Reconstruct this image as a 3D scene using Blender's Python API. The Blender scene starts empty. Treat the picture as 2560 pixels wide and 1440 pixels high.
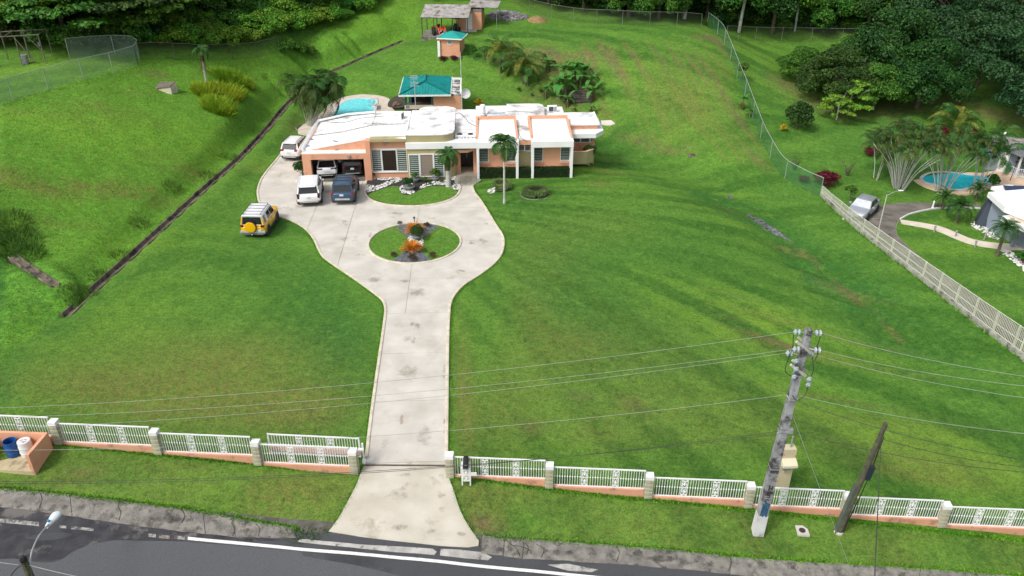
import bpy, bmesh, math, random
import numpy as np
from mathutils import Vector, Matrix
from mathutils.geometry import tessellate_polygon
random.seed(7); rng = np.random.default_rng(7)
sc = bpy.context.scene; COL = sc.collection
R = math.radians; PI = math.pi
# ---------------------------------------------------------------- camera
FPX = 2050.0; TH = R(29.4); PS = R(2.5); HC = 27.0
cam = bpy.data.cameras.new('camera'); cam.sensor_width = 36; cam.lens = FPX*36/2560; cam.clip_end = 1500; cam.clip_start = .5
co = bpy.data.objects.new('camera', cam); COL.objects.link(co)
co.location = (0, 0, HC); co.rotation_euler = (PI/2-TH, 0, -PS); sc.camera = co
# ---------------------------------------------------------------- sky, sun, exposure
w = bpy.data.worlds.new('World'); sc.world = w; w.use_nodes = True
nt = w.node_tree; bg = nt.nodes['Background']
SUN_EL, SUN_AZ = R(50), R(232)       # azimuth clockwise from +Y
sky = nt.nodes.new('ShaderNodeTexSky'); sky.sky_type = 'NISHITA'; sky.sun_disc = False
sky.sun_elevation = SUN_EL; sky.sun_rotation = SUN_AZ; sky.air_density = 1.0; sky.dust_density = 4.0; sky.ozone_density = .6
hs = nt.nodes.new('ShaderNodeHueSaturation'); hs.inputs['Saturation'].default_value = .35      # overcast: a greyer sky
nt.links.new(sky.outputs[0], hs.inputs['Color']); nt.links.new(hs.outputs[0], bg.inputs[0]); bg.inputs[1].default_value = .145
sl = bpy.data.lights.new('sun', 'SUN'); sl.energy = 1.5; sl.angle = R(10); sl.color = (1, .96, .9)
so = bpy.data.objects.new('sun', sl); COL.objects.link(so)
sd = Vector((math.sin(SUN_AZ)*math.cos(SUN_EL), math.cos(SUN_AZ)*math.cos(SUN_EL), math.sin(SUN_EL)))
so.rotation_euler = sd.to_track_quat('Z', 'Y').to_euler(); so.location = (0, 0, 60)
sc.cycles.transparent_max_bounces = 32
vs = sc.view_settings; vs.view_transform = 'Standard'; vs.look = 'None'; vs.gamma = 1; vs.use_curve_mapping = False; vs.exposure = .38
# ---------------------------------------------------------------- pixel -> place
def ray(px, py):
    u = (px-1280)/FPX; v = (720-py)/FPX
    f = math.cos(TH)+v*math.sin(TH); z = -math.sin(TH)+v*math.cos(TH)
    return (u*math.cos(PS)+f*math.sin(PS), -u*math.sin(PS)+f*math.cos(PS), z)
def G(px, py, z=0.):
    d = ray(px, py); t = (z-HC)/d[2]; return (d[0]*t, d[1]*t)
def ZY(px, py, Y):
    d = ray(px, py); t = Y/d[1]; return (d[0]*t, HC+d[2]*t)
# ---------------------------------------------------------------- materials
MATS = {}
def srgb(r, g, b):
    f = lambda c: (c/255/12.92 if c/255 <= .04045 else ((c/255+.055)/1.055)**2.4)
    return (f(r), f(g), f(b))
def mat(name, c1, c2=None, scale=2., rough=.8, metal=0., spec=.4, bump=0., bscale=None, detail=5., lo=.35, hi=.65, c3=None, coat=0., trans=0., isl=0., stain=None, sscale=.5, slo=.55, shi=.75):
    """base colour from one noise between c1 and c2 (c3), fine relief, optional stains"""
    if name in MATS: return MATS[name]
    m = bpy.data.materials.new(name); m.use_nodes = True; n = m.node_tree.nodes; l = m.node_tree.links
    b = n['Principled BSDF']; b.inputs['Roughness'].default_value = rough; b.inputs['Metallic'].default_value = metal
    b.inputs['Specular IOR Level'].default_value = spec; b.inputs['Coat Weight'].default_value = coat
    tc = n.new('ShaderNodeTexCoord'); col = None
    if c2 is None: c2 = tuple(x*.88 for x in c1)
    t = n.new('ShaderNodeTexNoise'); t.inputs['Scale'].default_value = scale; t.inputs['Detail'].default_value = detail
    l.new(tc.outputs['Object'], t.inputs['Vector'])
    r = n.new('ShaderNodeValToRGB'); e = r.color_ramp.elements
    e[0].position = lo; e[0].color = (*c1, 1); e[1].position = hi; e[1].color = (*c2, 1)
    if c3: x = e.new((lo+hi)/2); x.color = (*c3, 1)
    l.new(t.outputs['Fac'], r.inputs['Fac']); col = r.outputs['Color']
    if isl:
        g = n.new('ShaderNodeNewGeometry'); h = n.new('ShaderNodeHueSaturation')
        mr = n.new('ShaderNodeMapRange'); mr.inputs['To Min'].default_value = 1-isl; mr.inputs['To Max'].default_value = 1+isl
        l.new(g.outputs['Random Per Island'], mr.inputs['Value']); l.new(mr.outputs[0], h.inputs['Value'])
        oi = n.new('ShaderNodeObjectInfo'); m2 = n.new('ShaderNodeMapRange'); m2.inputs['To Min'].default_value = .475; m2.inputs['To Max'].default_value = .52
        l.new(oi.outputs['Random'], m2.inputs['Value']); l.new(m2.outputs[0], h.inputs['Hue'])
        l.new(col, h.inputs['Color']); col = h.outputs['Color']
    if stain:
        t2 = n.new('ShaderNodeTexNoise'); t2.inputs['Scale'].default_value = sscale; t2.inputs['Detail'].default_value = 8; t2.inputs['Roughness'].default_value = .65
        l.new(tc.outputs['Object'], t2.inputs['Vector'])
        mr = n.new('ShaderNodeMapRange'); mr.inputs['From Min'].default_value = .5+(slo-.5)*.5; mr.inputs['From Max'].default_value = .5+(shi-.5)*.62; l.new(t2.outputs['Fac'], mr.inputs['Value'])
        mx = n.new('ShaderNodeMixRGB'); l.new(mr.outputs[0], mx.inputs['Fac']); l.new(col, mx.inputs['Color1']); mx.inputs['Color2'].default_value = (*stain, 1); col = mx.outputs['Color']
    l.new(col, b.inputs['Base Color'])
    if bump:
        t3 = n.new('ShaderNodeTexNoise'); t3.inputs['Scale'].default_value = bscale or scale*4; t3.inputs['Detail'].default_value = 6
        l.new(tc.outputs['Object'], t3.inputs['Vector'])
        bp = n.new('ShaderNodeBump'); bp.inputs['Strength'].default_value = min(1, bump); bp.inputs['Distance'].default_value = .05
        l.new(t3.outputs['Fac'], bp.inputs['Height']); l.new(bp.outputs[0], b.inputs['Normal'])
    if trans:                                                   # leaves let some light through
        tr = n.new('ShaderNodeBsdfTranslucent'); l.new(col, tr.inputs['Color']); ms = n.new('ShaderNodeMixShader'); ms.inputs[0].default_value = trans
        l.new(b.outputs[0], ms.inputs[1]); l.new(tr.outputs[0], ms.inputs[2]); l.new(ms.outputs[0], n['Material Output'].inputs['Surface'])
    MATS[name] = m; return m
# ---------------------------------------------------------------- objects
def props(o, label=None, cat=None, group=None, kind=None):
    if label: o['label'] = label
    if cat: o['category'] = cat
    if group: o['group'] = group
    if kind: o['kind'] = kind
    return o
def T(name, label, cat, loc=(0, 0, 0), rz=0., group=None, kind=None):
    o = bpy.data.objects.new(name, None); COL.objects.link(o); o.location = loc; o.rotation_euler = (0, 0, rz); o.empty_display_size = .2
    return props(o, label, cat, group, kind)
def link(name, me, parent=None, loc=None, rot=None, scale=None):
    o = bpy.data.objects.new(name, me); COL.objects.link(o)
    if parent is not None: o.parent = parent
    if loc is not None: o.location = loc
    if rot is not None: o.rotation_euler = rot
    if scale is not None: o.scale = scale
    return o
def rootloc(o):
    v = Vector((0, 0, 0))
    while o is not None: v += o.location; o = o.parent
    return v
def dup(root, loc, rz=0., label=None, group=None, s=None):
    def cp(o, par):
        c = o.copy(); COL.objects.link(c); c.parent = par
        for ch in o.children: cp(ch, c)
        return c
    r = cp(root, None); r.location = loc; r.rotation_euler = (0, 0, rz)
    if s: r.scale = (s, s, s) if not hasattr(s, '__len__') else s
    if label: r['label'] = label
    if group: r['group'] = group
    return r
class MB:
    def __init__(s): s.v = []; s.f = []
    def add(s, vs, fs):
        k = len(s.v); s.v += [tuple(p) for p in vs]; s.f += [tuple(i+k for i in f) for f in fs]; return s
    def box(s, x0, x1, y0, y1, z0, z1):
        return s.add([(x0, y0, z0), (x1, y0, z0), (x1, y1, z0), (x0, y1, z0), (x0, y0, z1), (x1, y0, z1), (x1, y1, z1), (x0, y1, z1)],
                     [(0, 3, 2, 1), (4, 5, 6, 7), (0, 1, 5, 4), (1, 2, 6, 5), (2, 3, 7, 6), (3, 0, 4, 7)])
    def cbox(s, c, sz, rz=0.):
        k = len(s.v); s.box(-sz[0]/2, sz[0]/2, -sz[1]/2, sz[1]/2, -sz[2]/2, sz[2]/2); cs, sn = math.cos(rz), math.sin(rz)
        for i in range(k, len(s.v)):
            x, y, z = s.v[i]; s.v[i] = (c[0]+x*cs-y*sn, c[1]+x*sn+y*cs, c[2]+z)
        return s
    def prism(s, poly, z0, z1):                                   # poly counter-clockwise (x,y); z0/z1 number or list
        n = len(poly); a = z0 if hasattr(z0, '__len__') else [z0]*n; b = z1 if hasattr(z1, '__len__') else [z1]*n
        k = len(s.v); s.v += [(p[0], p[1], a[i]) for i, p in enumerate(poly)]+[(p[0], p[1], b[i]) for i, p in enumerate(poly)]
        for i in range(n): j = (i+1) % n; s.f.append((k+i, k+j, k+n+j, k+n+i))
        if n <= 4 and True: s.f += [tuple(k+i for i in range(n))[::-1], tuple(k+n+i for i in range(n))]
        else:
            for t in tessellate_polygon([[Vector((p[0], p[1], 0)) for p in poly]]):
                a2 = [poly[i] for i in t]; ar = (a2[1][0]-a2[0][0])*(a2[2][1]-a2[0][1])-(a2[1][1]-a2[0][1])*(a2[2][0]-a2[0][0])
                t = tuple(t) if ar > 0 else tuple(t)[::-1]
                s.f += [tuple(k+n+i for i in t), tuple(k+i for i in t)[::-1]]
        return s
    def quad(s, a, b, c, d): return s.add([a, b, c, d], [(0, 1, 2, 3)])
    def slab(s, pts, th):                                         # thin solid under a 3-D polygon
        n = len(pts); low = [(p[0], p[1], p[2]-th) for p in pts]
        fs = [tuple(range(n)), tuple(range(2*n-1, n-1, -1))]+[(i, n+i, n+(i+1) % n, (i+1) % n) for i in range(n)]
        return s.add(list(pts)+low, fs)
    def tube(s, pts, r, n=6, cap=True):
        pts = [Vector(p) for p in pts]; m = len(pts); rs = [float(x) for x in r] if hasattr(r, '__len__') else [float(r)]*m; k = len(s.v); up = None
        for i, p in enumerate(pts):
            d = (pts[min(i+1, m-1)]-pts[max(i-1, 0)]); d = d.normalized() if d.length > 1e-9 else Vector((0, 0, 1))
            if up is None: up = Vector((1, 0, 0)) if abs(d.x) < .9 else Vector((0, 1, 0))
            a = d.cross(up).normalized(); b = d.cross(a); up = a.cross(d) if False else up
            for j in range(n):
                t = 2*PI*j/n; s.v.append(tuple(p+rs[i]*(math.cos(t)*a+math.sin(t)*b)))
        for i in range(m-1):
            for j in range(n):
                q = (j+1) % n; s.f.append((k+i*n+j, k+i*n+q, k+(i+1)*n+q, k+(i+1)*n+j))
        if cap: s.f += [tuple(k+j for j in range(n))[::-1], tuple(k+(m-1)*n+j for j in range(n))]
        return s
    def lathe(s, prof, c=(0, 0, 0), n=16):                        # prof: (r,z) bottom to top
        k = len(s.v); m = len(prof)
        for r, z in prof:
            for j in range(n): t = 2*PI*j/n; s.v.append((c[0]+r*math.cos(t), c[1]+r*math.sin(t), c[2]+z))
        for i in range(m-1):
            for j in range(n): q = (j+1) % n; s.f.append((k+i*n+j, k+i*n+q, k+(i+1)*n+q, k+(i+1)*n+j))
        if prof[0][0] > 1e-6: s.f.append(tuple(k+j for j in range(n))[::-1])
        if prof[-1][0] > 1e-6: s.f.append(tuple(k+(m-1)*n+j for j in range(n)))
        return s
    def mesh(s, name, m, smooth=False, off=(0, 0, 0), bevel=0.):
        me = bpy.data.meshes.new(name); o = off
        me.from_pydata([(x-o[0], y-o[1], z-o[2]) for x, y, z in s.v], [], s.f)
        for mm in (m if isinstance(m, (list, tuple)) else [m]): me.materials.append(mm)
        if bevel:
            bm = bmesh.new(); bm.from_mesh(me); bmesh.ops.remove_doubles(bm, verts=bm.verts, dist=1e-4)
            es = [e for e in bm.edges if len(e.link_faces) == 2 and e.calc_face_angle(0) > .5]
            bmesh.ops.bevel(bm, geom=es, offset=bevel, segments=2, affect='EDGES', profile=.5); bm.to_mesh(me); bm.free()
        if smooth is True: me.polygons.foreach_set('use_smooth', [True]*len(me.polygons))
        me.update(); return me
    def o(s, name, m, parent=None, world=False, smooth=False, bevel=0., kind=None, label=None):
        off = rootloc(parent) if (world and parent is not None) else (0, 0, 0)
        ob = link(name, s.mesh(name, m, smooth, off, bevel), parent)
        if kind: ob['kind'] = kind
        if label: ob['label'] = label
        return ob
def autosmooth(ob, ang=40):
    me = ob.data; bm = bmesh.new(); bm.from_mesh(me)
    for f in bm.faces: f.smooth = True
    for e in bm.edges:
        if len(e.link_faces) == 2 and e.calc_face_angle(0) > R(ang): e.smooth = False
    bm.to_mesh(me); bm.free(); return ob
def sm(pts, n=8, closed=False):                                   # Catmull-Rom through points
    P = [np.array(p, float) for p in pts]; m = len(P); out = []
    for i in range(m if closed else m-1):
        g = (lambda k: P[k % m]) if closed else (lambda k: P[min(max(k, 0), m-1)])
        a, b, c, d = g(i-1), g(i), g(i+1), g(i+2)
        for j in range(n):
            t = j/n; out.append(tuple(.5*((2*b)+(-a+c)*t+(2*a-5*b+4*c-d)*t*t+(-a+3*b-3*c+d)*t**3)))
    if not closed: out.append(tuple(P[-1]))
    return out
# ---------------------------------------------------------------- terrain: heights at known places, smoothly joined
XG, YG = -3.9, 30.3                                               # middle of the gateway; the road falls to the right
def fence_y(x): return 29.75-.105*(x+1.7)
def fence_z(x): return -.076*(x+1.9) if x > -1.9 else (0. if x > -6.1 else -.072*(x+6.1))
CP = [(770,452,0),(925,451,0),(1200,460,0),(1430,450,-.1),(1037,607,0),(650,480,0),(1260,600,0),(965,790,0),(1122,790,0),(760,600,0),(880,720,0),(1180,700,0),(680,400,.05),(1300,460,0),
 (950,960,0),(1117,960,0),(300,800,.8),(100,900,1.2),(600,900,.3),(700,650,.1),(600,620,.2),(500,700,.4),(60,1000,1.5),(300,1000,.9),(700,1000,.2),
 (175,792,1.1),(450,545,.7),(605,402,.5),(722,262,.6),(835,180,1.5),(1012,102,3.1),(650,440,.25),
 (420,520,1.0),(300,560,1.5),(200,640,1.7),(330,430,2.7),(450,330,3.1),(560,330,2.2),(650,240,2.1),(550,250,3.6),(430,225,4.5),(200,300,5.2),(100,420,4.2),(50,560,3.0),(130,620,2.2),(30,640,2.3),(0,780,1.5),(100,720,1.6),(0,480,4.2),(0,330,5.8),
 (0,200,6.8),(200,170,6.9),(330,120,7.2),(0,150,7.1),(0,260,6.4),(180,205,6.5),(330,150,6.5),(600,140,4.6),(500,130,5.9),(400,170,5.7),(700,180,2.7),(720,150,3.2),(780,150,2.6),
 (870,90,4.3),(950,50,5.1),(1010,78,3.7),(1050,55,4.4),(1000,5,6.4),(900,40,5.4),(830,120,3.6),(700,100,5.2),(600,60,6.6),(300,60,7.8),(0,60,8.0),(1150,5,6.2),
 (1000,200,1.3),(900,215,1.0),(1125,145,3.1),(1090,90,4.0),(1200,75,4.3),(1300,100,4.3),(1335,135,3.9),(1480,114,4.4),(1650,110,4.5),(1785,90,4.6),(1760,68,4.6),(1400,62,4.7),(1240,30,5.6),(1330,25,5.4),
 (850,240,.2),(900,262,.2),(1000,260,.2),(1200,250,.4),(1180,200,1.3),(1250,200,1.5),(1350,240,.4),(1450,285,-.2),(980,240,.2),(1240,150,3.0),
 (1300,255,.2),(1600,320,-.6),(1750,370,-1.0),(1850,400,-1.2),(1400,170,2.7),(1600,200,2.3),(1750,220,2.0),(1815,200,2.5),
 (1815,110,4.0),(1830,150,3.2),(1850,210,1.9),(1880,290,.3),(1905,360,-.8),(1945,430,-1.5),(2050,490,-2.0),
 (1550,330,-1.0),(1600,390,-1.9),(1510,418,-.8),(1470,445,-.35),(1700,390,-1.9),(1560,450,-.35),(1650,482,-.55),(1750,520,-.85),(1850,562,-1.35),(1300,600,0),(1400,800,-.2),(1600,700,-.5),(1780,640,-1.1),(1700,900,-.8),(1900,900,-1.5),(2000,760,-1.9),(1750,430,-2.1),(1860,470,-1.9),
 (1870,540,-2.3),(1980,610,-2.6),(2130,740,-2.8),(2250,850,-2.8),(2050,560,-2.1),(2200,650,-2.3),(2400,900,-2.6),(2200,600,-2.1),(2400,770,-2.3),(2560,900,-2.4),
 (2300,600,-2.2),(2450,760,-2.3),(2200,480,-2.0),(2400,450,-2.0),(2500,620,-2.2),(2050,350,-.9),(2000,200,.9),(1900,120,2.3),(2100,110,2.3),(2300,280,-.6),(2560,330,-1.2),(2400,200,.8)]
pts = [(*G(a, b, z), z) for a, b, z in CP]
for x in range(-44, 49, 4):                                       # verge, gutter and road follow the falling street
    zf = fence_z(x); yf = fence_y(x)
    for d, dz in ((0, 0), (-1.6, .02 if x < 0 else -.04), (1.3, -.13), (2.45, -.3), (4, -.62), (7, -.62), (11, -.7), (16, -.8)):
        k = 1. if not -6.5 < x < -1.2 else .8
        pts.append((x-.105*d, yf-d, zf+dz*k if d > 0 or abs(x+4) > 5 else 0))
for x in (-160, -110, -70, -40, -10, 20, 50, 80, 120, 160):
    b = (x+20)/120
    pts += [(x, 125, 9.5-5*max(0, b)), (x, 150, 13-5*max(0, b)), (x, 200, 22-6*max(0, b)), (x, 300, 40-6*max(0, b))]
pts += [(-120, 40, 7), (-120, 80, 10), (-70, 30, 4.5), (-70, 60, 7.5), (-60, 90, 8.8), (75, 40, -2.8), (75, 70, -1.5), (120, 40, -3), (120, 80, 1), (75, 100, 2), (60, 20, -5), (-60, 15, 3), (110, 20, -5), (-110, 15, 5)]
A = np.array(pts)
def tps(q, src=A[:, :2]):
    d = np.sqrt(((q[:, None, :]-src[None])**2).sum(-1))/20.; return np.where(d > 0, d*d*np.log(d+1e-12), 0)
n = len(A); K = tps(A[:, :2])+np.eye(n)*.004
Pm = np.c_[np.ones(n), A[:, :2]/20.]; S = np.block([[K, Pm], [Pm.T, np.zeros((3, 3))]])
W = np.linalg.solve(S, np.r_[A[:, 2], 0, 0, 0])
def axis(a, b, f0, f1, fine, coarse):
    return np.r_[np.arange(a, f0, coarse), np.arange(f0, f1, fine), np.arange(f1, b+.1, coarse)]
XS = axis(-162, 162, -46, 60, .27, 4.); YS = axis(6, 302, 22, 112, .27, 4.)
gx, gy = np.meshgrid(XS, YS); q = np.c_[gx.ravel(), gy.ravel()]
Zt = np.concatenate([tps(c)@W[:n]+np.c_[np.ones(len(c)), c/20.]@W[n:] for c in np.array_split(q, 90)]).reshape(gx.shape)
def seg_dist(poly, X, Y):                                         # distance to a polyline, and signed side
    D = np.full(X.shape, 1e9)
    for (ax, ay), (bx, by) in zip(poly[:-1], poly[1:]):
        L = (bx-ax)**2+(by-ay)**2; t = np.clip(((X-ax)*(bx-ax)+(Y-ay)*(by-ay))/L, 0, 1)
        D = np.minimum(D, np.hypot(X-ax-t*(bx-ax), Y-ay-t*(by-ay)))
    return D
def inside(poly, X, Y):
    c = np.zeros(X.shape, bool); m = len(poly)
    for i in range(m):
        (x1, y1), (x2, y2) = poly[i], poly[i-1]
        c ^= ((y1 > Y) != (y2 > Y)) & (X < (x2-x1)*(Y-y1)/(y2-y1+1e-12)+x1)
    return c
def vnoise(X, Y, s, seed):                                        # smooth value noise
    r = np.random.default_rng(seed); g = r.random((96, 96)); u = (X/s) % 96; v = (Y/s) % 96
    i = np.floor(u).astype(int); j = np.floor(v).astype(int); a = u-i; b = v-j; a = a*a*(3-2*a); b = b*b*(3-2*b); i %= 96; j %= 96; i2 = (i+1) % 96; j2 = (j+1) % 96
    return (g[j, i]*(1-a)+g[j, i2]*a)*(1-b)+(g[j2, i]*(1-a)+g[j2, i2]*a)*b
def bil(F, x, y):
    i = np.clip(np.searchsorted(XS, x)-1, 0, len(XS)-2); j = np.clip(np.searchsorted(YS, y)-1, 0, len(YS)-2)
    a = (x-XS[i])/(XS[i+1]-XS[i]); b = (y-YS[j])/(YS[j+1]-YS[j])
    return (F[j, i]*(1-a)+F[j, i+1]*a)*(1-b)+(F[j+1, i]*(1-a)+F[j+1, i+1]*a)*b
def H(x, y): return float(bil(Zt, x, y))
def P(px, py, dz=0.):                                             # the place on the ground seen at a pixel
    d = ray(px, py); t = 5.; prev = t
    while t < 400:
        x, y, z = d[0]*t, d[1]*t, HC+d[2]*t
        if z < H(x, y)+dz:
            a, b = prev, t
            for _ in range(25):
                c = (a+b)/2
                if HC+d[2]*c < H(d[0]*c, d[1]*c)+dz: b = c
                else: a = c
            return Vector((d[0]*b, d[1]*b, HC+d[2]*b))
        prev = t; t += .5
    return Vector((d[0]*200, d[1]*200, 20))
def P2(px, py): p = P(px, py); return (p.x, p.y)
# flat pad under house, drive and patio
padd = [P2(*p) for p in ((760,300),(640,470),(660,520),(790,640),(960,760),(955,1160),(1125,1160),(1130,760),(1265,640),(1260,590),(1180,470),(1440,452),(1440,330),(1170,262),(980,262),(960,240),(830,240))]
ins = inside(padd, gx, gy); wgt = np.clip(1-seg_dist(padd+padd[:1], gx, gy)/3.0, 0, 1); wgt = np.where(ins, 1, wgt*wgt*(3-2*wgt))
Zt = Zt*(1-wgt)
def spath(l, n):                                                  # smooth path with its own heights
    p = sm([(*G(a, b, z), z) for a, b, z in l], n); return [q_[:2] for q_ in p], [q_[2] for q_ in p]
CH, CHZ = spath([(165,785,1.15),(255,702,1.0),(345,622,.85),(440,535,.7),(520,462,.6),(600,392,.5),(668,320,.5),(722,256,.6),(775,212,1.0),(830,178,1.5),(890,152,2.0),(950,125,2.6),(1010,101,3.1)], 6)
D2, D2Z = spath([(30,638,2.35),(85,676,2.1),(140,712,1.9)], 6)
def near(path, zs, X, Y):
    D = np.full(X.shape, 1e9); Zn = np.zeros(X.shape)
    for (ax, ay), (bx, by), za, zb in zip(path[:-1], path[1:], zs[:-1], zs[1:]):
        L = (bx-ax)**2+(by-ay)**2; t = np.clip(((X-ax)*(bx-ax)+(Y-ay)*(by-ay))/L, 0, 1); d = np.hypot(X-ax-t*(bx-ax), Y-ay-t*(by-ay)); k = d < D
        D = np.where(k, d, D); Zn = np.where(k, za+(zb-za)*t, Zn)
    return D, Zn
DCH, ZCH = near(CH, CHZ, gx, gy); DD2, ZD2 = near(D2, D2Z, gx, gy)
for D_, Z_, r_ in ((DCH, ZCH, 2.6), (DD2, ZD2, 2.0)):
    k_ = np.clip((r_-D_)/(r_-.7), 0, 1); k_ = k_*k_*(3-2*k_); Zt = Zt*(1-k_)+Z_*k_
GUL = [[P2(*p) for p in ((870,85),(895,108),(925,133))], [P2(*p) for p in ((672,193),(698,218),(722,240))], [P2(*p) for p in ((735,140),(760,158),(775,180))], [P2(*p) for p in ((850,98),(880,120),(900,140))]]
bankm = inside([P2(*p) for p in ((0,260),(180,205),(345,140),(700,120),(900,40),(1000,0),(1040,60),(1010,98),(830,174),(718,254),(600,388),(440,530),(160,780),(0,900))], gx, gy)
Zb = Zt.copy()
Zt = Zt+np.where(bankm, 1, .12)*(.22*(vnoise(gx, gy, 3.1, 1)-.5)+.16*(vnoise(gx, gy, 1.2, 2)-.5)+.5*(vnoise(gx, gy, 8, 3)-.5))*np.clip(1-wgt, 0, 1)*np.clip((DCH-.6)/2, 0, 1)
Zt -= .5*np.clip(1.2-DCH/.3, 0, 1)+.45*np.clip(1.15-DD2/.27, 0, 1)
for px, py, a_, b_, rt_, k_ in ((1965,622,1.3,.45,-28,-.22),(2005,660,1.6,.5,-32,-.25),(2080,722,2.0,.6,-34,-.32),(2050,690,1.2,.4,-30,.16),(1940,640,1.2,.4,-28,.14),(2110,745,1.5,.4,-34,.14),(1850,520,3.0,.5,-28,.12),(1900,810,2.5,.3,-22,-.10),(1960,840,2.5,.3,-22,.10)):
    c_ = G(px, py, -2.2); dx_, dy_ = gx-c_[0], gy-c_[1]; cs_, sn_ = math.cos(R(rt_)), math.sin(R(rt_)); Zt += k_*np.exp(-((dx_*cs_+dy_*sn_)/a_)**2-((-dx_*sn_+dy_*cs_)/b_)**2)
for g in GUL: Zt -= .6*np.clip(1.6-seg_dist(g, gx, gy)/.4, 0, 1)
# ---------------------------------------------------------------- what grows where (per-vertex masks: long grass, dry, deep green with some shading painted in, bare soil)
def ell(px, py, a, b, rot=0.):                                    # soft ellipse around a place; radii in metres along the ground
    c = P(px, py); dx, dy = gx-c.x, gy-c.y; cs, sn = math.cos(R(rot)), math.sin(R(rot))
    u = (dx*cs+dy*sn)/a; v = (-dx*sn+dy*cs)/b; return np.exp(-(u*u+v*v))
nz = lambda s, k: vnoise(gx, gy, s, k)
rough = np.where(bankm, 1., 0.)
rough = np.maximum(rough, np.where((gy > 100+4*nz(6, 11)) & (gx < -11), .8, 0))
lowl = inside([P2(*p) for p in ((-300,640),(30,650),(140,715),(230,740),(150,790),(60,850),(30,1000),(-300,1030))], gx, gy); rough = np.maximum(rough, .35*lowl)
dry = np.zeros_like(gx); lush_shade = .9*lowl; bare = np.zeros_like(gx); yel = np.zeros_like(gx)
verge = np.clip((fence_y(gx)-gy)/.6, 0, 1)
dry += verge*.5*nz(1.7, 21)+.12*verge
for a in ((250,480,5,1.2,20,.9),(190,470,3,.8,10,.8),(470,430,3,1.4,35,.5),(640,420,2,1,30,.5),(260,270,4,1.6,0,.6),(330,230,3,1.2,20,.4),(130,290,4,1.5,0,.5),(350,470,2.5,1,0,.7),(160,560,2,.8,0,.5),(30,440,3,1.5,0,.5),(100,470,2,.6,0,.8),(420,400,2,1,0,.4)):
    dry += ell(*a[:5])*a[5]*1.1*nz(.9, 24)*1.3
for a in ((520,900,8,4,0,.42),(640,1030,5,2,0,.5),(1560,900,7,6,0,.34),(1800,1060,8,3,0,.3),(1360,640,3,5,0,.3),(1500,560,4,3,0,.25),(850,1230,6,1.2,0,.5),(400,1000,5,2.4,0,.75),(180,950,4,2,0,.5),(760,1010,3,2.2,0,.7),(560,900,4,2.5,0,.5),(1160,980,.5,6,2,.9),(1240,1050,2,3,0,.45),(1420,860,2.5,2,0,.4),(1330,780,1.5,3,0,.35),(1480,1080,2,1.5,0,.35),
          (1500,460,1.2,.9,0,.8),(1520,430,1.8,.8,0,.7),(1300,950,2,3,0,.3),(2330,1150,5,1.6,-12,.5),(2300,1190,3,.6,-15,.7),(2230,1060,5,1,-8,.3),(2000,880,4,.7,-12,.5),(1950,800,4,.7,-18,.5),(1700,240,3,6,10,.55),(1500,290,2,2,0,.5)):
    dry += ell(*a[:5])*a[5]
# slope behind the house: eroded down-slope streaks
face = inside([P2(*p) for p in ((1380,150),(1490,118),(1800,95),(1835,215),(1880,330),(1930,420),(1750,400),(1560,330),(1500,280),(1420,240))], gx, gy)
st = vnoise(gx*2.0+.3*gy, gy*.13, 1.0, 31); st2 = vnoise(gx*1.1+.25*gy, gy*.1, 1., 32)
dry += face*np.clip((st-.45)*1.6, 0, 1)*.8; 
for px, py, b, l in ((1545,165,.5,4.5),(1470,160,.8,2.5),(1590,150,.3,4),(1690,150,.25,3),(1735,165,.25,4),(1780,190,.3,5),(1515,140,.5,3),(1655,150,.2,3),(1480,145,.6,2)): bare += ell(px, py, b, l, 9)*(.35+.9*nz(.7, 34))
bare += ell(1390,190,3.0,5,20)*.9*nz(1.3, 35)+ell(1330,250,4,2,-20)*.6*nz(1.1, 36)+ell(1310,130,3,.7,0)*.8+ell(1400,140,4,.7,0)*.8+ell(1270,115,1.5,1,0)*.0+ell(1400,270,3,1.5,0)*.6*nz(.8, 39)
bare += ell(1770,95,2.0,1,0)*.8+ell(1800,110,.7,5,10)*.5+ell(1850,300,.5,4,8)*.7+ell(1890,395,.6,2.5,10)*.7+ell(1590,350,2.2,.8,-35)*.9*nz(.6, 37)*1.6+ell(1670,378,2.2,.5,-10)*.7+ell(395,185,1,.5,0)+ell(370,190,1.5,.4)*.6+ell(1345,48,1.2,.8)*1.3
bare += ell(785,455,.1,.1)+ell(1210,1310,.8,.45)*1.1+ell(745,318,1.6,3)*.4+ell(1760,385,.3,.3)*0+ell(1950,860,2,.25,-25)*1.1+ell(1930,850,3,.2,-25)*.7+ell(1990,640,1.2,.3,-20)*.8+ell(1960,620,1.0,.2,-20)*.9+ell(2110,730,2.6,.5,-35)*.5
bare += ell(215,1180,1.0,.4)*.5+ell(2340,1170,3,.2,-20)*.8*nz(.5, 38)+ell(2100,1000,4,.15,-12)*.7+ell(2150,860,3,.15,-14)*.6+ell(2230,930,3,.12,-14)*.6+ell(1845,800,2,.14,-20)*.6+ell(1840,740,2.5,.14,-20)*.6+ell(1580,1010,.8,.7)*.5+ell(1450,990,.8,.4)*.5+ell(1330,1070,.8,.5)*.5+ell(960,140,.1,.1)
swale = seg_dist(sm([P2(*p) for p in ((1780,510),(1870,545),(1980,610),(2070,690),(2180,780),(2260,860))], 6), gx, gy)
lush_shade += np.exp(-(swale/2.4)**2)*.8; bare += np.exp(-(swale/.28)**2)*.8*np.clip((nz(.8, 41)-.2)*1.6, 0, 1)
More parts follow.
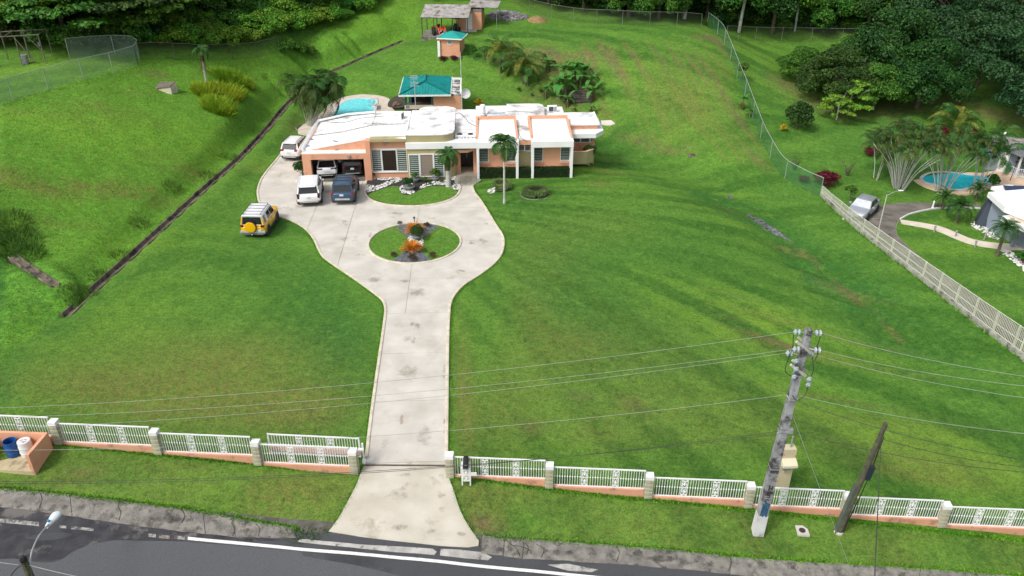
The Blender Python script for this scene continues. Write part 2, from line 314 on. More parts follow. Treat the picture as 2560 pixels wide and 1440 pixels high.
crest = seg_dist(sm([P2(*p) for p in ((1470,398),(1560,418),(1680,452),(1800,498),(1880,540))], 5), gx, gy); lush_shade += .8*np.exp(-(crest/1.5)**2)*(.5+nz(1.5, 43)); crest2 = seg_dist(sm([P2(*p) for p in ((1480,425),(1560,452),(1680,490),(1800,540),(1880,590))], 5), gx, gy); yel += .45*np.exp(-(crest2/1.3)**2)  # greener damp band and bright front edge also put the crest's shading into colour
for a in ((1420,700,4,8,0,.7),(1700,640,5,5,0,.55),(1560,820,4,5,0,.5),(2000,480,5,5,0,.35),(2350,880,6,5,0,.7),(2150,700,3,6,0,.5),(700,560,2.5,2.5,0,.6),(1965,624,1.4,.5,-28,.9),(2005,662,1.6,.5,-32,.9),(2085,724,2.2,.7,-34,1),(860,980,2,5,0,.7),(800,820,3,4,0,.5),(640,640,3,3,0,.5),(780,720,3,4,0,.6),(500,780,4,4,0,.3),(850,850,3,3,0,.4),(600,330,3,2,0,.3),(2480,1080,5,2,0,.6),(1300,500,3,3,0,.6),(1350,400,2,2,0,.3),(1560,380,3,2,0,.5),(60,750,4,4,0,1),(20,850,4,4,0,.9),(2200,330,8,8,0,.5),(2350,420,8,4,0,.4),(750,135,2,2,0,.3)):
    lush_shade += ell(*a[:5])*a[5]  # greener grass; the ellipses in the swale dips put their shadow into the colour
yel += .22*bankm
for a in ((200,860,5,3,0,.5),(350,760,4,3,0,.4),(250,330,6,3,0,.8),(80,300,6,2,0,.8),(600,200,4,4,0,.6),(500,330,5,3,0,.5),(920,60,4,3,0,.9),(1000,20,5,3,0,.6),(120,170,6,4,0,.6),(1800,760,6,3,-20,.7),(2050,870,7,2,-15,.8),(2300,1120,6,2.5,-12,.9),(2450,1160,4,2,0,.5),(1950,1000,3,2,0,.4),(420,340,4,2,20,.5),(650,160,5,2,0,.5),(350,620,4,1.5,30,.6),(1900,130,4,6,0,.4),(1640,440,4,1.2,-20,.7),(1800,480,4,1,-25,.6),(2350,640,3,2,0,.5),(2150,310,3,3,0,.3),(1560,200,4,4,0,.3)):
    yel += ell(*a[:5])*a[5]
forest = np.clip((gy-(116+6*(nz(9, 51)-.5)))/3, 0, 1)
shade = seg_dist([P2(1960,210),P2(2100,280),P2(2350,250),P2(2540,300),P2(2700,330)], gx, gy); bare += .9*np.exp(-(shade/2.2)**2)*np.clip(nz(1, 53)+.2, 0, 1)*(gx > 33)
bare = np.clip(bare+forest*.9*(gx > 5), 0, 1); dry = np.clip(dry, 0, 1); lush_shade = np.clip(lush_shade, 0, 1); yel = np.clip(yel, 0, 1); rough = np.clip(rough, 0, 1)
# mowing lines: a fan on the right lawn, rings on the left, across the slope behind
mow = np.where(gx > -3.9, np.arctan2(gy-64, gx+7)*34, np.hypot(gx+19, gy-46)*1.0)
mow = np.where(gy > 84, (gx*.55+gy*.83)*1.0, mow)
dry = np.clip(dry*.95, 0, 1)
mowamp = np.where(gx > -3.9, 1.6, .8)*np.where(bankm | lowl, 0, 1.)*np.clip((DCH-.6), 0, 1)*np.clip((115-gy)/10, 0, 1)*(.25+.9*vnoise(gx, gy, 6, 63))
def attr(me, name, arrs):
    at = me.color_attributes.new(name, 'FLOAT_COLOR', 'POINT'); a = np.ones((len(me.vertices), 4), np.float32)
    for i, x in enumerate(arrs): a[:, i] = np.asarray(x).ravel()
    at.data.foreach_set('color', a.ravel())
me = bpy.data.meshes.new('ground'); ny, nx = gx.shape
V = np.c_[gx.ravel(), gy.ravel(), Zt.ravel()]; ii = (np.arange(ny-1)[:, None]*nx+np.arange(nx-1)[None]).ravel()
me.from_pydata(V.tolist(), [], np.c_[ii, ii+1, ii+nx+1, ii+nx].tolist()); me.polygons.foreach_set('use_smooth', [True]*len(me.polygons))
attr(me, 'mask', (rough, dry, lush_shade, bare)); mow = mow+1.6*vnoise(gx, gy, 7, 61)+.8*vnoise(gx, gy, 2.5, 62)
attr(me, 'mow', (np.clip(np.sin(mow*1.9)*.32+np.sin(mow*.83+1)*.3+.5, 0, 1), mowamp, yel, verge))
ground = props(link('ground', me), kind='structure')
def grass_mat(name, short=False):
    m = bpy.data.materials.new(name); m.use_nodes = True; n = m.node_tree.nodes; l = m.node_tree.links; b = n['Principled BSDF']
    b.inputs['Roughness'].default_value = .9; b.inputs['Specular IOR Level'].default_value = .12
    tc = n.new('ShaderNodeTexCoord')
    def noise(s, d=4, rgh=.55, dist=0):
        t = n.new('ShaderNodeTexNoise'); t.inputs['Scale'].default_value = s; t.inputs['Detail'].default_value = d; t.inputs['Roughness'].default_value = rgh; t.inputs['Distortion'].default_value = dist
        l.new(tc.outputs['Object'], t.inputs['Vector']); return t.outputs['Fac']
    def math_(op, a, c=None, clamp=True):
        x = n.new('ShaderNodeMath'); x.operation = op; x.use_clamp = clamp
        for i, v in enumerate((a, c)):
            if v is None: continue
            if isinstance(v, (int, float)): x.inputs[i].default_value = v
            else: l.new(v, x.inputs[i])
        return x.outputs[0]
    def rng_(v, a, c, d=0., e=1.):
        x = n.new('ShaderNodeMapRange'); x.inputs[1].default_value = a; x.inputs[2].default_value = c; x.inputs[3].default_value = d; x.inputs[4].default_value = e; l.new(v, x.inputs[0]); return x.outputs[0]
    def mix(f, c1, c2, mode='MIX'):
        x = n.new('ShaderNodeMixRGB'); x.blend_type = mode
        for i, v in zip((0, 1, 2), (f, c1, c2)):
            if isinstance(v, (int, float)): x.inputs[i].default_value = v
            elif isinstance(v, tuple): x.inputs[i].default_value = (*v, 1)
            else: l.new(v, x.inputs[i])
        return x.outputs[0]
    base = mix(rng_(noise(.16, 5), .35, .65), (.056, .155, .012), (.092, .208, .016))
    base = mix(rng_(noise(.9, 5, .6), .38, .66), base, (.072, .165, .010))
    base = mix(rng_(noise(2.6, 6, .7, .4), .52, .72, 0, .55), base, (.105, .17, .016))
    if not short:
        def va(nm):
            a = n.new('ShaderNodeVertexColor'); a.layer_name = nm; s = n.new('ShaderNodeSeparateColor'); l.new(a.outputs['Color'], s.inputs[0]); return s.outputs[0], s.outputs[1], s.outputs[2], a.outputs['Alpha']
        ro, dr, lu, ba = va('mask'); mw, ma, ye, ve = va('mow')
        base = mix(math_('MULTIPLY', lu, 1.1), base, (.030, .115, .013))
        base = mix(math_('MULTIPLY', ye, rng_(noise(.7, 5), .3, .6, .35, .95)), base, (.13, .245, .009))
        base = mix(math_('MULTIPLY', ro, rng_(noise(1.6, 8, .72, .6), .44, .66, .1, .95)), base, (.088, .255, .008))
        base = mix(math_('MULTIPLY', ro, rng_(noise(2.3, 8, .75, .5), .56, .72, 0, .6)), base, (.042, .085, .012))
        base = mix(math_('MULTIPLY', math_('MULTIPLY', ma, .75), rng_(math_('ADD', mw, math_('SUBTRACT', noise(.8, 4), .5, False), False), .3, .8)), base, (.034, .110, .008))
        dn = rng_(noise(3.1, 8, .75, .3), .34, .54)
        base = mix(math_('MULTIPLY', dr, math_('MULTIPLY', dn, 1.15)), base, (.135, .142, .028))
        bn = rng_(noise(4.2, 8, .72, .2), .3, .6, .25, 1.)
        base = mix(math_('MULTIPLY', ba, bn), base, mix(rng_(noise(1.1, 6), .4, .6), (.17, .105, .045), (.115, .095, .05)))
        amp = rng_(ro, 0, 1, .55, 1.)
    f1 = noise(11, 8, .78); f2 = noise(34, 4, .7)
    D_ = (.38, .45, .42)
    for f_, a_, b_, k_ in ((f1, .44, .62, .75), (f2, .45, .62, .5), (noise(2.9, 7, .75), .44, .62, .5), (noise(6.3, 6, .7), .46, .62, .45)): base = mix(rng_(f_, a_, b_, 0, k_), base, D_, 'MULTIPLY')
    base = mix(rng_(noise(1.5, 9, .8), .5, .64, 0, .25), base, (.13, .235, .016))
    hs = n.new('ShaderNodeHueSaturation'); hs.inputs['Value'].default_value = 1.8; hs.inputs['Saturation'].default_value = .93; l.new(base, hs.inputs['Color'])
    l.new(hs.outputs[0], b.inputs['Base Color'])
    bp = n.new('ShaderNodeBump'); bp.inputs['Strength'].default_value = .9; bp.inputs['Distance'].default_value = .06
    l.new(math_('ADD', f1, math_('MULTIPLY', noise(3, 6, .7), .8, False), False), bp.inputs['Height']); l.new(bp.outputs[0], b.inputs['Normal'])
    MATS[name] = m; return m
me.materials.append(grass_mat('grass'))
lawn_short = grass_mat('short_lawn', True)
# ---------------------------------------------------------------- sheets that lie on the ground
def ccw(p):
    a = sum(p[i-1][0]*p[i][1]-p[i][0]*p[i-1][1] for i in range(len(p))); return list(p) if a > 0 else list(p)[::-1]
def tri_bm(poly):
    bm = bmesh.new(); p = ccw(poly); p = [q_ for i, q_ in enumerate(p) if math.hypot(q_[0]-p[i-1][0], q_[1]-p[i-1][1]) > 1e-4]
    v = [bm.verts.new((x, y, 0)) for x, y in p]
    for t in tessellate_polygon([[Vector((x, y, 0)) for x, y in p]]):
        a, b, c = (p[i] for i in t); ar = (b[0]-a[0])*(c[1]-a[1])-(b[1]-a[1])*(c[0]-a[0])
        if abs(ar) < 1e-9: continue
        try: bm.faces.new([v[i] for i in (t if ar > 0 else t[::-1])])
        except ValueError: pass
    return bm
def sheet_faces(poly, xc=(), yc=(), gap=0.):                      # split an outline along lines: list of 2-D pieces
    bm = tri_bm(poly)
    for c, no in [((x, 0, 0), (1, 0, 0)) for x in xc]+[((0, y, 0), (0, 1, 0)) for y in yc]:
        bmesh.ops.bisect_plane(bm, geom=bm.verts[:]+bm.edges[:]+bm.faces[:], plane_co=c, plane_no=no, dist=1e-5)
    bmesh.ops.remove_doubles(bm, verts=bm.verts, dist=1e-4); cell = {}
    for f in bm.faces:
        c = f.calc_center_median(); cell.setdefault((sum(c.x > x for x in xc), sum(c.y > y for y in yc)), []).append(f)
    for fs in cell.values():                                      # join the triangles of one piece
        todo = set(fs)
        comps = []
        while todo:
            st_ = [todo.pop()]; comp = list(st_)
            while st_:
                f = st_.pop()
                for e in f.edges:
                    for g in e.link_faces:
                        if g in todo: todo.remove(g); st_.append(g); comp.append(g)
            comps.append(comp)
        for comp in comps:
            if len(comp) > 1: bmesh.ops.dissolve_faces(bm, faces=comp, use_verts=False)
    if gap:
        r = bmesh.ops.inset_individual(bm, faces=bm.faces[:], thickness=gap, use_even_offset=False); bmesh.ops.delete(bm, geom=r['faces'], context='FACES')
    out = [[(v.co.x, v.co.y) for v in f.verts] for f in bm.faces]; bm.free(); return out
def drape(poly, dz, th=.12, step=1.0, zf=None):                   # mesh builder of one sheet with its sides, laid on the ground
    bm = tri_bm(poly)
    xs = [p[0] for p in poly]; ys = [p[1] for p in poly]
    if step:
        for x in np.arange(math.floor(min(xs))+.013, max(xs), step): bmesh.ops.bisect_plane(bm, geom=bm.verts[:]+bm.edges[:]+bm.faces[:], plane_co=(x, 0, 0), plane_no=(1, 0, 0), dist=1e-5)
        for y in np.arange(math.floor(min(ys))+.017, max(ys), step): bmesh.ops.bisect_plane(bm, geom=bm.verts[:]+bm.edges[:]+bm.faces[:], plane_co=(0, y, 0), plane_no=(0, 1, 0), dist=1e-5)
    bm.verts.ensure_lookup_table(); zf = zf or H; m = MB()
    for i, v in enumerate(bm.verts): v.index = i; m.v.append((v.co.x, v.co.y, zf(v.co.x, v.co.y)+dz))
    n0 = len(m.v); low = {}
    for f in bm.faces: m.f.append(tuple(v.index for v in f.verts))
    for e in bm.edges:
        if len(e.link_faces) == 1:
            lp = e.link_loops[0]; a, b = lp.vert.index, lp.link_loop_next.vert.index
            for k in (a, b):
                if k not in low: low[k] = len(m.v); x, y, z = m.v[k]; m.v.append((x, y, z-th))
            m.f.append((a, low[a], low[b], b))
    bm.free(); return m
def sweep(path, wd, h, dz=0., closed=False, zf=None, base=-.12):    # kerb-like strip along a path on the ground
    zf = zf or H; n = len(path); m = MB(); P_ = [Vector((p[0], p[1])) for p in path]
    for i in range(n):
        a = P_[(i-1) % n] if closed or i else P_[0]; b = P_[(i+1) % n] if closed or i < n-1 else P_[-1]
        t = (b-a).normalized(); nn = Vector((-t.y, t.x))*wd/2; z = zf(P_[i].x, P_[i].y)+dz
        for s_, zz in ((1, base), (1, h*.8), (.7, h), (-.7, h), (-1, h*.8), (-1, base)): m.v.append((P_[i].x+nn.x*s_, P_[i].y+nn.y*s_, z+zz))
    for i in range(n if closed else n-1):
        j = (i+1) % n
        for k in range(6): q = (k+1) % 6; m.f.append((i*6+k, i*6+q, j*6+q, j*6+k)[::-1])
    if not closed: m.f += [tuple(range(6)), tuple((n-1)*6+k for k in range(6))[::-1]]
    return m
asphalt = mat('asphalt', (.055, .058, .064), (.082, .085, .092), 30, .82, bump=.5, bscale=160, stain=(.035, .036, .04), sscale=.35, slo=.5, shi=.8)
asphalt_old = mat('old_asphalt', (.026, .027, .032), (.052, .052, .058), 2.2, .62, bump=.5, bscale=60, stain=(.14, .13, .12), sscale=.8, slo=.6, shi=.7)
conc_old = mat('weathered_concrete', (.26, .245, .215), (.155, .145, .13), 2.2, .9, bump=.8, bscale=14, lo=.36, hi=.62, detail=9, stain=(.07, .068, .058), sscale=2.4, slo=.52, shi=.75)
conc_pale = mat('pale_concrete', (.60, .57, .515), (.47, .44, .39), .7, .88, bump=.3, bscale=24, detail=9, lo=.3, hi=.7, stain=(.40, .36, .30), sscale=.45, slo=.54, shi=.98)
conc_edge = mat('edging_concrete', (.66, .60, .48), (.50, .45, .35), 2.5, .9, bump=.4, bscale=30, detail=8)
line_white = mat('road_paint', (.78, .78, .76), (.55, .55, .54), 6, .8, detail=9, lo=.45, hi=.75)
line_worn = mat('worn_road_paint', (.34, .33, .31), (.09, .09, .09), 5, .85, detail=9, lo=.42, hi=.6)
soil = mat('damp_soil', (.09, .075, .055), (.045, .04, .032), 3, .95, bump=.6, bscale=25)
joint = mat('brick_joint', (.40, .30, .24), (.30, .25, .20), 8, .95, bump=.4)
def off(p, d, z=None): return (p[0]-.105*d, p[1]-d)
xs_ = np.arange(-46, 47, 1.); edge = lambda d: [(x-.105*d, fence_y(x)-d) for x in xs_]
road = drape(edge(3.55)+edge(15)[::-1], .02, .02, 1.).o('road', asphalt); props(road, kind='structure')
gut = drape(edge(2.95)+edge(3.62)[::-1], .016, .02, 1.).o('gutter', mat('gutter_concrete', (.13, .12, .105), (.06, .055, .048), 2.2, .75, bump=.5, bscale=20, detail=9)); props(gut, kind='structure')
def pxpoly(l, n=3, closed=True): return sm([P2(*p) for p in l], n, closed)
pt = drape(pxpoly([(-40,1268),(90,1280),(200,1296),(330,1316),(480,1333),(620,1344),(700,1350),(660,1353),(560,1349),(470,1352),(380,1352),(300,1350),(230,1362),(180,1378),(160,1394),(120,1402),(60,1396),(-40,1388)]), .030, .02, 1.).o('asphalt_patch', asphalt_old); props(pt, kind='structure')
pm2 = drape(pxpoly([(60,1345),(120,1333),(180,1335),(160,1347),(110,1352)]), .036, .01, 1.).o('asphalt_patch', asphalt); props(pm2, kind='structure')
pm3 = drape(pxpoly([(-30,1395),(40,1398),(110,1408),(150,1402),(175,1386),(215,1366),(280,1352),(350,1353),(470,1356),(640,1370),(760,1380),(760,1392),(1000,1440),(900,1480),(-30,1480)],2), .026, .01, 1.).o('asphalt_patch', mat('new_asphalt', (.082, .086, .093), (.115, .119, .126), 26, .85, bump=.4, bscale=170)); props(pm3, kind='structure')
# edge line: one long solid run, worn dashes to its left
mk = T('edge_line', None, None, kind='structure')
def stroke(l, wpx, m_):
    up = [P2(x, y-wpx/2) for x, y in l]; dn = [P2(x, y+wpx/2) for x, y in l]
    drape(up+dn[::-1], .042, .01, 1.).o('line_stroke', m_, mk)
stroke([(470,1347.3),(545,1354.5),(700,1369),(860,1383),(1000,1396),(1150,1411),(1300,1426),(1420,1438),(1560,1452)], 7.5, line_white)
stroke([(436,1344.3),(462,1346.6)], 8, line_worn); stroke([(372,1339.5),(390,1341.5)], 8, line_worn); stroke([(398,1342.5),(425,1345)], 8, line_worn)
stroke([(-20,1302),(40,1306),(98,1312)], 10, line_worn); stroke([(178,1320.5),(205,1323),(235,1326)], 7, line_worn); stroke([(150,1318),(166,1319.5)], 6, line_worn)
# sloped concrete kerb, cracked into pieces
kb = T('concrete_kerb', None, None, kind='structure')
def kerb_piece(top, bot, m_=conc_old, dz=.05): drape([P2(*p) for p in top]+[P2(*p) for p in bot[::-1]], dz, .14, .5).o('kerb_slab', m_, kb)
def jag(l, a=2.): 
    out = []
    for i, (x, y) in enumerate(l): out.append((x, y+random.uniform(-a, a)))
    return out
def lerp_edge(l, n):
    xs = np.linspace(l[0][0], l[-1][0], n); return list(zip(xs, np.interp(xs, [p[0] for p in l], [p[1] for p in l])))
TL = [(-60,1216),(0,1222),(160,1237),(330,1257),(470,1275),(600,1298),(745,1323)]; BL = [(-60,1262),(0,1268),(120,1283),(300,1310),(480,1333),(600,1345),(722,1347)]
cuts = [-60, 175, 508, 583, 735]
for a, b in zip(cuts[:-1], cuts[1:]):
    f = lambda L, x: float(np.interp(x, [p[0] for p in L], [p[1] for p in L]))
    k = max(4, int((b-a)/14)); top = [(x, f(TL, x)) for x in np.linspace(a+.8, b-.8, k)]; bot = [(x+6, f(BL, x+6)) for x in np.linspace(a+.8, b-.8, k)]
    kerb_piece(jag(top, 1.6), jag(bot, 1.2))
TR = [(1205,1340),(1250,1346),(1400,1356),(1540,1365),(1700,1378),(1820,1392),(2000,1405),(2200,1416),(2400,1430),(2600,1446)]; BR = [(1222,1386),(1300,1398),(1400,1402),(1560,1413),(1700,1424),(1820,1436),(2000,1452),(2200,1470),(2400,1490),(2600,1512)]
cuts = [1206, 1262, 1310, 1828, 2300, 2590]
for a, b in zip(cuts[:-1], cuts[1:]):
    k = max(4, int((b-a)/14)); top = [(x, f(TR, x)) for x in np.linspace(a+.8, b-.8, k)]; bot = [(x-4, f(BR, x-4)) for x in np.linspace(a+.8, b-.8, k)]
    kerb_piece(jag(top, 1.6), jag(bot, 1.2), MATS.get('patched_concrete', conc_old) if a == 1262 else conc_old)
for l in ([(752,1348),(900,1362),(1082,1374),(1092,1380),(1086,1388),(980,1380),(860,1368),(745,1356)], [(1102,1374),(1150,1376),(1205,1382),(1230,1394),(1220,1402),(1160,1397),(1100,1390)], [(1370,1414),(1420,1411),(1495,1426),(1480,1432),(1420,1428)]):
    kerb_piece(jag(l[:len(l)//2], .8), jag(l[len(l)//2:][::-1], .8), mat('patched_concrete', (.48, .47, .44), (.33, .32, .30), 2, .85, bump=.4, detail=9, stain=(.16, .15, .13), sscale=2.5, slo=.6, shi=.72), .045)
# ---------------------------------------------------------------- driveway in slabs
DL = sm([P2(*p) for p in ((905,1168),(914,1160),(926,1060),(940,955),(953,865),(962,800),(964,772),(957,752),(942,738),(905,711),(862,681),(832,661),(808,642),(796,622),(788,604),(776,585),(760,570),(738,557),(710,546),(682,540),(664,528),(651,510),(645,490),(646,470),(656,445),(674,421),(690,402),(704,384),(716,368),(728,352))], 5)
DR = sm([P2(*p) for p in ((1181,464),(1186,482),(1202,503),(1222,535),(1240,565),(1255,588),(1259,610),(1252,638),(1230,664),(1195,690),(1162,711),(1140,733),(1127,756),(1123,785),(1120,850),(1118,1000),(1116,1168))], 5)
BEDF = sm([P2(*p) for p in ((916,453),(913,472),(914,487),(924,499),(948,509),(985,515),(1035,517),(1085,512),(1122,502),(1143,489),(1150,476),(1151,466))], 6)
IC = np.array(P2(1037, 607)); IR = 3.42
def arc(a0, a1, r, n=28): return [(IC[0]+r*math.cos(t), IC[1]+r*math.sin(t)) for t in np.linspace(a0, a1, n)]
CX = float(IC[0])
gar_f = [(-9.25, 67.3), (-15.05, 67.3), (-15.2, 74), (-16.0, 78.)]
bi = min(range(len(BEDF)), key=lambda i: abs(BEDF[i][0]-CX))
yb = P(914,1160).y
yj = P(1040,784).y
left = [(CX, yj)]+[p for p in DL if p[1] >= yj]+[(-16.2, 79.), (-15.2, 74), (-15.05, 67.25)]+BEDF[:bi]+[(CX, BEDF[bi][1])]+arc(PI/2, 3*PI/2, IR)
right = [(CX, BEDF[bi][1])]+BEDF[bi+1:]+[P2(1160,464)]+[p for p in DR if p[1] >= yj]+[(CX, yj)]+arc(-PI/2, PI/2, IR)
def at_y(L, y): L = sorted(L, key=lambda p: p[1]); return (float(np.interp(y, [p[1] for p in L], [p[0] for p in L])), y)
lane_l = [p for p in DL if p[1] < 48]; lane_r = [p for p in DR if p[1] < 48]
lane = [at_y(lane_l, yb)]+[p for p in lane_l if yb+.05 < p[1] < yj-.05]+[at_y(lane_l, yj), at_y(lane_r, yj)]+[p for p in lane_r if yb+.05 < p[1] < yj-.05]+[at_y(lane_r, yb)]
left.insert(1, at_y(lane_l, yj)); right.insert(right.index((CX, yj)), at_y(lane_r, yj))
drive = T('driveway', None, None, kind='structure')
for part_, xc in ((left, (-13.2, -10.05)), (right, ()), (lane, ())):
    drape(part_, .012, .02, 0).o('joint_bed', joint, drive)
    for pc in sheet_faces(part_, xc, (P(1040,1003).y, P(1040,884).y, 49.4, IC[1], 61.2, 65.2, 70.5), .014):
        if len(pc) > 2: drape(pc, .045, .03, 0).o('slab', conc_pale, drive)
AP = sm([at_y(lane_l, yb-.03)]+[P2(*p) for p in ((905,1176),(890,1216),(868,1258),(846,1298),(822,1330))], 4)
AR_ = sm([P2(*p) for p in ((1197,1352),(1172,1318),(1150,1276),(1132,1222),(1119,1186))]+[at_y(lane_r, yb-.03)], 4)
drape(AP+[P2(900,1343),P2(1000,1355),P2(1100,1366),P2(1170,1370),P2(1196,1366)]+AR_, .05, .12, .5).o('slab', mat('apron_concrete', (.57, .535, .46), (.45, .415, .34), .8, .9, bump=.35, bscale=20, detail=9, lo=.3, hi=.7, stain=(.26, .22, .16), sscale=.9, slo=.62, shi=.95), drive)
kl = [p for p in DL if p[1] > yb+.1]
for nm, path in (('kerb', kl), ('kerb', [p for p in DR if p[1] > yb+.1])): props(sweep(path, .17, .10).o(nm, conc_edge), kind='structure')
props(sweep(arc(0, 2*PI, IR, 64)[:-1], .16, .12, closed=True).o('kerb', conc_edge), kind='structure')
props(sweep(BEDF, .18, .12).o('kerb', conc_edge), kind='structure')
# ---------------------------------------------------------------- building materials
peach = mat('peach_render', (.70, .365, .23), (.64, .325, .205), .6, .85, spec=.2, bump=.12, bscale=40, stain=(.50, .24, .15), sscale=.8, slo=.62, shi=.85)
olive = mat('olive_render', (.42, .37, .20), (.37, .33, .18), .6, .85, spec=.2, bump=.12, bscale=40, stain=(.28, .25, .15), sscale=.8, slo=.62, shi=.85)
white = mat('white_render', (.82, .83, .83), (.76, .77, .77), .7, .8, spec=.2, bump=.1, bscale=40)
roofw = mat('white_roof_coating', (.86, .86, .86), (.72, .72, .71), .9, .85, spec=.2, bump=.25, bscale=9, lo=.42, hi=.68, detail=8, stain=(.27, .27, .26), sscale=.7, slo=.46, shi=.82)
roofc = mat('clean_roof_coating', (.88, .88, .88), (.82, .82, .82), .5, .85, spec=.2, bump=.15, bscale=9, stain=(.6, .59, .58), sscale=.8, slo=.62, shi=.95)
dark = mat('dark_interior', (.012, .011, .010), (.02, .018, .016), 2, .8)
glass = mat('dark_glass', (.010, .014, .016), (.016, .02, .022), 1, .06, spec=.7)
whitem = mat('white_metal', (.80, .81, .80), (.74, .75, .75), 3, .45)
slatm = mat('window_slat', (.27, .32, .29), (.18, .23, .20), 2, .3, spec=.4)
blindm = mat('woven_blind', (.30, .245, .20), (.24, .20, .165), 20, .9)
screen = mat('dark_screen', (.022, .014, .009), (.03, .02, .014), 4, .4)
doorm = mat('dark_wood', (.012, .010, .010), (.02, .016, .014), 6, .4)
steel = mat('galvanised_steel', (.50, .52, .53), (.38, .40, .41), 4, .4, metal=.6)
greym = mat('grey_plastic', (.30, .31, .32), (.24, .25, .26), 4, .5)
blackm = mat('black_plastic', (.014, .014, .015), (.02, .02, .021), 4, .45)
tealm = mat('teal_metal', (.004, .28, .265), (.006, .23, .22), 1.2, .42, spec=.5, stain=(.02, .13, .12), sscale=1.2, slo=.58, shi=.8)
tilef = mat('beige_tile', (.44, .42, .34), (.36, .345, .28), 3, .5)
def ring(x0, x1, z0, z1, f, ya, yb):                              # one-piece rectangular frame
    m = MB(); o = [(x0, z0), (x1, z0), (x1, z1), (x0, z1)]; i = [(x0+f, z0+f), (x1-f, z0+f), (x1-f, z1-f), (x0+f, z1-f)]
    for y in (ya, yb): m.v += [(x, y, z) for x, z in o]+[(x, y, z) for x, z in i]
    for k in range(4):
        j = (k+1) % 4; m.f += [(k, j, 4+j, 4+k), (8+j, 8+k, 12+k, 12+j), (k, 8+k, 8+j, j), (4+j, 12+j, 12+k, 4+k)]
    return m
def jalousie(p, x0, x1, z0, z1, Y, n, face='y', fr=.07):
    """louvred window, glass slats in a white frame; facing -Y"""
    wdw = ring(x0-fr, x1+fr, z0-fr, z1+fr, fr, Y-.07, Y+.02).o('window', whitem, p, True)
    MB().box(x0, x1, Y+.022, Y+.04, z0, z1).o('pane', glass, wdw, True) if False else link('pane', MB().box(x0, x1, Y+.022, Y+.04, z0, z1).mesh('pane', glass, off=rootloc(p)), wdw)
    h = (z1-z0)/n; me = MB().add([(0, -.055, -h*.2), (x1-x0, -.055, -h*.2), (x1-x0, .0, h*.2), (0, .0, h*.2), (0, -.048, -h*.24), (x1-x0, -.048, -h*.24), (x1-x0, .007, h*.16), (0, .007, h*.16)],
        [(0, 1, 2, 3), (7, 6, 5, 4), (0, 4, 5, 1), (3, 2, 6, 7)]).mesh('slat', slatm)
    L = rootloc(p)
    for i in range(n): link('slat', me, wdw, (x0-L.x, Y-L.y, z0+h*(i+.5)-L.z))
    return wdw
# ---------------------------------------------------------------- the villa
Yf = 67.5
V = T('villa', 'long single storey peach and olive villa with white flat roofs and an open garage', 'house', (-3.4, Yf, 0))
def vb(name, m, *bx, p=None, bevel=0., **k):
    for x in bx: r = MB().box(*x).o(name, m, p or V, True, bevel=bevel, **k)
    return r
# garage
vb('garage_front', peach, (-15.1, -14.4, Yf, Yf+.5, 0, 2.0), (-9.85, -9.25, Yf, Yf+.5, 0, 2.0), (-15.1, -9.25, Yf, Yf+.5, 2.0, 2.5))
vb('ledge', mat('stained_white', (.80, .78, .75), (.70, .66, .62), 2, .85, stain=(.55, .36, .28), sscale=1.6, slo=.62, shi=.85), (-15.15, -9.6, Yf+.02, Yf+.85, 2.503, 2.56))
MB().prism([(-14.75, Yf+.86), (-9.25, Yf+.86), (-9.25, Yf+1.1), (-14.75, Yf+1.1)], 2.1, [2.66, 3.62, 3.62, 2.66]).o('gable_wall', peach, V, True)
vb('garage_pier', peach, (-9.62, -9.22, Yf+.03, Yf+.86, 2.5, 3.60))
vb('side_wall', peach, (-15.08, -14.8, Yf+.5, 75, 0, 2.5)); vb('side_wall', white, (-9.62, -9.3, Yf+.5, 74, 0, 2.35), (-14.8, -9.3, 74, 74.2, 0, 2.35), (-14.79, -14.76, Yf+.51, 73.9, .0, 2.3))
vb('garage_ceiling', white, (-14.8, -9.3, Yf+.5, 74.2, 2.36, 2.45)); vb('garage_floor', mat('garage_floor_tile', (.19, .17, .155), (.14, .125, .115), 2, .5), (-14.9, -9.3, Yf+.02, 74, .0, .07))
RP = dict(A=(-15.05, Yf+.84, 2.66), B=(-9.2, Yf+.84, 3.66), C=(-6.12, Yf+.02, 3.78), D=(-6.4, 72.4, 3.45), E=(-14.6, 70.6, 3.05), Fr=(-14.5, 74.0, 3.2), Gr=(-12.1, 75.4, 3.3), Hr=(-9.5, 75.8, 3.42), I=(-9.5, 72.0, 3.48))
MB().slab([RP[k] for k in 'ABIE'], .16).slab([RP[k] for k in 'BCDI'], .16).o('garage_roof', roofc, V, True)
MB().slab([RP['E'], RP['I'], RP['Hr'], RP['Gr'], RP['Fr']], .16).o('garage_roof', roofw, V, True)
MB().tube([(-14.6, 70.62, 3.10), (-12, 71.05, 3.27), (-9.5, 72.02, 3.52), (-6.45, 72.42, 3.48)], .06, 5).o('roof_joint', mat('roof_seam', (.25, .25, .24), (.5, .5, .49), 6, .9), V, True)
MB().tube([(-15.1, Yf+.5, 2.72), (-14.98, 69, 2.95), (-14.75, 70.6, 3.22), (-14.62, 74, 3.35), (-12.2, 75.5, 3.45), (-9.6, 75.9, 3.52)], .13, 4).o('parapet', white, V, True)
MB().tube([(-15.5, Yf+.3, 2.5), (-15.35, 69, 2.75), (-15.05, 70.6, 3.02), (-14.9, 74, 3.1)], .11, 4).o('gutter', white, V, True)
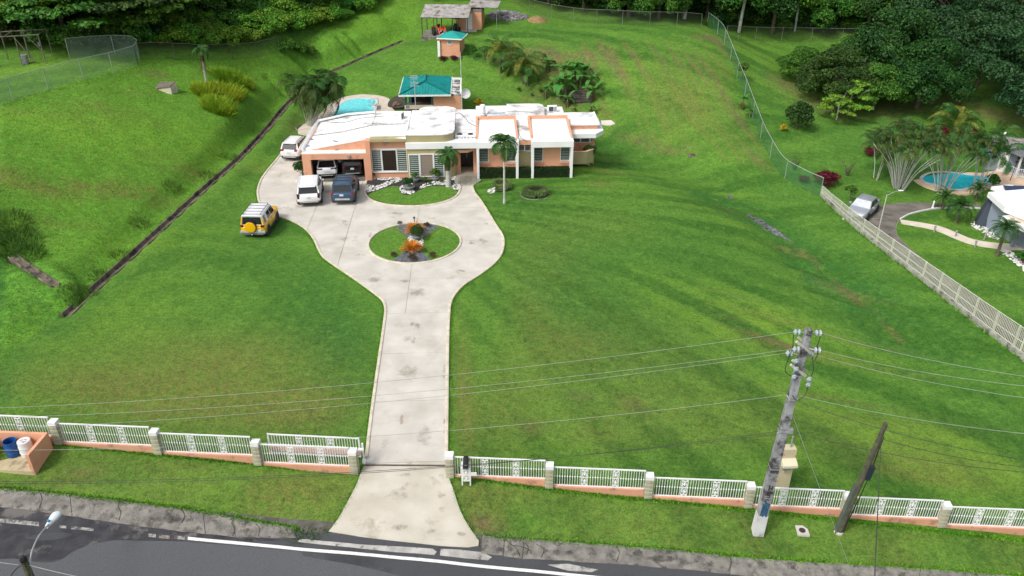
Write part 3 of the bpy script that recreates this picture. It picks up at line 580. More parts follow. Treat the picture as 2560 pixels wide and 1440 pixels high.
# recessed bay with the first window group
vb('wall', peach, (-9.25, -6.15, Yf+.45, Yf+.7, 0, .62), (-9.25, -6.15, Yf+.45, Yf+.7, 2.74, 3.52)); vb('fascia', olive, (-9.22, -6.16, Yf+.0, Yf+.8, 3.50, 3.74))
vb('window_surround', white, (-9.22, -6.16, Yf+.40, Yf+.5, 2.68, 2.76), (-9.22, -6.16, Yf+.36, Yf+.5, .58, .66))
jalousie(V, -9.18, -8.42, .68, 2.64, Yf+.47, 11); jalousie(V, -6.98, -6.2, .68, 2.64, Yf+.47, 11)
bw = ring(-8.36, -7.03, .665, 2.675, .07, Yf+.40, Yf+.5).o('window', whitem, V, True); link('screen', MB().box(-8.29, -7.10, Yf+.44, Yf+.49, .74, 2.60).mesh('screen', screen, off=rootloc(V)), bw)
sl_ = MB().box(-8.29, -7.10, Yf+.43, Yf+.439, -.006, .006).mesh('louvre', doorm, off=(V.location.x, V.location.y, 0))
for i in range(14): link('louvre', sl_, bw, (0, 0, .79+i*.135))
# curved tower
def rr(x0, x1, y0, y1, r, n=8): return [(x0, y0)]+[(x1-r+r*math.sin(t), y0+r-r*math.cos(t)) for t in np.linspace(0, PI/2, n)]+[(x1, y1), (x0, y1)]
MB().prism(rr(-6.13, -1.93, Yf, 70.2, 1.1), 0, 2.84).o('tower_wall', olive, V, True); MB().prism(rr(-6.13, -2.02, Yf+.06, 72.6, 1.1), 3.405, 4.0).o('tower_parapet', olive, V, True)
vb('band', white, (-6.18, -.1, Yf-.12, Yf+.9, 2.843, 3.402), bevel=.015); MB().prism(rr(-6.16, -1.99, Yf+.03, 72.65, 1.12), 4.002, 4.09).o('tower_roof', roofw, V, True)
MB().prism(rr(-6.05, -2.1, Yf+.2, 72.5, 1.05), 4.092, 4.10).o('roof_coating', roofw, V, True)
vb('parapet', white, (-6.16, -2.0, 72.35, 72.65, 4.092, 4.22), (-6.16, -6.02, Yf+1, 72.35, 4.092, 4.17))
jalousie(V, -5.93, -5.13, .36, 2.32, Yf-.03, 11); jalousie(V, -3.78, -3.02, .36, 2.32, Yf-.03, 11)
bw = ring(-5.05, -3.85, .30, 2.40, .07, Yf-.1, Yf+.01).o('window', whitem, V, True); link('blind', MB().box(-4.98, -3.92, Yf-.05, Yf+.0, .37, 2.33).mesh('blind', blindm, off=rootloc(V)), bw)
sl_ = MB().box(-4.98, -3.92, Yf-.056, Yf-.051, -.008, .008).mesh('blind_fold', mat('blind_shadow', (.19, .155, .13)), off=(V.location.x, V.location.y, 0))
for i in range(15): link('blind_fold', sl_, bw, (0, 0, .44+i*.13))
# entrance
vb('wall', peach, (-1.93, -1.55, Yf+1.2, 70.6, 0, 2.8), (-1.6, .0, 70.4, 70.6, 2.35, 2.84), (-1.93, -1.55, 70.2, 70.6, 0, 2.8), (-.42, .0, 68.4, 70.6, 0, 2.84))
MB().prism([(-1.95, Yf+.1), (-.85, Yf+.1), (-.12, Yf+.75), (-.12, 70.4), (-1.95, 70.4)], 2.40, 2.60).o('canopy', peach, V, True); MB().prism([(-1.93, Yf+.13), (-.86, Yf+.13), (-.14, Yf+.76), (-.14, 70.4), (-1.93, 70.4)], 2.602, 2.63).o('canopy_top', mat('stained_canopy', (.78, .66, .56), (.62, .42, .30), 1.8, .85), V, True)
dr = vb('door', doorm, (-1.55, -.99, 70.25, 70.35, .12, 2.3)); vb('door', doorm, (-.97, -.42, 70.25, 70.35, .12, 2.3))
for x in (-1.47, -.89):
    for z0, z1 in ((.3, 1.0), (1.15, 2.15)): link('door_panel', MB().box(x, x+.40, 70.22, 70.25, z0, z1).mesh('door_panel', mat('door_panel', (.02, .019, .019), (.03, .028, .028), 8, .35), off=rootloc(V)), dr)
link('handle', MB().box(-1.03, -1.0, 70.17, 70.25, 1.0, 1.3).mesh('handle', steel, off=rootloc(V)), dr)
vb('step', tilef, (-1.95, -.0, 68.2, 70.5, 0, .11))
# two bedroom bays with raised roofs
def bay(x0, x1):
    vb('column', white, (x0-.02, x0+.20, Yf-.12, Yf+.75, 0, 2.83), bevel=.012); vb('column', white, (x1-.20, x1+.02, Yf-.12, Yf+.75, 0, 2.83), bevel=.012)
    vb('fascia', white, (x0-.04, x1+.04, Yf-.14, Yf+.72, 2.832, 3.38), bevel=.012)
    vb('wall', peach, (x0+.2, x1-.2, Yf+.62, Yf+.85, 0, 1.28), (x0+1.02, x1-1.02, Yf+.62, Yf+.85, 1.28, 2.83), (x0+.2, x1-.2, Yf+.62, Yf+.85, 2.74, 2.83))
    for a, b in ((x0+.24, x0+.98), (x1-.98, x1-.24)):
        jalousie(V, a, b, 1.36, 2.70, Yf+.64, 9, fr=.045); vb('sill', peach, (a-.08, b+.08, Yf+.5, Yf+.64, 1.14, 1.27))
    MB().prism([(x0-.03, Yf+.722), (x0+.16, Yf+.722), (x0+.16, 72.9), (x0-.03, 72.9)], 2.9, [3.43, 3.43, 3.86, 3.86]).prism([(x1-.16, Yf+.722), (x1+.03, Yf+.722), (x1+.03, 72.9), (x1-.16, 72.9)], 2.9, [3.43, 3.43, 3.86, 3.86]).box(x0-.03, x1+.03, 72.9, 73.1, 2.9, 3.88).o('parapet', peach, V, True)
    MB().quad((x0+.16, Yf-.12, 3.384), (x1-.16, Yf-.12, 3.384), (x1-.16, 72.9, 3.60), (x0+.16, 72.9, 3.60)).o('raised_roof', roofc, V, True)
    vb('lamp', greym, (x0+1.55, x0+1.85, Yf+.4, Yf+.6, 2.62, 2.76))
bay(-.10, 3.50); bay(4.66, 8.24)
vb('wall', olive, (3.52, 4.64, Yf+.95, Yf+1.2, 0, 2.08), p=None); vb('fascia', peach, (3.55, 4.61, Yf+.55, Yf+1.2, 2.86, 3.28))
vb('wall_cap', olive, (3.5, 4.66, Yf+.8, Yf+1.22, 2.08, 2.12)); jalousie(V, 3.60, 4.05, 2.2, 2.78, Yf+.98, 4, fr=.04); jalousie(V, 4.14, 4.58, 2.2, 2.78, Yf+.98, 4, fr=.04)
# body and flat roofs
vb('wall', peach, (-9.3, -2.0, 70.3, 76.4, 0, 3.28), (.0, 8.15, Yf+1.22, 76.6, 0, 3.2), (-2.0, 0., 70.62, 76.4, 0, 3.2), (8.17, 10.75, 72.0, 75.2, -.6, 2.9))
vb('main_roof', roofw, (-9.45, -6.2, 72.5, 75.8, 3.30, 3.43), (-6.18, -2.02, 72.68, 76.7, 3.30, 3.40), (-2.0, -.14, 70.3, 76.9, 3.20, 3.36), (-.12, 8.2, 73.12, 77.3, 3.20, 3.38), (3.54, 4.62, Yf+.56, 73.1, 3.285, 3.34), (-2.0, -.14, Yf+.9, 70.28, 3.1, 3.2))
vb('roof_kerb', white, (-9.5, -6.2, 75.82, 76.0, 3.25, 3.56), (-.1, 2.85, 77.32, 77.45, 3.2, 3.52), (-2., -.14, 72.6, 72.72, 3.362, 3.42), (3.54, 4.62, 72.6, 73.0, 3.342, 3.46))
MB().prism(rr(2.85, 6.3, 74.6, 77.6, .6)[0:1]+[(6.3, 74.6)]+[(6.3-.7+.7*math.cos(t), 76.9-.7+.7*math.sin(t)) for t in np.linspace(0, PI/2, 7)]+[(2.85, 76.9)], 3.382, 3.85).o('raised_roof', roofw, V, True)
MB().prism([(-3.75+1.75*math.cos(t), 76.75+1.0*math.sin(t)) for t in np.linspace(0, PI, 18)], 3.25, 3.46).o('rounded_roof', roofw, V, True)
vb('wall', peach, (-9.42, -9.2, 75.6, 77.2, 0, 3.3))
# east wing with balcony
vb('wing_roof', roofw, (8.22, 11.05, 71.85, 75.4, 3.30, 3.40)); vb('wing_band', peach, (8.27, 10.95, 71.9, 75.3, 2.905, 3.298)); vb('parapet', white, (8.22, 11.1, 71.75, 71.85, 3.31, 3.46), (11.0, 11.1, 71.86, 75.4, 3.31, 3.46))
MB().prism([(8.27, 70.6), (10.65, 70.6), (11.45, 71.6), (11.45, 75.3), (8.27, 75.3)], 2.50, 2.90).o('wing_canopy', white, V, True)
jalousie(V, 8.42, 9.35, 1.75, 2.44, 71.75, 7, fr=.05); jalousie(V, 9.47, 10.2, 1.75, 2.44, 71.75, 7, fr=.05)
vb('wall', peach, (8.25, 10.75, 71.8, 72.0, -.6, 1.68))
sidew = jalousie(V, 0, .62, 1.75, 2.44, 0, 7, fr=.05); sidew.data.transform(Matrix.Translation(V.location)); sidew.location = (10.3-V.location.x, 71.75-V.location.y, 0); sidew.rotation_euler = (0, 0, R(50))
for c in sidew.children:
    if c.name.startswith('pane'): c.data.transform(Matrix.Translation(V.location))
    else: c.location += V.location
BP = [(8.26, 69.9), (9.75, 69.9), (10.45, 70.5), (10.75, 71.8)]
m_ = MB()
for (a, b) in zip(BP[:-1], BP[1:]):
    d = Vector((b[0]-a[0], b[1]-a[1])).normalized(); nn = Vector((-d.y, d.x))*.14
    m_.prism([a, b, (b[0]+nn.x, b[1]+nn.y), (a[0]+nn.x, a[1]+nn.y)], .30, 1.45)
m_.o('balcony_parapet', olive, V, True)
m_ = MB()
for (a, b) in zip(BP[:-1], BP[1:]):
    d = Vector((b[0]-a[0], b[1]-a[1])).normalized(); nn = Vector((-d.y, d.x))
    m_.prism([(a[0]-nn.x*.03, a[1]-nn.y*.03), (b[0]-nn.x*.03, b[1]-nn.y*.03), (b[0]+nn.x*.17, b[1]+nn.y*.17), (a[0]+nn.x*.17, a[1]+nn.y*.17)], 1.452, 1.50)
m_.o('balcony_coping', mat('peach_coping', (.70, .45, .33), (.6, .38, .28), 3), V, True)
MB().prism([(8.26, 69.95), (9.7, 69.95), (10.4, 70.55), (10.7, 71.8), (8.26, 71.8)], .32, .45).o('balcony_floor', peach, V, True); vb('plinth', olive, (8.25, 10.3, 70.9, 75.2, -1.6, .32))
for x, y, z in ((-12.2, Yf+.82, 2.56), (-11.1, Yf-.02, 2.30)): vb('lamp', greym, (x-.14, x+.14, y-.14, y, z-.1, z+.08))
vb('lamp', greym, (-7.9, -7.6, Yf+.18, Yf+.44, 3.30, 3.44))
for px, py, px2, py2 in ((836,377,841,391),): pass
# ---------------------------------------------------------------- things on the roof
def ac(x, y, z, rz, label, sz=(.8, .32, .6)):
    a = T('air_conditioner', label, 'air conditioner', (x, y, z), rz, 'air conditioners on the villa roof')
    MB().box(-sz[0]/2, sz[0]/2, -sz[1]/2, sz[1]/2, .04, sz[2]).o('casing', white, a, bevel=.015); MB().box(-sz[0]/2+.06, -sz[0]/2+.16, -.1, .1, 0, .04).box(sz[0]/2-.16, sz[0]/2-.06, -.1, .1, 0, .04).o('feet', greym, a)
    g = MB().box(-sz[0]*.36, sz[0]*.12, -sz[1]/2-.012, -sz[1]/2-.002, .1, sz[2]-.07).o('grille', blackm, a)
    for i in range(5): link('grille_bar', MB().box(-sz[0]*.36, sz[0]*.12, -sz[1]/2-.02, -sz[1]/2-.012, .14+i*.09, .155+i*.09).mesh('grille_bar', greym), g)
    MB().box(sz[0]*.18, sz[0]*.44, -sz[1]/2-.012, -sz[1]/2-.002, .1, sz[2]-.07).o('side_panel', greym, a)
x, y = G(1003, 297, 3.4); ac(x, y, 3.405, R(75), 'grey and white condenser standing alone on the left of the flat roof')
x, y = G(1380, 279, 3.4); ac(x, y, 3.385, R(4), 'white air conditioner with black grille at the back right of the roof', (.9, .35, .6))
def fans(x, y, z, label):
    a = T('air_conditioner', label, 'air conditioner', (x, y, z), 0, 'air conditioners on the villa roof')
    MB().box(-.42, .42, -.3, .3, 0, .42).o('casing', white, a, bevel=.02)
    for s_ in (-.2,): MB().lathe([(.26, 0), (.26, .02), (.02, .03)], (0, 0, .42), 14).o('fan_grille', blackm, a)
    for s_ in (-.2, .2): MB().lathe([(.06, 0), (.06, .1)], (s_, -.31, .12), 8).o('valve', greym, a)
fans(-1.55, 68.9, 3.202, 'low white fan unit on the entrance roof, nearer the curved tower'); fans(-.62, 68.9, 3.202, 'low white fan unit on the entrance roof, nearer the bedroom bay')
x, y = G(1207, 290, 3.4); wh = T('water_heater', 'white drum water heater on its stand at the back of the roof', 'water heater', (x, y, 3.385))
MB().box(-.22, .22, -.2, .2, 0, .12).o('stand', greym, wh); MB().lathe([(.02, .12), (.27, .14), (.27, 1.02), (.2, 1.1), (.02, 1.12)], n=18).o('tank', whitem, wh, smooth=False); MB().tube([(.2, 0, .2), (.5, .0, .05), (1.4, .1, .05)], .025, 5).o('pipe', greym, wh)
sp = T('solar_panel', 'flat pale solar water panel lying beside the white drum heater', 'solar panel', (x+1.1, y-.1, 3.385), R(-8)); MB().slab([(-.7, -.35, .1), (1.0, -.45, .1), (1.0, .45, .32), (-.7, .5, .32)], .08).o('panel', mat('pale_panel', (.55, .6, .62), (.42, .47, .5), 2, .2), sp); MB().box(-.6, -.5, .2, .4, 0, .2).box(.8, .9, .2, .4, 0, .2).box(-.6, .9, -.3, -.25, 0, .03).o('stand', greym, sp)
def flood(px, py, z, rz, label, sz=.34):
    x, y = G(px, py, z); a = T('floodlight', label, 'floodlight', (x, y, z), rz, 'floodlights on the villa roof')
    MB().tube([(0, 0, 0), (0, 0, .22)], .025, 5).o('post', greym, a); MB().slab([(-sz/2, -.10, .22), (sz/2, -.10, .22), (sz/2, .05, .22+sz), (-sz/2, .05, .22+sz)], .06).o('lamp_head', greym, a)
flood(948, 279, 3.44, R(200), 'grey square floodlight on the roof edge beside the swimming pool', .4); flood(1020, 276, 3.42, R(190), 'grey square floodlight on the roof in front of the bar pavilion')
for px, py, z, lb in ((778,352,2.86,'grey floodlight bar leaning out from the left eave of the garage roof'), (768,368,2.70,'lower grey floodlight bar at the left front corner of the garage roof'), (838,357,3.05,'short grey floodlight bar on the front of the garage roof')):
    x, y = G(px, py, z); a = T('floodlight', lb, 'floodlight', (x, y, z-.02), R(-25), 'floodlights on the villa roof')
    MB().tube([(0, 0, 0), (0, 0, .15)], .02, 5).o('post', greym, a); MB().box(-.25, .25, -.05, .06, .15, .22).o('lamp_head', steel, a)
def cable(name, pts, r, m, label, cat='cable', group=None, n=5, k=6):
    pts = sm(pts, k); c = Vector(pts[0]); b = MB().tube([(p[0]-c.x, p[1]-c.y, p[2]-c.z) for p in pts], r, n); o = b.o(name, m); o.location = c
    return props(o, label, cat, group)
cabm = mat('black_cable', (.02, .02, .02), (.03, .03, .03), 5, .6)
zz = lambda l, z: [(*G(a, b, z), z) for a, b in l]
cable('roof_cable', zz([(1120,300),(1140,284),(1150,283),(1165,297),(1172,306),(1195,318)], 3.46), .022, cabm, 'dark cable coiling over the middle of the white roof', group='cables on the villa roof')
cable('roof_cable', zz([(1195,283),(1250,283),(1272,278),(1320,280),(1345,284)], 3.9), .018, cabm, 'thin cable crossing the raised box at the back of the roof', group='cables on the villa roof')
cable('roof_cable', zz([(1295,325),(1300,340),(1310,350),(1320,354)], 3.36), .018, cabm, 'cable in the strip of roof between the two raised bays', group='cables on the villa roof')
cable('roof_cable', zz([(815,305),(860,306),(900,296),(935,292),(960,290)], 3.5), .02, cabm, 'thin cable along the back of the garage roof', group='cables on the villa roof')
# ---------------------------------------------------------------- swimming pool, bar pavilion, huts and shelter behind the villa
def water_mat(name, c):
    m = bpy.data.materials.new(name); m.use_nodes = True; n = m.node_tree.nodes; l = m.node_tree.links; b = n['Principled BSDF']
    b.inputs['Base Color'].default_value = (*c, 1); b.inputs['Roughness'].default_value = .06; b.inputs['Specular IOR Level'].default_value = .5
    tc = n.new('ShaderNodeTexCoord'); t = n.new('ShaderNodeTexNoise'); t.inputs['Scale'].default_value = 2.2; t.inputs['Detail'].default_value = 3; t.inputs['Distortion'].default_value = .8; l.new(tc.outputs['Object'], t.inputs['Vector'])
    r = n.new('ShaderNodeValToRGB'); r.color_ramp.elements[0].position = .35; r.color_ramp.elements[0].color = (*[x*.86 for x in c], 1); r.color_ramp.elements[1].position = .65; r.color_ramp.elements[1].color = (*[min(1, x*1.12) for x in c], 1); l.new(t.outputs['Fac'], r.inputs[0]); l.new(r.outputs[0], b.inputs['Base Color'])
    bp = n.new('ShaderNodeBump'); bp.inputs['Strength'].default_value = .25; bp.inputs['Distance'].default_value = .04; l.new(t.outputs['Fac'], bp.inputs['Height']); l.new(bp.outputs[0], b.inputs['Normal']); return m
def flat(px, z): return [G(a, b, z) for a, b in px]
decktile = mat('pool_deck', (.66, .57, .48), (.54, .47, .39), 1.6, .85, bump=.2, bscale=20, stain=(.32, .28, .24), sscale=1.2, slo=.6, shi=.8)
def pool(label, deck, water, z, wc, place, dm=None):
    dk = sm(flat(deck, z), 5, True)[:]; wt = sm(flat(water, z+.02), 6, True); c = np.mean(wt, 0)
    p = T('swimming_pool', label, 'swimming pool', (c[0], c[1], z))
    MB().prism(ccw(dk), z-.25, z+.01).o('deck', dm or decktile, p, True)
    pth = ccw(wt); sweep(pth, .34, .07, closed=True, zf=lambda x, y: z+.01, base=-.02).o('coping', mat('pool_coping', (.66, .62, .56), (.55, .5, .44), 3, .8), p, True) if False else None
    m = sweep(pth, .3, .06, closed=True, zf=lambda x, y: z+.012, base=-.01); m.o('coping', mat('pool_coping', (.60, .62, .62), (.5, .52, .52), 3, .8), p, True)
    MB().prism(pth, z+.011, z+.03).o('water', water_mat('pool_water_'+place, wc), p, True)
    return p
pl = pool('bright turquoise kidney shaped swimming pool behind the villa roof', [(745,330),(800,285),(818,265),(845,248),(872,240),(905,236),(940,238),(965,243),(978,253),(975,264),(985,275),(1000,300),(990,330),(880,335)],
     [(832,292),(838,276),(852,260),(870,250),(898,246),(925,247),(940,250),(944,256),(938,261),(934,267),(938,274),(936,286),(915,300),(870,302)], .2, (.20, .78, .84), 'villa')
x, y = G(941, 264, .25); ml = MB()
for s_ in (-.22, .22): ml.tube(sm([(x+s_, y, .2), (x+s_, y, .95), (x+s_-.3, y, 1.0), (x+s_-.55, y, .6), (x+s_-.6, y, .2)], 4), .03, 6)
for z in (.35, .6): ml.tube([(x-.8, y, z), (x-.36, y, z)], .025, 5)
ml.o('ladder', steel, pl, True)
sb = T('shrub_bed', 'pebble bed with boulders beside the bar pavilion and pool', 'flower bed', (*G(995,258,.2), .2)); c = sb.location
MB().prism([(p[0]-c.x, p[1]-c.y) for p in ccw(sm(flat([(972,255),(985,243),(1000,240),(1012,250),(1012,268),(985,270),(970,266)], .2), 4, True))], -.05, .06).o('soil', soil, sb)
for px, py, r in ((990,258,.38),(985,262,.22),(997,260,.25)):
    x, y = G(px, py, .4); b_ = MB().lathe([(r*.8, -.2), (r, .05), (r*.75, r*.55), (r*.2, r*.75), (.001, r*.78)], (x-c.x, y-c.y, .1), 9); b_.o('boulder', mat('brown_rock', (.22, .13, .09), (.12, .08, .06), 3, .9, bump=.6), sb)
# bar pavilion
def pav():
    p = T('bar_pavilion', 'open sided bar pavilion with a teal hipped metal roof beside the pool', 'pavilion', (-5.2, 84, .2))
    x0, x1, y0, y1, ze, zr = -7.95, -2.7, 83.4, 90.4, 2.95, 3.72
    def panel(corners, n, nm='roof_panel'):                       # standing seam sheets on one slope: eave a-b, ridge d-c
        a, b, c_, d = [Vector(v) for v in corners]; ed = b-a; L = ed.length; ed = ed/L; sd_, sc2 = (d-a).dot(ed), (c_-a).dot(ed); up = (d-a)-ed*sd_
        f = lambda s_: (s_/sd_ if s_ < sd_ else (1. if s_ <= sc2 else max(0, (L-s_)/(L-sc2))))
        for i in range(n):
            s0, s1 = L*i/n+.006, L*(i+1)/n-.006; dz = Vector((0, 0, random.uniform(0, .010))); ks = sorted([s0, s1]+[k for k in (sd_, sc2) if s0 < k < s1])
            tp = [a+ed*k+up*max(.004, f(k))+dz for k in ks]; m = MB().slab([tuple(p_) for p_ in [a+ed*s0+dz, a+ed*s1+dz]+tp[::-1]], .03); w_ = ed*.04; hz = Vector((0, 0, .06)); e0, r0 = a+ed*s0+dz, tp[0]; r1 = a+ed*(s0+.04)+up*max(.004, f(s0+.04))+dz
            m.add([tuple(q_) for q_ in (e0, e0+w_, r1, r0, e0+hz, e0+w_+hz, r1+hz, r0+hz)], [(0, 1, 5, 4), (4, 5, 6, 7), (1, 2, 6, 5), (3, 0, 4, 7)]); m.o(nm, tealm, p, True)
    xm = (x0+x1)/2-.1; ya, yb2 = y0+2.2, y1-2.3
    panel([(x0, y0, ze), (x1, y0, ze), (xm+.03, ya, zr), (xm-.03, ya, zr)], 18)
    panel([(x1, y0, ze), (x1, y1, ze), (xm+.02, yb2, zr), (xm+.02, ya, zr)], 15); panel([(x0, y1, ze), (x0, y0, ze), (xm-.02, ya, zr), (xm-.02, yb2, zr)], 15); panel([(x1, y1, ze), (x0, y1, ze), (xm-.03, yb2, zr), (xm+.03, yb2, zr)], 18)
    hip = mat('teal_ridge', (.002, .12, .11), (.004, .14, .13), 2, .4)
    for a, b in (((x0, y0, ze+.05), (xm, ya, zr+.06)), ((x1, y0, ze+.05), (xm, ya, zr+.06))): MB().tube([a, b], .075, 5).o('hip_cap', hip, p, True)
    MB().tube([(xm, ya, zr+.07), (xm, yb2, zr+.07)], .12, 6).o('ridge_cap', tealm, p, True)
    for bx in ((x0-.06, x1+.06, y0-.08, y0-.005, ze-.16, ze+.0), (x0-.08, x0-.005, y0, y1, ze-.16, ze), (x1+.005, x1+.08, y0, y1, ze-.16, ze)): MB().box(*bx).o('fascia', whitem, p, True)
    MB().box(x0+.15, x1-.1, y0+.2, y1-.2, ze-.25, ze-.17).o('ceiling', mat('brown_ceiling', (.06, .035, .02), (.09, .05, .03), 5, .8), p, True)
    for x in (x0+.5, -4.75):
        for y in (y0+.5, y1-.6): MB().box(x, x+.22, y, y+.22, .2, ze-.25).o('post', mat('green_post', (.02, .12, .10), (.03, .14, .12), 3, .6), p, True)
    MB().box(x0+.3, -1.75, y0+.3, y1, .0, .2).o('floor', mat('dark_tile', (.12, .09, .07), (.07, .055, .05), 2, .6), p, True)
    MB().box(x0+.45, -4.55, y0+.35, y0+.6, 1.35, 1.72).o('bar_beam', mat('cream_render', (.62, .56, .42), (.56, .5, .38), 2, .8), p, True)
    MB().box(-4.5, -1.62, y0+.45, y0+.7, .0, ze-.26).o('wall', peach, p, True); MB().box(-1.85, -1.62, y0+.72, y1-1, .0, ze-.26).o('wall', peach, p, True); MB().box(-4.5, -4.3, y0+.72, y1, .2, ze-.26).o('wall', peach, p, True)
    MB().box(-2.6, -1.6, y0+.42, y1-.9, 2.70, 2.86).o('flat_roof', mat('stained_roof', (.62, .61, .58), (.42, .41, .39), 1.6, .9, stain=(.07, .07, .065), sscale=1.1, slo=.5, shi=.62), p, True)
    MB().box(-1.72, -1.58, y0+.42, y1-.9, 2.862, 3.0).o('parapet', white, p, True); MB().box(-2.6, -1.73, y1-1.05, y1-.9, 2.862, 3.05).o('parapet', white, p, True)
    MB().box(x0+.4, -4.5, y1-.3, y1-.1, .2, 1.2).o('back_counter', dark, p, True)
pav()
def stool(x, y, lb):
    s_ = T('bar_stool', lb, 'stool', (x, y, .2), 0, 'bar stools under the pavilion'); MB().lathe([(.2, 0), (.2, .03), (.03, .05), (.03, .7)], n=8).o('pedestal', steel, s_); MB().lathe([(.05, .7), (.19, .72), (.19, .78), (.02, .8)], n=10).o('seat', blackm, s_); MB().box(-.17, .17, .15, .19, .8, 1.08).o('backrest', blackm, s_); return s_
for i, (x, lb) in enumerate(((-7.0, 'black bar stool nearest the left corner post under the teal roof'), (-6.2, 'black bar stool in the middle of the bar front under the teal roof'), (-5.3, 'black bar stool nearest the peach wall under the teal roof'))): stool(x, 83.3+.1*i, lb)
bc = T('bar_counter', 'dark bar counter under the teal roofed pavilion', 'counter', (-6, 84.6, .2)); MB().box(-1.3, 1.3, -.25, .25, 0, 1.0).o('cabinet', mat('dark_red_wood', (.05, .022, .018), (.08, .03, .025), 4, .6), bc); MB().box(-1.4, 1.4, -.35, .35, 1.0, 1.06).o('counter_top', blackm, bc)
# masts, dish
def mast(px, py, z, h, name, label, r=.035):
    x, y = G(px, py, z); o = T(name, label, 'antenna', (x, y, z)); MB().tube([(0, 0, 0), (0, 0, h)], r, 6).o('pole', steel, o); return o
m_ = mast(1040, 283, 3.3, 3.6, 'tv_antenna', 'thin grey television antenna on a pole in front of the teal roof'); m_['group'] = 'antennas by the pavilion'
for z, l in ((3.55, .35), (3.4, .42), (3.25, .3), (2.95, .4), (2.8, .36), (2.6, .42)): MB().tube([(-l, 0, z), (l, 0, z)], .02, 4).o('element', steel, m_)
MB().tube([(-.28, 0, 2.5), (-.28, 0, 3.6)], .015, 4).o('boom', steel, m_); MB().tube([(.28, 0, 2.5), (.28, 0, 3.6)], .015, 4).o('boom', steel, m_)
x, y = -1.55, 83.7; o = T('antenna_mast', 'tall thin white antenna mast at the right corner of the pavilion', 'antenna', (x, y, .3)); MB().tube([(0, 0, 0), (0, 0, 3.5), (0, 0, 6.9)], [.04, .035, .015], 6).o('pole', whitem, o); MB().box(-.2, .0, -.03, .03, 2.2, 2.26).o('bracket', steel, o)
d = T('satellite_dish', 'grey satellite dish on the right wall of the bar pavilion', 'satellite dish', (-1.45, 84.2, 2.35), R(-15))
dd = MB().lathe([(.02, 0), (.22, .03), (.4, .10), (.5, .17), (.47, .17), (.3, .07), (.02, .03)], n=18).o('dish', mat('dish_grey', (.55, .57, .58), (.48, .5, .51), 2, .5), d); dd.rotation_euler = (R(72), 0, R(20)); dd.location = (.35, -.15, .5)
MB().tube([(-.15, 0, .1), (.2, 0, .15), (.3, -.1, .45)], .03, 5).o('arm', steel, d); MB().tube([(.35, -.2, .35), (.6, -.75, .45)], .015, 4).box(.55, .66, -.82, -.72, .42, .5).o('feed_horn', whitem, d)
# pump hut with teal pyramid roof
q = P(1130, 143); hz = q.z; hx0, hy0 = q.x-1.75, q.y-.0
hut = T('pump_hut', 'small square peach hut with a teal pyramid roof on the back lawn', 'hut', (hx0+1.85, hy0+1.3, hz), R(-14)); hut.scale = (.92, .92, .92)
MB().box(-1.25, 1.25, -1.25, 1.25, -.3, 2.3).o('wall', peach, hut); MB().box(-1.45, 1.5, -1.5, 1.45, -.35, .08).o('plinth', conc_old, hut)
ex, ez, ezr = 1.62, 2.28, 3.05
for k in range(4):
    a = [(-ex, -ex), (ex, -ex), (ex, ex), (-ex, ex)]; b, c_ = a[k], a[(k+1) % 4]; MB().slab([(*b, ez+.1), (*c_, ez+.1), (0, 0, ezr)], .05).o('roof_panel', mat('teal_paint', (.01, .36, .30), (.008, .29, .25), 1.2, .5, stain=(.05, .2, .18), sscale=2, slo=.6, shi=.8), hut)
f = ring(-ex-.03, ex+.03, -ex-.03, ex+.03, .12, 0, .13).o('fascia', white, hut); f.rotation_euler = (PI/2, 0, 0); f.location = (0, 0, ez-.02)
wv = ring(-.34, .30, 1.55, 2.05, .05, -1.30, -1.24).o('window', whitem, hut)
for i in range(4): MB().slab([(-.3, -1.3, 1.63+i*.11), (.26, -1.3, 1.63+i*.11), (.26, -1.26, 1.69+i*.11), (-.3, -1.26, 1.69+i*.11)], .02).o('slat', slatm, wv)
MB().box(-.3, .26, -1.256, -1.252, 1.59, 2.0).o('pane', glass, wv); MB().box(-1.34, -1.26, -.9, .1, .08, 2.0).o('door', whitem, hut); MB().box(-1.62, -1.3, -1.5, -1.3, .0, 2.0).o('side_screen', white, hut)
MB().slab([(-1.9, -1.2, 2.55), (-1.35, -1.5, 2.75), (-1.3, -1.4, 2.78), (-1.85, -1.1, 2.58)], .12).o('bracket', steel, hut)
def pot(name, x, y, z, r, h, m, label, group, parent=None):
    p = T(name, label, 'planter', (x, y, z), 0, group) if parent is None else parent
    MB().lathe([(r*.62, 0), (r*.9, h*.55), (r, h*.86), (r*1.1, h*.88), (r*1.1, h), (r*.9, h), (r*.85, h*.85), (.001, h*.84)], n=18).o('bowl', m, p, smooth=False); return p
# tractor shelter: open lean-to, store room, second lean-to
S = P(1180, 75); shz = S.z
shd = T('tractor_shelter', 'open shelter with low corrugated metal roof over the orange tractor', 'shelter', (*P2(1118, 84), P(1118, 84).z), R(-6))
corr = mat('weathered_corrugated_iron', (.52, .50, .48), (.34, .32, .30), 1.3, .55, metal=.25, stain=(.20, .12, .08), sscale=1.5, slo=.56, shi=.72, bump=.2)
def corrugated(p, x0, x1, y0, y1, z0, z1, n, nm='roof_sheet'):    # n ribbed sheets, high side at y1
    for i in range(n):
        a = x0+(x1-x0)*i/n; b = x0+(x1-x0)*(i+1)/n+.04; m = MB(); k = 9
        for j in range(k):
            x = a+(b-a)*j/(k-1); dz = (.03 if j % 2 else 0)+.012*(i % 2)
            m.v += [(x, y0-random.uniform(0, .05), z0+dz), (x, y1, z1+dz)]
        m.f = [(2*j, 2*j+2, 2*j+3, 2*j+1) for j in range(k-1)]; m.o(nm, corr, p)
sx, sy = 2.95, 2.1
corrugated(shd, -sx, sx, -sy, sy, 2.35, 3.15, 7)
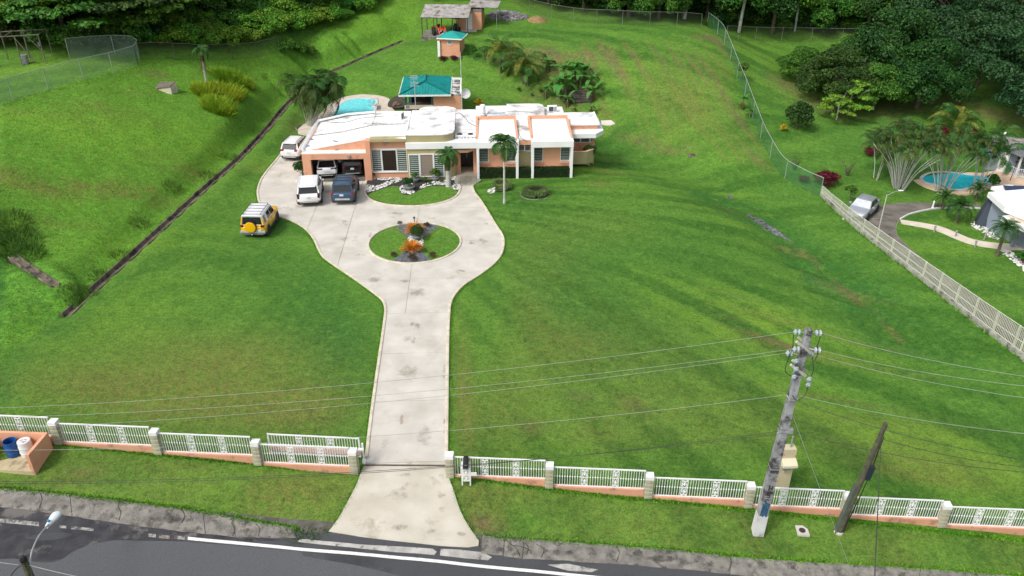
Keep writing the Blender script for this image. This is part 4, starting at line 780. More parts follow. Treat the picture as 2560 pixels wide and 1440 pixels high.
for x in (-sx+.12, -.95, .95, sx-.12):
    for y in (-sy+.15, sy-.15): MB().box(x-.05, x+.05, y-.05, y+.05, -.5, 2.42+(.70 if y > 0 else 0)).o('post', mat('dark_steel', (.05, .05, .05), (.08, .06, .05), 4, .6), shd)
for y, z in ((-sy+.15, 2.28), (sy-.15, 2.98)): MB().box(-sx, sx, y-.04, y+.04, z, z+.1).o('beam', MATS['dark_steel'], shd)
MB().box(-sx, sx, -sy, sy, -.5, .04).o('floor_slab', conc_old, shd)
st_ = T('store_room', 'peach store room with a white door behind the tractor shelter', 'shed', (*P2(1180, 74), P(1180, 74).z), R(-10))
MB().box(-1.9, 1.25, 0, 2.4, -.4, 2.35).o('wall', peach, st_); MB().box(-2.0, 1.35, -.1, 2.5, 2.352, 2.45).o('roof', mat('grey_membrane', (.16, .16, .16), (.26, .25, .24), 1.4, .9), st_)
dw = MB().box(-.75, .05, -.05, -.005, -.02, 2.0).o('door', whitem, st_); MB().box(-.05, .0, -.09, -.05, .95, 1.1).o('handle', steel, dw); MB().box(-1.5, .7, -1.0, -.1, -.5, .05).o('step', conc_pale, st_)
l2 = T('lean_to', 'flat pale sheet metal lean-to on thin posts right of the store room', 'shelter', (*P2(1208, 66), P(1208, 66).z), R(-10))
corrugated(l2, -1.9, 2.0, -.9, 2.0, 2.5, 2.85, 5)
for x in (-.2, 1.85):
    for y in (-.7, 1.8): MB().tube([(x, y, -.6), (x, y, 2.55+(.3 if y > 0 else 0))], .035, 6).o('post', steel, l2)
MB().box(-1.9, 2.0, -.75, -.65, 2.4, 2.5).o('beam', steel, l2)
# tractor
orange = mat('orange_paint', (.62, .055, .012), (.5, .04, .01), 2, .4, coat=.3, stain=(.2, .06, .03), sscale=2, slo=.6, shi=.8); rubber = mat('rubber', (.018, .018, .018), (.03, .029, .028), 6, .9, bump=.3)
tr = T('tractor', 'orange compact tractor with front loader bucket parked under the metal roof', 'tractor', (*P2(1100, 92), P(1100, 92).z+.05), R(196))
def wheel(p, x, y, r, wd, rimm, name='wheel', tyre=None):
    t = MB().lathe([(r*.55, -wd/2), (r*.9, -wd/2), (r, -wd*.32), (r, wd*.32), (r*.9, wd/2), (r*.55, wd/2)], n=18).o(name, tyre or rubber, p); t.rotation_euler = (0, PI/2, 0); t.location = (x, y, r)
    MB().lathe([(.001, -wd*.46), (r*.2, -wd*.46), (r*.26, -wd*.36), (r*.56, -wd*.42), (r*.56, wd*.42), (r*.26, wd*.36), (r*.2, wd*.46), (.001, wd*.46)], n=12).o('rim', rimm, t); return t
for x in (-.62, .62): wheel(tr, x, -.55, .58, .34, orange); wheel(tr, x*.85, .95, .38, .24, orange)
MB().box(-.28, .28, .1, 1.45, .62, 1.12).o('bonnet', orange, tr, bevel=.06); MB().box(-.2, .2, -.9, 1.2, .4, .64).o('chassis', blackm, tr); MB().box(-.26, .26, 1.45, 1.48, .68, 1.05).o('grille', blackm, tr)
for x in (-.62, .62): MB().slab([(x-.2, -1.1, 1.05), (x+.2, -1.1, 1.05), (x+.2, -.1, 1.15), (x-.2, -.1, 1.15)], .06).o('fender', orange, tr)
MB().box(-.22, .22, -.75, -.35, .85, 1.0).box(-.22, .22, -.8, -.7, 1.0, 1.35).o('seat', blackm, tr); MB().tube([(-.5, -.9, .9), (-.5, -.9, 2.1), (.5, -.9, 2.1), (.5, -.9, .9)], .04, 6).o('roll_bar', blackm, tr); MB().tube([(0, .05, 1.1), (0, -.15, 1.35)], .03, 5).lathe([(.17, 0), (.19, .02), (.17, .04)], (0, -.18, 1.35), 12).o('steering_wheel', blackm, tr)
for x in (-.42, .42): MB().tube([(x, .0, 1.25), (x, 1.0, 1.2), (x, 1.75, .55), (x, 2.05, .35)], .075, 6).o('loader_arm', orange, tr)
MB().slab([(-.85, 2.0, .12), (.85, 2.0, .12), (.85, 2.55, .08), (-.85, 2.55, .08)], .05).slab([(-.85, 2.0, .62), (.85, 2.0, .62), (.85, 1.95, .12), (-.85, 1.95, .12)], .05).o('bucket', orange, tr); MB().prism([(-.87, 1.95), (-.82, 1.95), (-.82, 2.5), (-.87, 2.5)], .08, [.62, .62, .15, .15]).prism([(.82, 1.95), (.87, 1.95), (.87, 2.5), (.82, 2.5)], .08, [.62, .62, .15, .15]).o('bucket_side', orange, tr)
for x in (-.2, .2): hl = MB().lathe([(.08, 0), (.08, .03), (.001, .04)], (0, 0, 0), 8).o('headlight', whitem, tr); hl.rotation_euler = (-PI/2, 0, 0); hl.location = (x, 1.49, .95)
mw_ = T('riding_mower', 'small dark zero turn mower parked at the right of the tractor', 'mower', (*P2(1140, 82), P(1140, 82).z+.05), R(185))
MB().box(-.5, .5, -.2, .7, .12, .3).o('mower_deck', blackm, mw_, bevel=.04); MB().box(-.3, .3, -.75, -.1, .3, .75).o('engine_cover', blackm, mw_, bevel=.05); MB().box(-.22, .22, -.25, .2, .5, .62).box(-.22, .22, -.32, -.24, .6, 1.05).o('seat', blackm, mw_)
for x in (-.5, .5): wheel(mw_, x, -.5, .27, .22, greym); wheel(mw_, x*.8, .85, .15, .12, greym)
for x in (-.18, .18): MB().tube([(x, .2, .4), (x, .35, .9), (x*.4, .35, .95)], .02, 5).o('lever', greym, mw_)
MB().tube([(-.35, -.4, .6), (-.35, -.4, 1.7), (.35, -.4, 1.7), (.35, -.4, .6)], .03, 5).slab([(-.4, -.75, 1.75), (.4, -.75, 1.75), (.4, .1, 1.72), (-.4, .1, 1.72)], .05).o('sunshade', blackm, mw_)
# heaps at the back
def heap(name, label, cat, px, py, rx, ry, n, sz, m, h=.5):
    c = P(px, py); b = MB()
    for i in range(n):
        a = random.random()*2*PI; t = math.sqrt(random.random()); x, y = c.x+rx*t*math.cos(a), c.y+ry*t*math.sin(a); s_ = sz*random.uniform(.6, 1.3)
        b.cbox((x, y, H(x, y)+h*(1-t)*random.random()+s_*.2), (s_*1.6, s_, s_*.7), random.random()*3)
    o = b.o(name, m); props(o, label, cat); return o
heap('rubble_pile', 'wide low heap of grey broken stones on the back lawn', 'rubble', 1270, 40, 2.6, 1.5, 260, .26, mat('grey_rubble', (.30, .29, .30), (.15, .145, .15), 3, .9, isl=.35), .45)
c = P(1342, 50); props(MB().lathe([(1.5, -.2), (1.2, .12), (.7, .38), (.2, .5), (.001, .5)], (c.x, c.y, c.z), 14).o('dirt_mound', mat('tan_earth', (.30, .20, .09), (.20, .14, .06), 2, .95, bump=.6)), 'small tan earth mound right of the grey rubble', 'mound')
c = P(1447, 248); tb = T('timber_bed', 'old dark timber planks edging the slope below the banana plants', 'planks', c, R(-8)); plank = mat('old_plank', (.10, .085, .075), (.05, .043, .04), 3, .9, bump=.4)
for i in range(5): MB().box(-1.5+.1*random.random(), 1.35+.2*random.random(), -.9+.42*i, -.52+.42*i, -.1, .12+.16*i+random.uniform(-.02, .02)).o('plank', plank, tb)
c = P(418, 228); hb = T('concrete_chamber', 'cream concrete box half sunk in the grassy bank', 'concrete box', c, R(-12)); MB().prism([(-.95, -.35), (.75, -.5), (.8, .55), (-.9, .55)], -.8, [.25, .55, .7, .6]).o('wall', mat('cream_concrete', (.62, .56, .42), (.5, .45, .34), 2, .9, bump=.3), hb); MB().prism([(-1.02, -.4), (.70, -.55), (.72, .6), (-.96, .6)], [.26, .56, .71, .61], [.34, .64, .79, .69]).o('lid', mat('mossy_lid', (.20, .16, .13), (.10, .09, .07), 4, .95, bump=.5), hb)
c = P(1520, 308); props(drape([P2(1502,303),P2(1528,302),P2(1538,311),P2(1524,315),P2(1504,313)], .08, .2, .6).o('concrete_pad', conc_pale), 'small pale concrete pad beside the east wing on the grass', 'concrete pad')
c = P(1731, 388); vbx = T('valve_box', 'small square brown valve box sunk in the right lawn', 'valve box', c); MB().box(-.35, .35, -.28, .28, -.1, .06).o('frame', conc_old, vbx); MB().box(-.27, .27, -.2, .2, .062, .09).o('lid', mat('rusty_lid', (.10, .055, .04), (.06, .04, .03), 3, .9), vbx)
# ---------------------------------------------------------------- drainage channels
drm = mat('drain_concrete', (.22, .18, .13), (.10, .085, .065), 1.4, .9, bump=.5, bscale=14, detail=9, stain=(.035, .035, .028), sscale=1.2, slo=.48, shi=.66)
def channel(path, zs, wd, dep, name, kind='structure'):
    n = len(path); m = MB(); Pp = [Vector(p) for p in path]
    prof = ((-1.5, -.3), (-1.38, .005), (-1.05, .02), (-.75, -dep), (.65, -dep), (1.05, .02), (1.45, .005), (1.6, -.3))
    for i in range(n):
        t = (Pp[min(i+1, n-1)]-Pp[max(i-1, 0)]).normalized(); nn = Vector((-t.y, t.x))
        for s_, z in prof: m.v.append((Pp[i].x-nn.x*s_*wd/2, Pp[i].y-nn.y*s_*wd/2, zs[i]+z+random.uniform(-.012, .012)))
    k = len(prof)
    for i in range(n-1):
        for j in range(k-1): m.f.append((i*k+j, i*k+j+1, (i+1)*k+j+1, (i+1)*k+j)[::-1])
    m.f += [tuple(range(k)), tuple((n-1)*k+j for j in range(k))[::-1]]
    return props(m.o(name, drm), kind=kind)
channel(CH, CHZ, .52, .24, 'drainage_channel'); channel(D2, D2Z, .42, .14, 'drainage_channel')
# puddle in the swale
mw2 = mat('muddy_water', (.17, .18, .19), (.07, .07, .06), 3.5, .06, spec=.6, lo=.42, hi=.6)
pud = drape(pxpoly([(1866,537),(1878,537),(1890,545),(1905,549),(1918,561),(1936,571),(1950,581),(1968,596),(1980,604),(1966,600),(1952,592),(1938,588),(1925,578),(1912,574),(1900,562),(1884,553),(1874,545)], 3), .03, .02, .6).o('puddle', mw2); props(pud, kind='structure')
pud = drape(pxpoly([(1815,488),(1828,490),(1835,494),(1824,495)], 3), .03, .02, .6).o('puddle', mw2); props(pud, kind='structure')
# ---------------------------------------------------------------- front fence: rusticated pillars, peach base wall, white railings
stone = mat('cast_stone', (.47, .45, .34), (.38, .37, .27), 3, .85, bump=.25, bscale=30, stain=(.22, .23, .15), sscale=2.5, slo=.6, shi=.8)
basew = mat('fence_base_peach', (.66, .34, .22), (.58, .29, .185), 1.1, .88, bump=.15, bscale=30, stain=(.30, .17, .11), sscale=1.6, slo=.6, shi=.8)
bal_me = MB()
for prof in (): pass
bal_me.box(-.011, .011, -.011, .011, 0, 1.10).lathe([(.001, .50), (.036, .53), (.036, .57), (.001, .60)], n=6); bal_me = bal_me.mesh('baluster', whitem)
blk_me = MB().prism([(-.15, -.15), (.15, -.15), (.15, .15), (-.15, .15)], 0, .035).prism([(-.19, -.19), (.19, -.19), (.19, .19), (-.19, .19)], .037, .20).box(-.15, .15, -.15, .15, .202, .235).mesh('block', stone)
def ornament():                                                   # cast scroll panel: frame, rings and leaves
    m = MB(); t = lambda pts, r=.017: m.tube(pts, r, 4, False)
    for x in (-.145, .145): m.box(x-.015, x+.015, -.014, .014, 0, .80)
    for z in (.10, .40, .70): m.box(-.13, .13, -.012, .012, z-.015, z+.015)
    for z0, s_ in ((.25, 1), (.55, -1)):
        for q in (-1, 1):
            t([(q*(.06+.05*math.cos(a)), 0, z0+.10*math.sin(a)) for a in np.linspace(0, 2*PI, 9)])
            t([(0, 0, z0-.13*s_), (q*.05, 0, z0-.02*s_), (q*.11, 0, z0+.05*s_), (q*.06, 0, z0+.13*s_)])
        m.lathe([(.001, -.03), (.045, 0), (.001, .03)], (0, 0, z0), 6)
    for q in (-1, 1): t([(q*.02, 0, .02), (q*.11, 0, .06), (q*.03, 0, .10)]); t([(q*.02, 0, .78), (q*.11, 0, .74), (q*.03, 0, .70)])
    m.v = [(x, y, z*1.36) for x, y, z in m.v]; return m.mesh('ornament', whitem)
orn_me = ornament()
FA = math.atan(-.105); fdir = Vector((math.cos(FA), math.sin(FA)))
def fpt(px, py):                                                  # pillar foot
    p = P(px, py); return Vector((p.x, fence_y(p.x), H(p.x, fence_y(p.x))))
def railing(par, a, b, z, n, orn=True, hh=1.08, nm='fence_panel'):
    """level railing between two points a, b (xy); rail at z+hh"""
    d = Vector((b.x-a.x, b.y-a.y)); L = d.length; rz = math.atan2(d.y, d.x); o = rootloc(par)
    f = MB().box(0, L, -.03, .03, hh, hh+.055).box(0, L, -.022, .022, .0, .04).o(nm, whitem, par); f.location = (a.x-o.x, a.y-o.y, z-o.z); f.rotation_euler = (0, 0, rz)
    xo = [L*.34, L*.68] if orn else []
    for i in range(n):
        x = L*(i+.5)/n
        if any(abs(x-q) < .15 for q in xo): continue
        link('baluster', bal_me, f, (x, 0, .02))
    for q in xo: link('ornament', orn_me, f, (q, 0, .01))
    return f
def pillar(par, p, nb=5, zb=-.25):
    o = rootloc(par); q = MB().box(-.145, .145, -.145, .145, zb, nb*.237).o('pillar', stone, par); q.location = p-o; q.rotation_euler = (0, 0, FA)
    for i in range(nb): link('block', blk_me, q, (0, 0, .003+i*.237))
    MB().box(-.19, .19, -.19, .19, nb*.237+.003, nb*.237+.20).o('cap', whitem, q); return q
def base_wall(par, a, b, top):
    o = rootloc(par); d = Vector((b.x-a.x, b.y-a.y)); L = d.length; nn = Vector((-d.y, d.x))/L*.1; n = 8; m = MB(); pts_ = [(a.x+d.x*i/n, a.y+d.y*i/n) for i in range(n+1)]
    for (x, y) in pts_: zb = H(x, y)-.25; m.v += [(x-nn.x, y-nn.y, zb), (x+nn.x, y+nn.y, zb), (x+nn.x, y+nn.y, top), (x-nn.x, y-nn.y, top)]
    for i in range(n):
        for j in range(4): k = (j+1) % 4; m.f.append((i*4+j, (i+1)*4+j, (i+1)*4+k, i*4+k)[::-1])
    m.f += [(0, 1, 2, 3)[::-1], tuple(n*4+j for j in range(4))]; return m.o('base_wall', basew, par, True)
def fence(xs, label, hh0=1.19):
    ps = [fpt(*p) for p in xs]; f = T('railing_fence', label, 'fence', ps[0], 0, 'railing fences along the street')
    for p in ps: pillar(f, p)
    for a, b in zip(ps[:-1], ps[1:]):
        d = (b-a); d.z = 0; d.normalize(); A_, B_ = a+d*.2, b-d*.2; top = max(a.z, b.z)+.10
        base_wall(f, A_, B_, top); railing(f, A_, B_, top+.005, 36)
    return f
fL = fence([(-110,1080),(152,1107),(398,1135),(648,1160),(889,1175)], 'white railing fence left of the driveway with peach base wall and stone pillars')
fR = fence([(1126,1192),(1373,1220),(1620,1246),(1870,1272),(2112,1300),(2358,1328),(2605,1354)], 'white railing fence right of the driveway stepping down the street on peach base')
# sliding gate parked behind the left fence
a, b = fpt(672,1150), fpt(903,1170); ga = T('sliding_gate', 'white sliding gate rolled open behind the left railing fence', 'gate', (a.x, a.y+.75, a.z+.10))
f = railing(ga, Vector((a.x, a.y+.75, 0)), Vector((b.x, b.y+.7, 0)), a.z+.12, 34, True, 1.12, 'gate_frame'); L = (Vector((b.x, b.y))-Vector((a.x, a.y))).length
for x in (0.03, L-.03): MB().box(x-.03, x+.03, -.03, .03, -.02, 1.2).o('stile', whitem, f)
MB().box(0, L, -.04, .04, .14, .42).o('kick_plate', mat('faded_pink', (.62, .42, .36), (.55, .36, .3), 2, .7), f)
gp = fpt(910,1172); gp.y += .55; gq = T('gate_post', 'white steel post and roller guide at the left side of the gateway', 'gate post', gp); MB().box(-.04, .04, -.04, .04, -.1, 1.35).o('post', whitem, gq); MB().box(-.22, .05, -.14, .02, .95, 1.05).o('guide', whitem, gq); MB().box(-.06, .1, -.2, .0, .25, .42).o('latch', whitem, gq)
gt = props(drape([(P2(909,1163)), P2(1117,1164), P2(1117,1168), P2(908,1167)], .056, .03, .5).o('gate_track', mat('rusty_track', (.12, .09, .07), (.08, .06, .05), 5, .8)), 'dark rusty gate track across the driveway between the fence pillars', 'gate track')
# bin enclosure with two barrels
c = P(38,1150); be = T('bin_enclosure', 'three sided peach wall enclosure for rubbish bins at the left verge', 'enclosure', c, FA)
MB().box(-1.3, 1.35, -.75, .85, -.3, .035).o('floor_slab', mat('yellowed_concrete', (.50, .42, .25), (.40, .34, .22), 2, .9, bump=.3, stain=(.22, .18, .12), sscale=2, slo=.55, shi=.75), be)
MB().box(-1.25, 1.38, .70, .86, -.3, 1.02).o('back_wall', peach, be); MB().box(1.22, 1.38, -.74, .698, -.3, 1.0).o('side_wall', peach, be); MB().box(-1.38, -1.22, -.74, .698, -.3, 1.0).o('side_wall', peach, be)
def barrel(px, py, m, label, lid=None):
    p = P(px, py); g = T('barrel', label, 'barrel', (p.x, p.y, c.z+.035), 0, 'barrels in the bin enclosure')
    MB().lathe([(.26, 0), (.29, .04), (.3, .26), (.315, .28), (.3, .30), (.3, .55), (.315, .57), (.3, .59), (.29, .86), (.27, .86), (.26, .82), (.25, .1), (.001, .08)], n=20).o('drum', m, g); return g
bp_ = mat('blue_plastic', (.012, .085, .30), (.01, .07, .25), 2, .4); barrel(36,1136, bp_, 'open blue plastic barrel inside the peach bin enclosure')
g = barrel(72,1138, mat('white_plastic', (.70, .72, .72), (.6, .62, .62), 2, .45), 'white plastic barrel with red marks beside the blue barrel'); redm = mat('red_paint', (.45, .03, .04), (.35, .02, .03), 3, .5)
for a_, b_, rz in ((-.1, .02, .5), (.08, .06, -.4), (.02, -.1, .1), (.1, -.1, .9)): MB().cbox((a_, b_, .875), (.16, .035, .006), rz).o('red_mark', redm, g)
MB().lathe([(.27, .862), (.27, .872), (.001, .872)], n=20).o('lid', MATS['white_plastic'], g)
# letterbox on a scroll stand
c = P(1166,1213); lb = T('letterbox', 'black arched letterbox on a white scrollwork stand by the right pillar', 'letterbox', c, FA+R(4))
for x in (-.19, .19): MB().box(x-.03, x+.03, -.03, .03, -.1, 1.15).box(x-.03, x+.03, .3, .36, -.1, 1.15).o('post', whitem, lb); 
for z in (.25, 1.0): MB().box(-.19, .19, -.02, .02, z, z+.04).o('rail', whitem, lb)
so_ = link('scroll_panel', orn_me, lb, (0, -.02, .27)); so_.scale = (1, 1, .66)
bx_ = MB(); prof = [(-.13, .0), (.13, .0), (.13, .16)]+[(.13*math.cos(t), .16+.13*math.sin(t)) for t in np.linspace(.2, PI-.2, 8)]+[(-.13, .16)]; n = len(prof)
bx_.v = [(x, -.18, z+1.16) for x, z in prof]+[(x, .42, z+1.16) for x, z in prof]; bx_.f = [tuple(range(n)), tuple(range(2*n-1, n-1, -1))]+[(i, n+i, n+(i+1) % n, (i+1) % n) for i in range(n)]; bx_.o('box', blackm, lb); MB().box(-.06, .06, -.20, -.182, 1.36, 1.4).o('handle', steel, lb); MB().box(-.22, .22, -.1, .36, 1.10, 1.155).o('shelf', whitem, lb); MB().box(.24, .50, -.05, .0, .62, .80).o('paper_tray', whitem, lb); MB().box(.21, .26, -.03, .0, .66, .74).o('bracket', whitem, lb)
# ---------------------------------------------------------------- utility poles and wires
polec = mat('pole_concrete', (.36, .37, .38), (.20, .205, .21), 1.6, .85, bump=.3, bscale=20, stain=(.05, .048, .045), sscale=.9, slo=.5, shi=.62)
base = P(1893,1332)
def pole_top(px, py, bx, by): # height where the axis is nearest to the pixel
    best = min(((abs((lambda d, t: d[0]*t-bx)(ray(px, py), by/ray(px, py)[1])), 0),)); return ZY(px, py, by)
ptx, ptz = ZY(2027, 830, base.y-.15); pole_h = ptz-base.z; lean = math.atan2(ptx-base.x, pole_h)
up_ = T('utility_pole', 'tall weathered square concrete utility pole with white insulators on the right verge', 'utility pole', base)
up_.rotation_euler = (R(-.5), lean, R(-4))
w0, w1 = .235, .125; m = MB(); n = 10
for i in range(n+1):
    t = i/n; w_ = w0+(w1-w0)*t; z = -.5+(pole_h+.5)*t; m.v += [(-w_, -w_, z), (w_, -w_, z), (w_, w_, z), (-w_, w_, z)]
for i in range(n):
    for j in range(4): k = (j+1) % 4; m.f.append((i*4+j, i*4+k, (i+1)*4+k, (i+1)*4+j))
m.f += [(0, 3, 2, 1), tuple(n*4+j for j in range(4))]; m.o('shaft', polec, up_, bevel=.02)
wz = lambda z: w0+(w1-w0)*(z+.5)/(pole_h+.5)
m = MB(); 
for z0, z1 in ((0, 1.25),): a_, b_ = wz(z0)+.004, wz(z1)+.004; m.add([(-a_, -a_, z0), (a_, -a_, z0), (a_, a_, z0), (-a_, a_, z0), (-b_, -b_, z1), (b_, -b_, z1), (b_, b_, z1), (-b_, b_, z1)], [(0, 1, 5, 4), (1, 2, 6, 5), (2, 3, 7, 6), (3, 0, 4, 7)])
m.o('white_base', mat('chalky_white', (.62, .63, .63), (.5, .51, .51), 2, .9, stain=(.25, .25, .25), sscale=2, slo=.6, shi=.75), up_)
# painted scrawl on the face: dark blue brush strokes and letters
def on_face(name, pts2, z0, m_, wd=.02):
    for st_ in pts2:
        mm = MB(); 
        for (xa, za), (xb, zb) in zip(st_[:-1], st_[1:]):
            L = math.hypot(xb-xa, zb-za) or 1; nx_, nz_ = -(zb-za)/L*wd/2, (xb-xa)/L*wd/2; ya, yb2 = -wz(z0+za)-.008, -wz(z0+zb)-.008
            mm.quad((xa-nx_, ya, z0+za-nz_), (xb-nx_, yb2, z0+zb-nz_), (xb+nx_, yb2, z0+zb+nz_), (xa+nx_, ya, z0+za+nz_))
        mm.o(name, m_, up_)
bluep = mat('blue_paint', (.035, .12, .20), (.02, .07, .13), 6, .8, lo=.4, hi=.6)
on_face('blue_smear', [[(-.13, .05), (-.12, .75)], [(-.04, .0), (-.05, .9)], [(.04, .1), (.03, .85)], [(.11, .0), (.12, .8)], [(-.15, .6), (.15, .72)], [(-.15, .3), (.15, .25)]], 1.2, bluep, .075)
blk = mat('black_paint', (.015, .015, .016), (.02, .02, .02), 3, .8)
on_face('letter', [[(-.06, 0), (-.06, .30)], [(-.06, .15), (.08, .15)], [(.08, .02), (.08, .28)]], 2.75, blk, .045); on_face('letter', [[(.1, .27), (-.06, .27), (-.08, .15), (.07, .12), (.06, 0), (-.09, .02)]], 2.35, blk, .045); on_face('letter', [[(.0, .0), (-.1, .12), (-.02, .26), (.06, .2)]], 2.0, blk, .04)
insm = mat('porcelain', (.40, .46, .50), (.32, .38, .42), 3, .25, spec=.6); armm = mat('crossarm_steel', (.66, .64, .58), (.52, .50, .45), 4, .6, metal=.2)
def insulator(par, x, y, z, rz, n=2):
    o = MB(); 
    for i in range(n): o.lathe([(.02, 0), (.11, .02), (.13, .06), (.09, .09), (.04, .10), (.02, .14)], (0, 0, i*.15), 10)
    q = o.o('insulator', insm, par); q.rotation_euler = (0, PI/2, rz); q.location = (x, y, z); return q
AR = []                                                            # attachment points, pole-local
for z, y in ((pole_h-.15, 0.), (pole_h-.75, -.32), (pole_h-1.32, .25)):
    for s_ in (-1, 1): insulator(up_, s_*(.28 if s_ > 0 else .30), y, z, 0 if s_ > 0 else PI); MB().tube([(s_*.1, y*.7, z), (s_*.3, y, z)], .018, 5).o('clamp', steel, up_)
    AR.append((z, y))
for z, tilt in ((pole_h-.75, .35), (pole_h-1.85, .45)):
    for q in (-1, 1):
        b_ = MB().cbox((0, 0, 0), (1.0, .07, .10)).o('crossarm', armm, up_); b_.location = (.08*q, q*.17, z); b_.rotation_euler = (0, R(38), R(12))
for z, x, y in ((pole_h-1.75, -.22, -.2), (pole_h-2.1, -.25, -.25), (pole_h-2.2, .4, -.2), (pole_h-2.5, .45, -.15), (pole_h-1.3, -.35, -.3)): insulator(up_, x, y, z, R(-70), 1)
for pts_ in ([(-.55, 0, pole_h-.3), (-.5, -.1, pole_h-.9), (-.62, -.2, pole_h-1.5), (-.6, -.25, pole_h-1.9), (-.2, -.25, pole_h-2.15)], [(.5, 0, pole_h-.75), (.55, -.1, pole_h-1.1), (.3, -.3, pole_h-1.5)], [(.5, .2, pole_h-1.4), (.55, -.1, pole_h-1.9), (.4, -.2, pole_h-2.3)], [(.45, -.2, pole_h-2.4), (.4, -.3, pole_h-2.9), (.1, -.35, pole_h-3.2), (-.1, -.3, pole_h-3.0)], [(.55, .1, pole_h-.2), (.5, 0, pole_h-.6), (.3, -.2, pole_h-.9)]):
    MB().tube(sm(pts_, 5), .018, 5).o('jumper_wire', cabm, up_)
MB().tube([(-.22, 0, pole_h-3.2), (-.16, -.25, pole_h-3.28), (.16, -.25, pole_h-3.28), (.24, 0, pole_h-3.2)], .025, 5).o('bracket', steel, up_)
for z in (3.9, 5.9, 6.1, pole_h-2.2): w_ = wz(z)+.012; ring(-w_, w_, -w_, w_, .014, 0, .07).o('band', steel, up_).rotation_euler = (PI/2, 0, 0) if False else (0, 0, 0)
for c_ in [c for c in up_.children if c.name.split('.')[0] == 'band']: c_.rotation_euler = (PI/2, 0, 0)
for i, z in enumerate((3.9, 5.9, 6.1, pole_h-2.2)): [c for c in up_.children if c.name.split('.')[0] == 'band'][i].location = (0, 0, z)
MB().box(.14, .34, -.22, .0, 5.95, 6.15).o('junction_box', greym, up_)
bpy.context.view_layer.update()
def loc(par, p): return par.matrix_basis @ Vector(p)
# second pole: short leaning timber pole
b2 = P(2096,1330); x2, z2 = ZY(2207, 1047, b2.y+.3); h2 = z2-b2.z
wood = mat('old_pole_wood', (.10, .095, .06), (.055, .055, .04), 4, .95, bump=.5, stain=(.12, .15, .06), sscale=1.5, slo=.55, shi=.75)
wp = T('timber_pole', 'short dark timber pole leaning right beside the fence with cables stapled on', 'utility pole', b2); wp.rotation_euler = (0, math.atan2(x2-b2.x, h2), 0); hl = math.hypot(h2, x2-b2.x)
MB().tube([(0, 0, -.3), (0, 0, hl*.5), (0, 0, hl)], [.17, .14, .10], 10).o('shaft', wood, wp); MB().box(-.2, -.08, -.13, .12, -.1, hl*.45).o('cable_cover', mat('green_grey_metal', (.10, .12, .10), (.07, .085, .07), 2, .6), wp)
MB().lathe([(.22, -.1), (.22, .06), (.17, .1)], n=10).o('collar', conc_pale, wp); MB().box(.08, .3, -.16, .02, hl*.52, hl*.64).o('junction_box', mat('navy_box', (.02, .03, .05), (.03, .04, .06), 2, .5), wp)
for k in range(4): MB().tube(sm([(.13, -.12+.03*k, .1), (.16+.03*random.random(), -.13, hl*.3), (.2, -.12, hl*.55), (.11, -.14+.02*k, hl*.8), (.1, -.1, hl*.9)], 4), .02, 5).o('cable', cabm, wp)
bpy.context.view_layer.update()
# meter pillar, water meter cover
c = P(1952,1222); mp = T('meter_pillar', 'cream concrete meter pillar with projecting hood behind the right fence', 'meter pillar', (c.x, c.y, c.z))
cream = mat('cream_paint', (.56, .50, .33), (.48, .43, .29), 1.5, .85, stain=(.50, .30, .16), sscale=2.6, slo=.66, shi=.72)
MB().prism([(-.33, -.12), (.33, -.12), (.33, .3), (-.33, .3)], -.4, 2.55).o('body', cream, mp); MB().prism([(-.36, -.5), (.36, -.5), (.36, -.122), (-.36, -.122)], [1.75, 1.75, 1.75, 1.75], [1.88, 1.88, 2.05, 2.05]).o('hood', mat('cream_light', (.66, .61, .44), (.6, .55, .4), 1.5, .8), mp); MB().box(-.2, .2, -.16, -.122, 1.35, 1.74).o('meter', greym, mp); MB().tube([(-.1, -.2, 1.35), (-.2, -.3, 1.4)], .04, 6).o('spout', greym, mp); MB().tube([(.1, .1, 2.55), (.1, .1, 3.2)], .04, 6).o('conduit', greym, mp)
c = P(2005,1328); wm = T('water_meter', 'round dark water meter cover in a pale concrete collar in the verge', 'meter cover', (c.x, c.y, c.z), FA)
MB().prism([(-.26, -.3), (.28, -.3), (.28, .1), (.1, .32), (-.26, .3)], -.15, .05).o('collar', conc_pale, wm); MB().lathe([(.15, .052), (.15, .07), (.001, .075)], n=16).o('lid', mat('dark_iron', (.05, .035, .03), (.03, .025, .02), 4, .8), wm)
# street lamp on a timber pole at the lower left, just in frame
lx, lz = ZY(60, 1402, 22.3); lp = T('street_lamp', 'white street lamp head on a curved arm atop a mossy timber pole', 'street lamp', (lx, 22.3, H(lx, 22.3))); hz_ = lz-lp.location.z
MB().tube([(0, 0, -.3), (0, 0, hz_)], [.17, .125], 9).o('pole', mat('mossy_wood', (.12, .12, .06), (.05, .05, .03), 5, .95, bump=.6), lp); MB().lathe([(.13, 0), (.14, .1), (.09, .22), (.001, .24)], (0, 0, hz_), 8).o('pole_cap', blackm, lp)
def rel(px, py, Y): x, z = ZY(px, py, Y); return (x-lx, Y-22.3, z-lp.location.z)
arm = sm([rel(75,1412,22.3), rel(80,1378,22.8), rel(96,1342,23.5), rel(117,1316,24.2), rel(122,1311,24.35)], 6); MB().tube(arm, .032, 8).o('arm', steel, lp)
hA, hB = Vector(rel(116,1318,24.25)), Vector(rel(148,1278,25.1)); ax = (hB-hA).normalized(); m = MB(); sd = ax.cross(Vector((0, 0, 1))).normalized(); uu = sd.cross(ax)
pr = [(0, .06, .07), (.12, .09, .09), (.22, .10, .10), (.34, .13, .10), (.6, .19, .12), (.8, .20, .11), (.93, .14, .07), (1, .04, .02)]; Lh = (hB-hA).length
for t, a_, b_ in pr:
    c_ = hA+ax*Lh*t
    for j in range(12): an = 2*PI*j/12; m.v.append(tuple(c_+sd*a_*math.cos(an)+uu*b_*math.sin(an)))
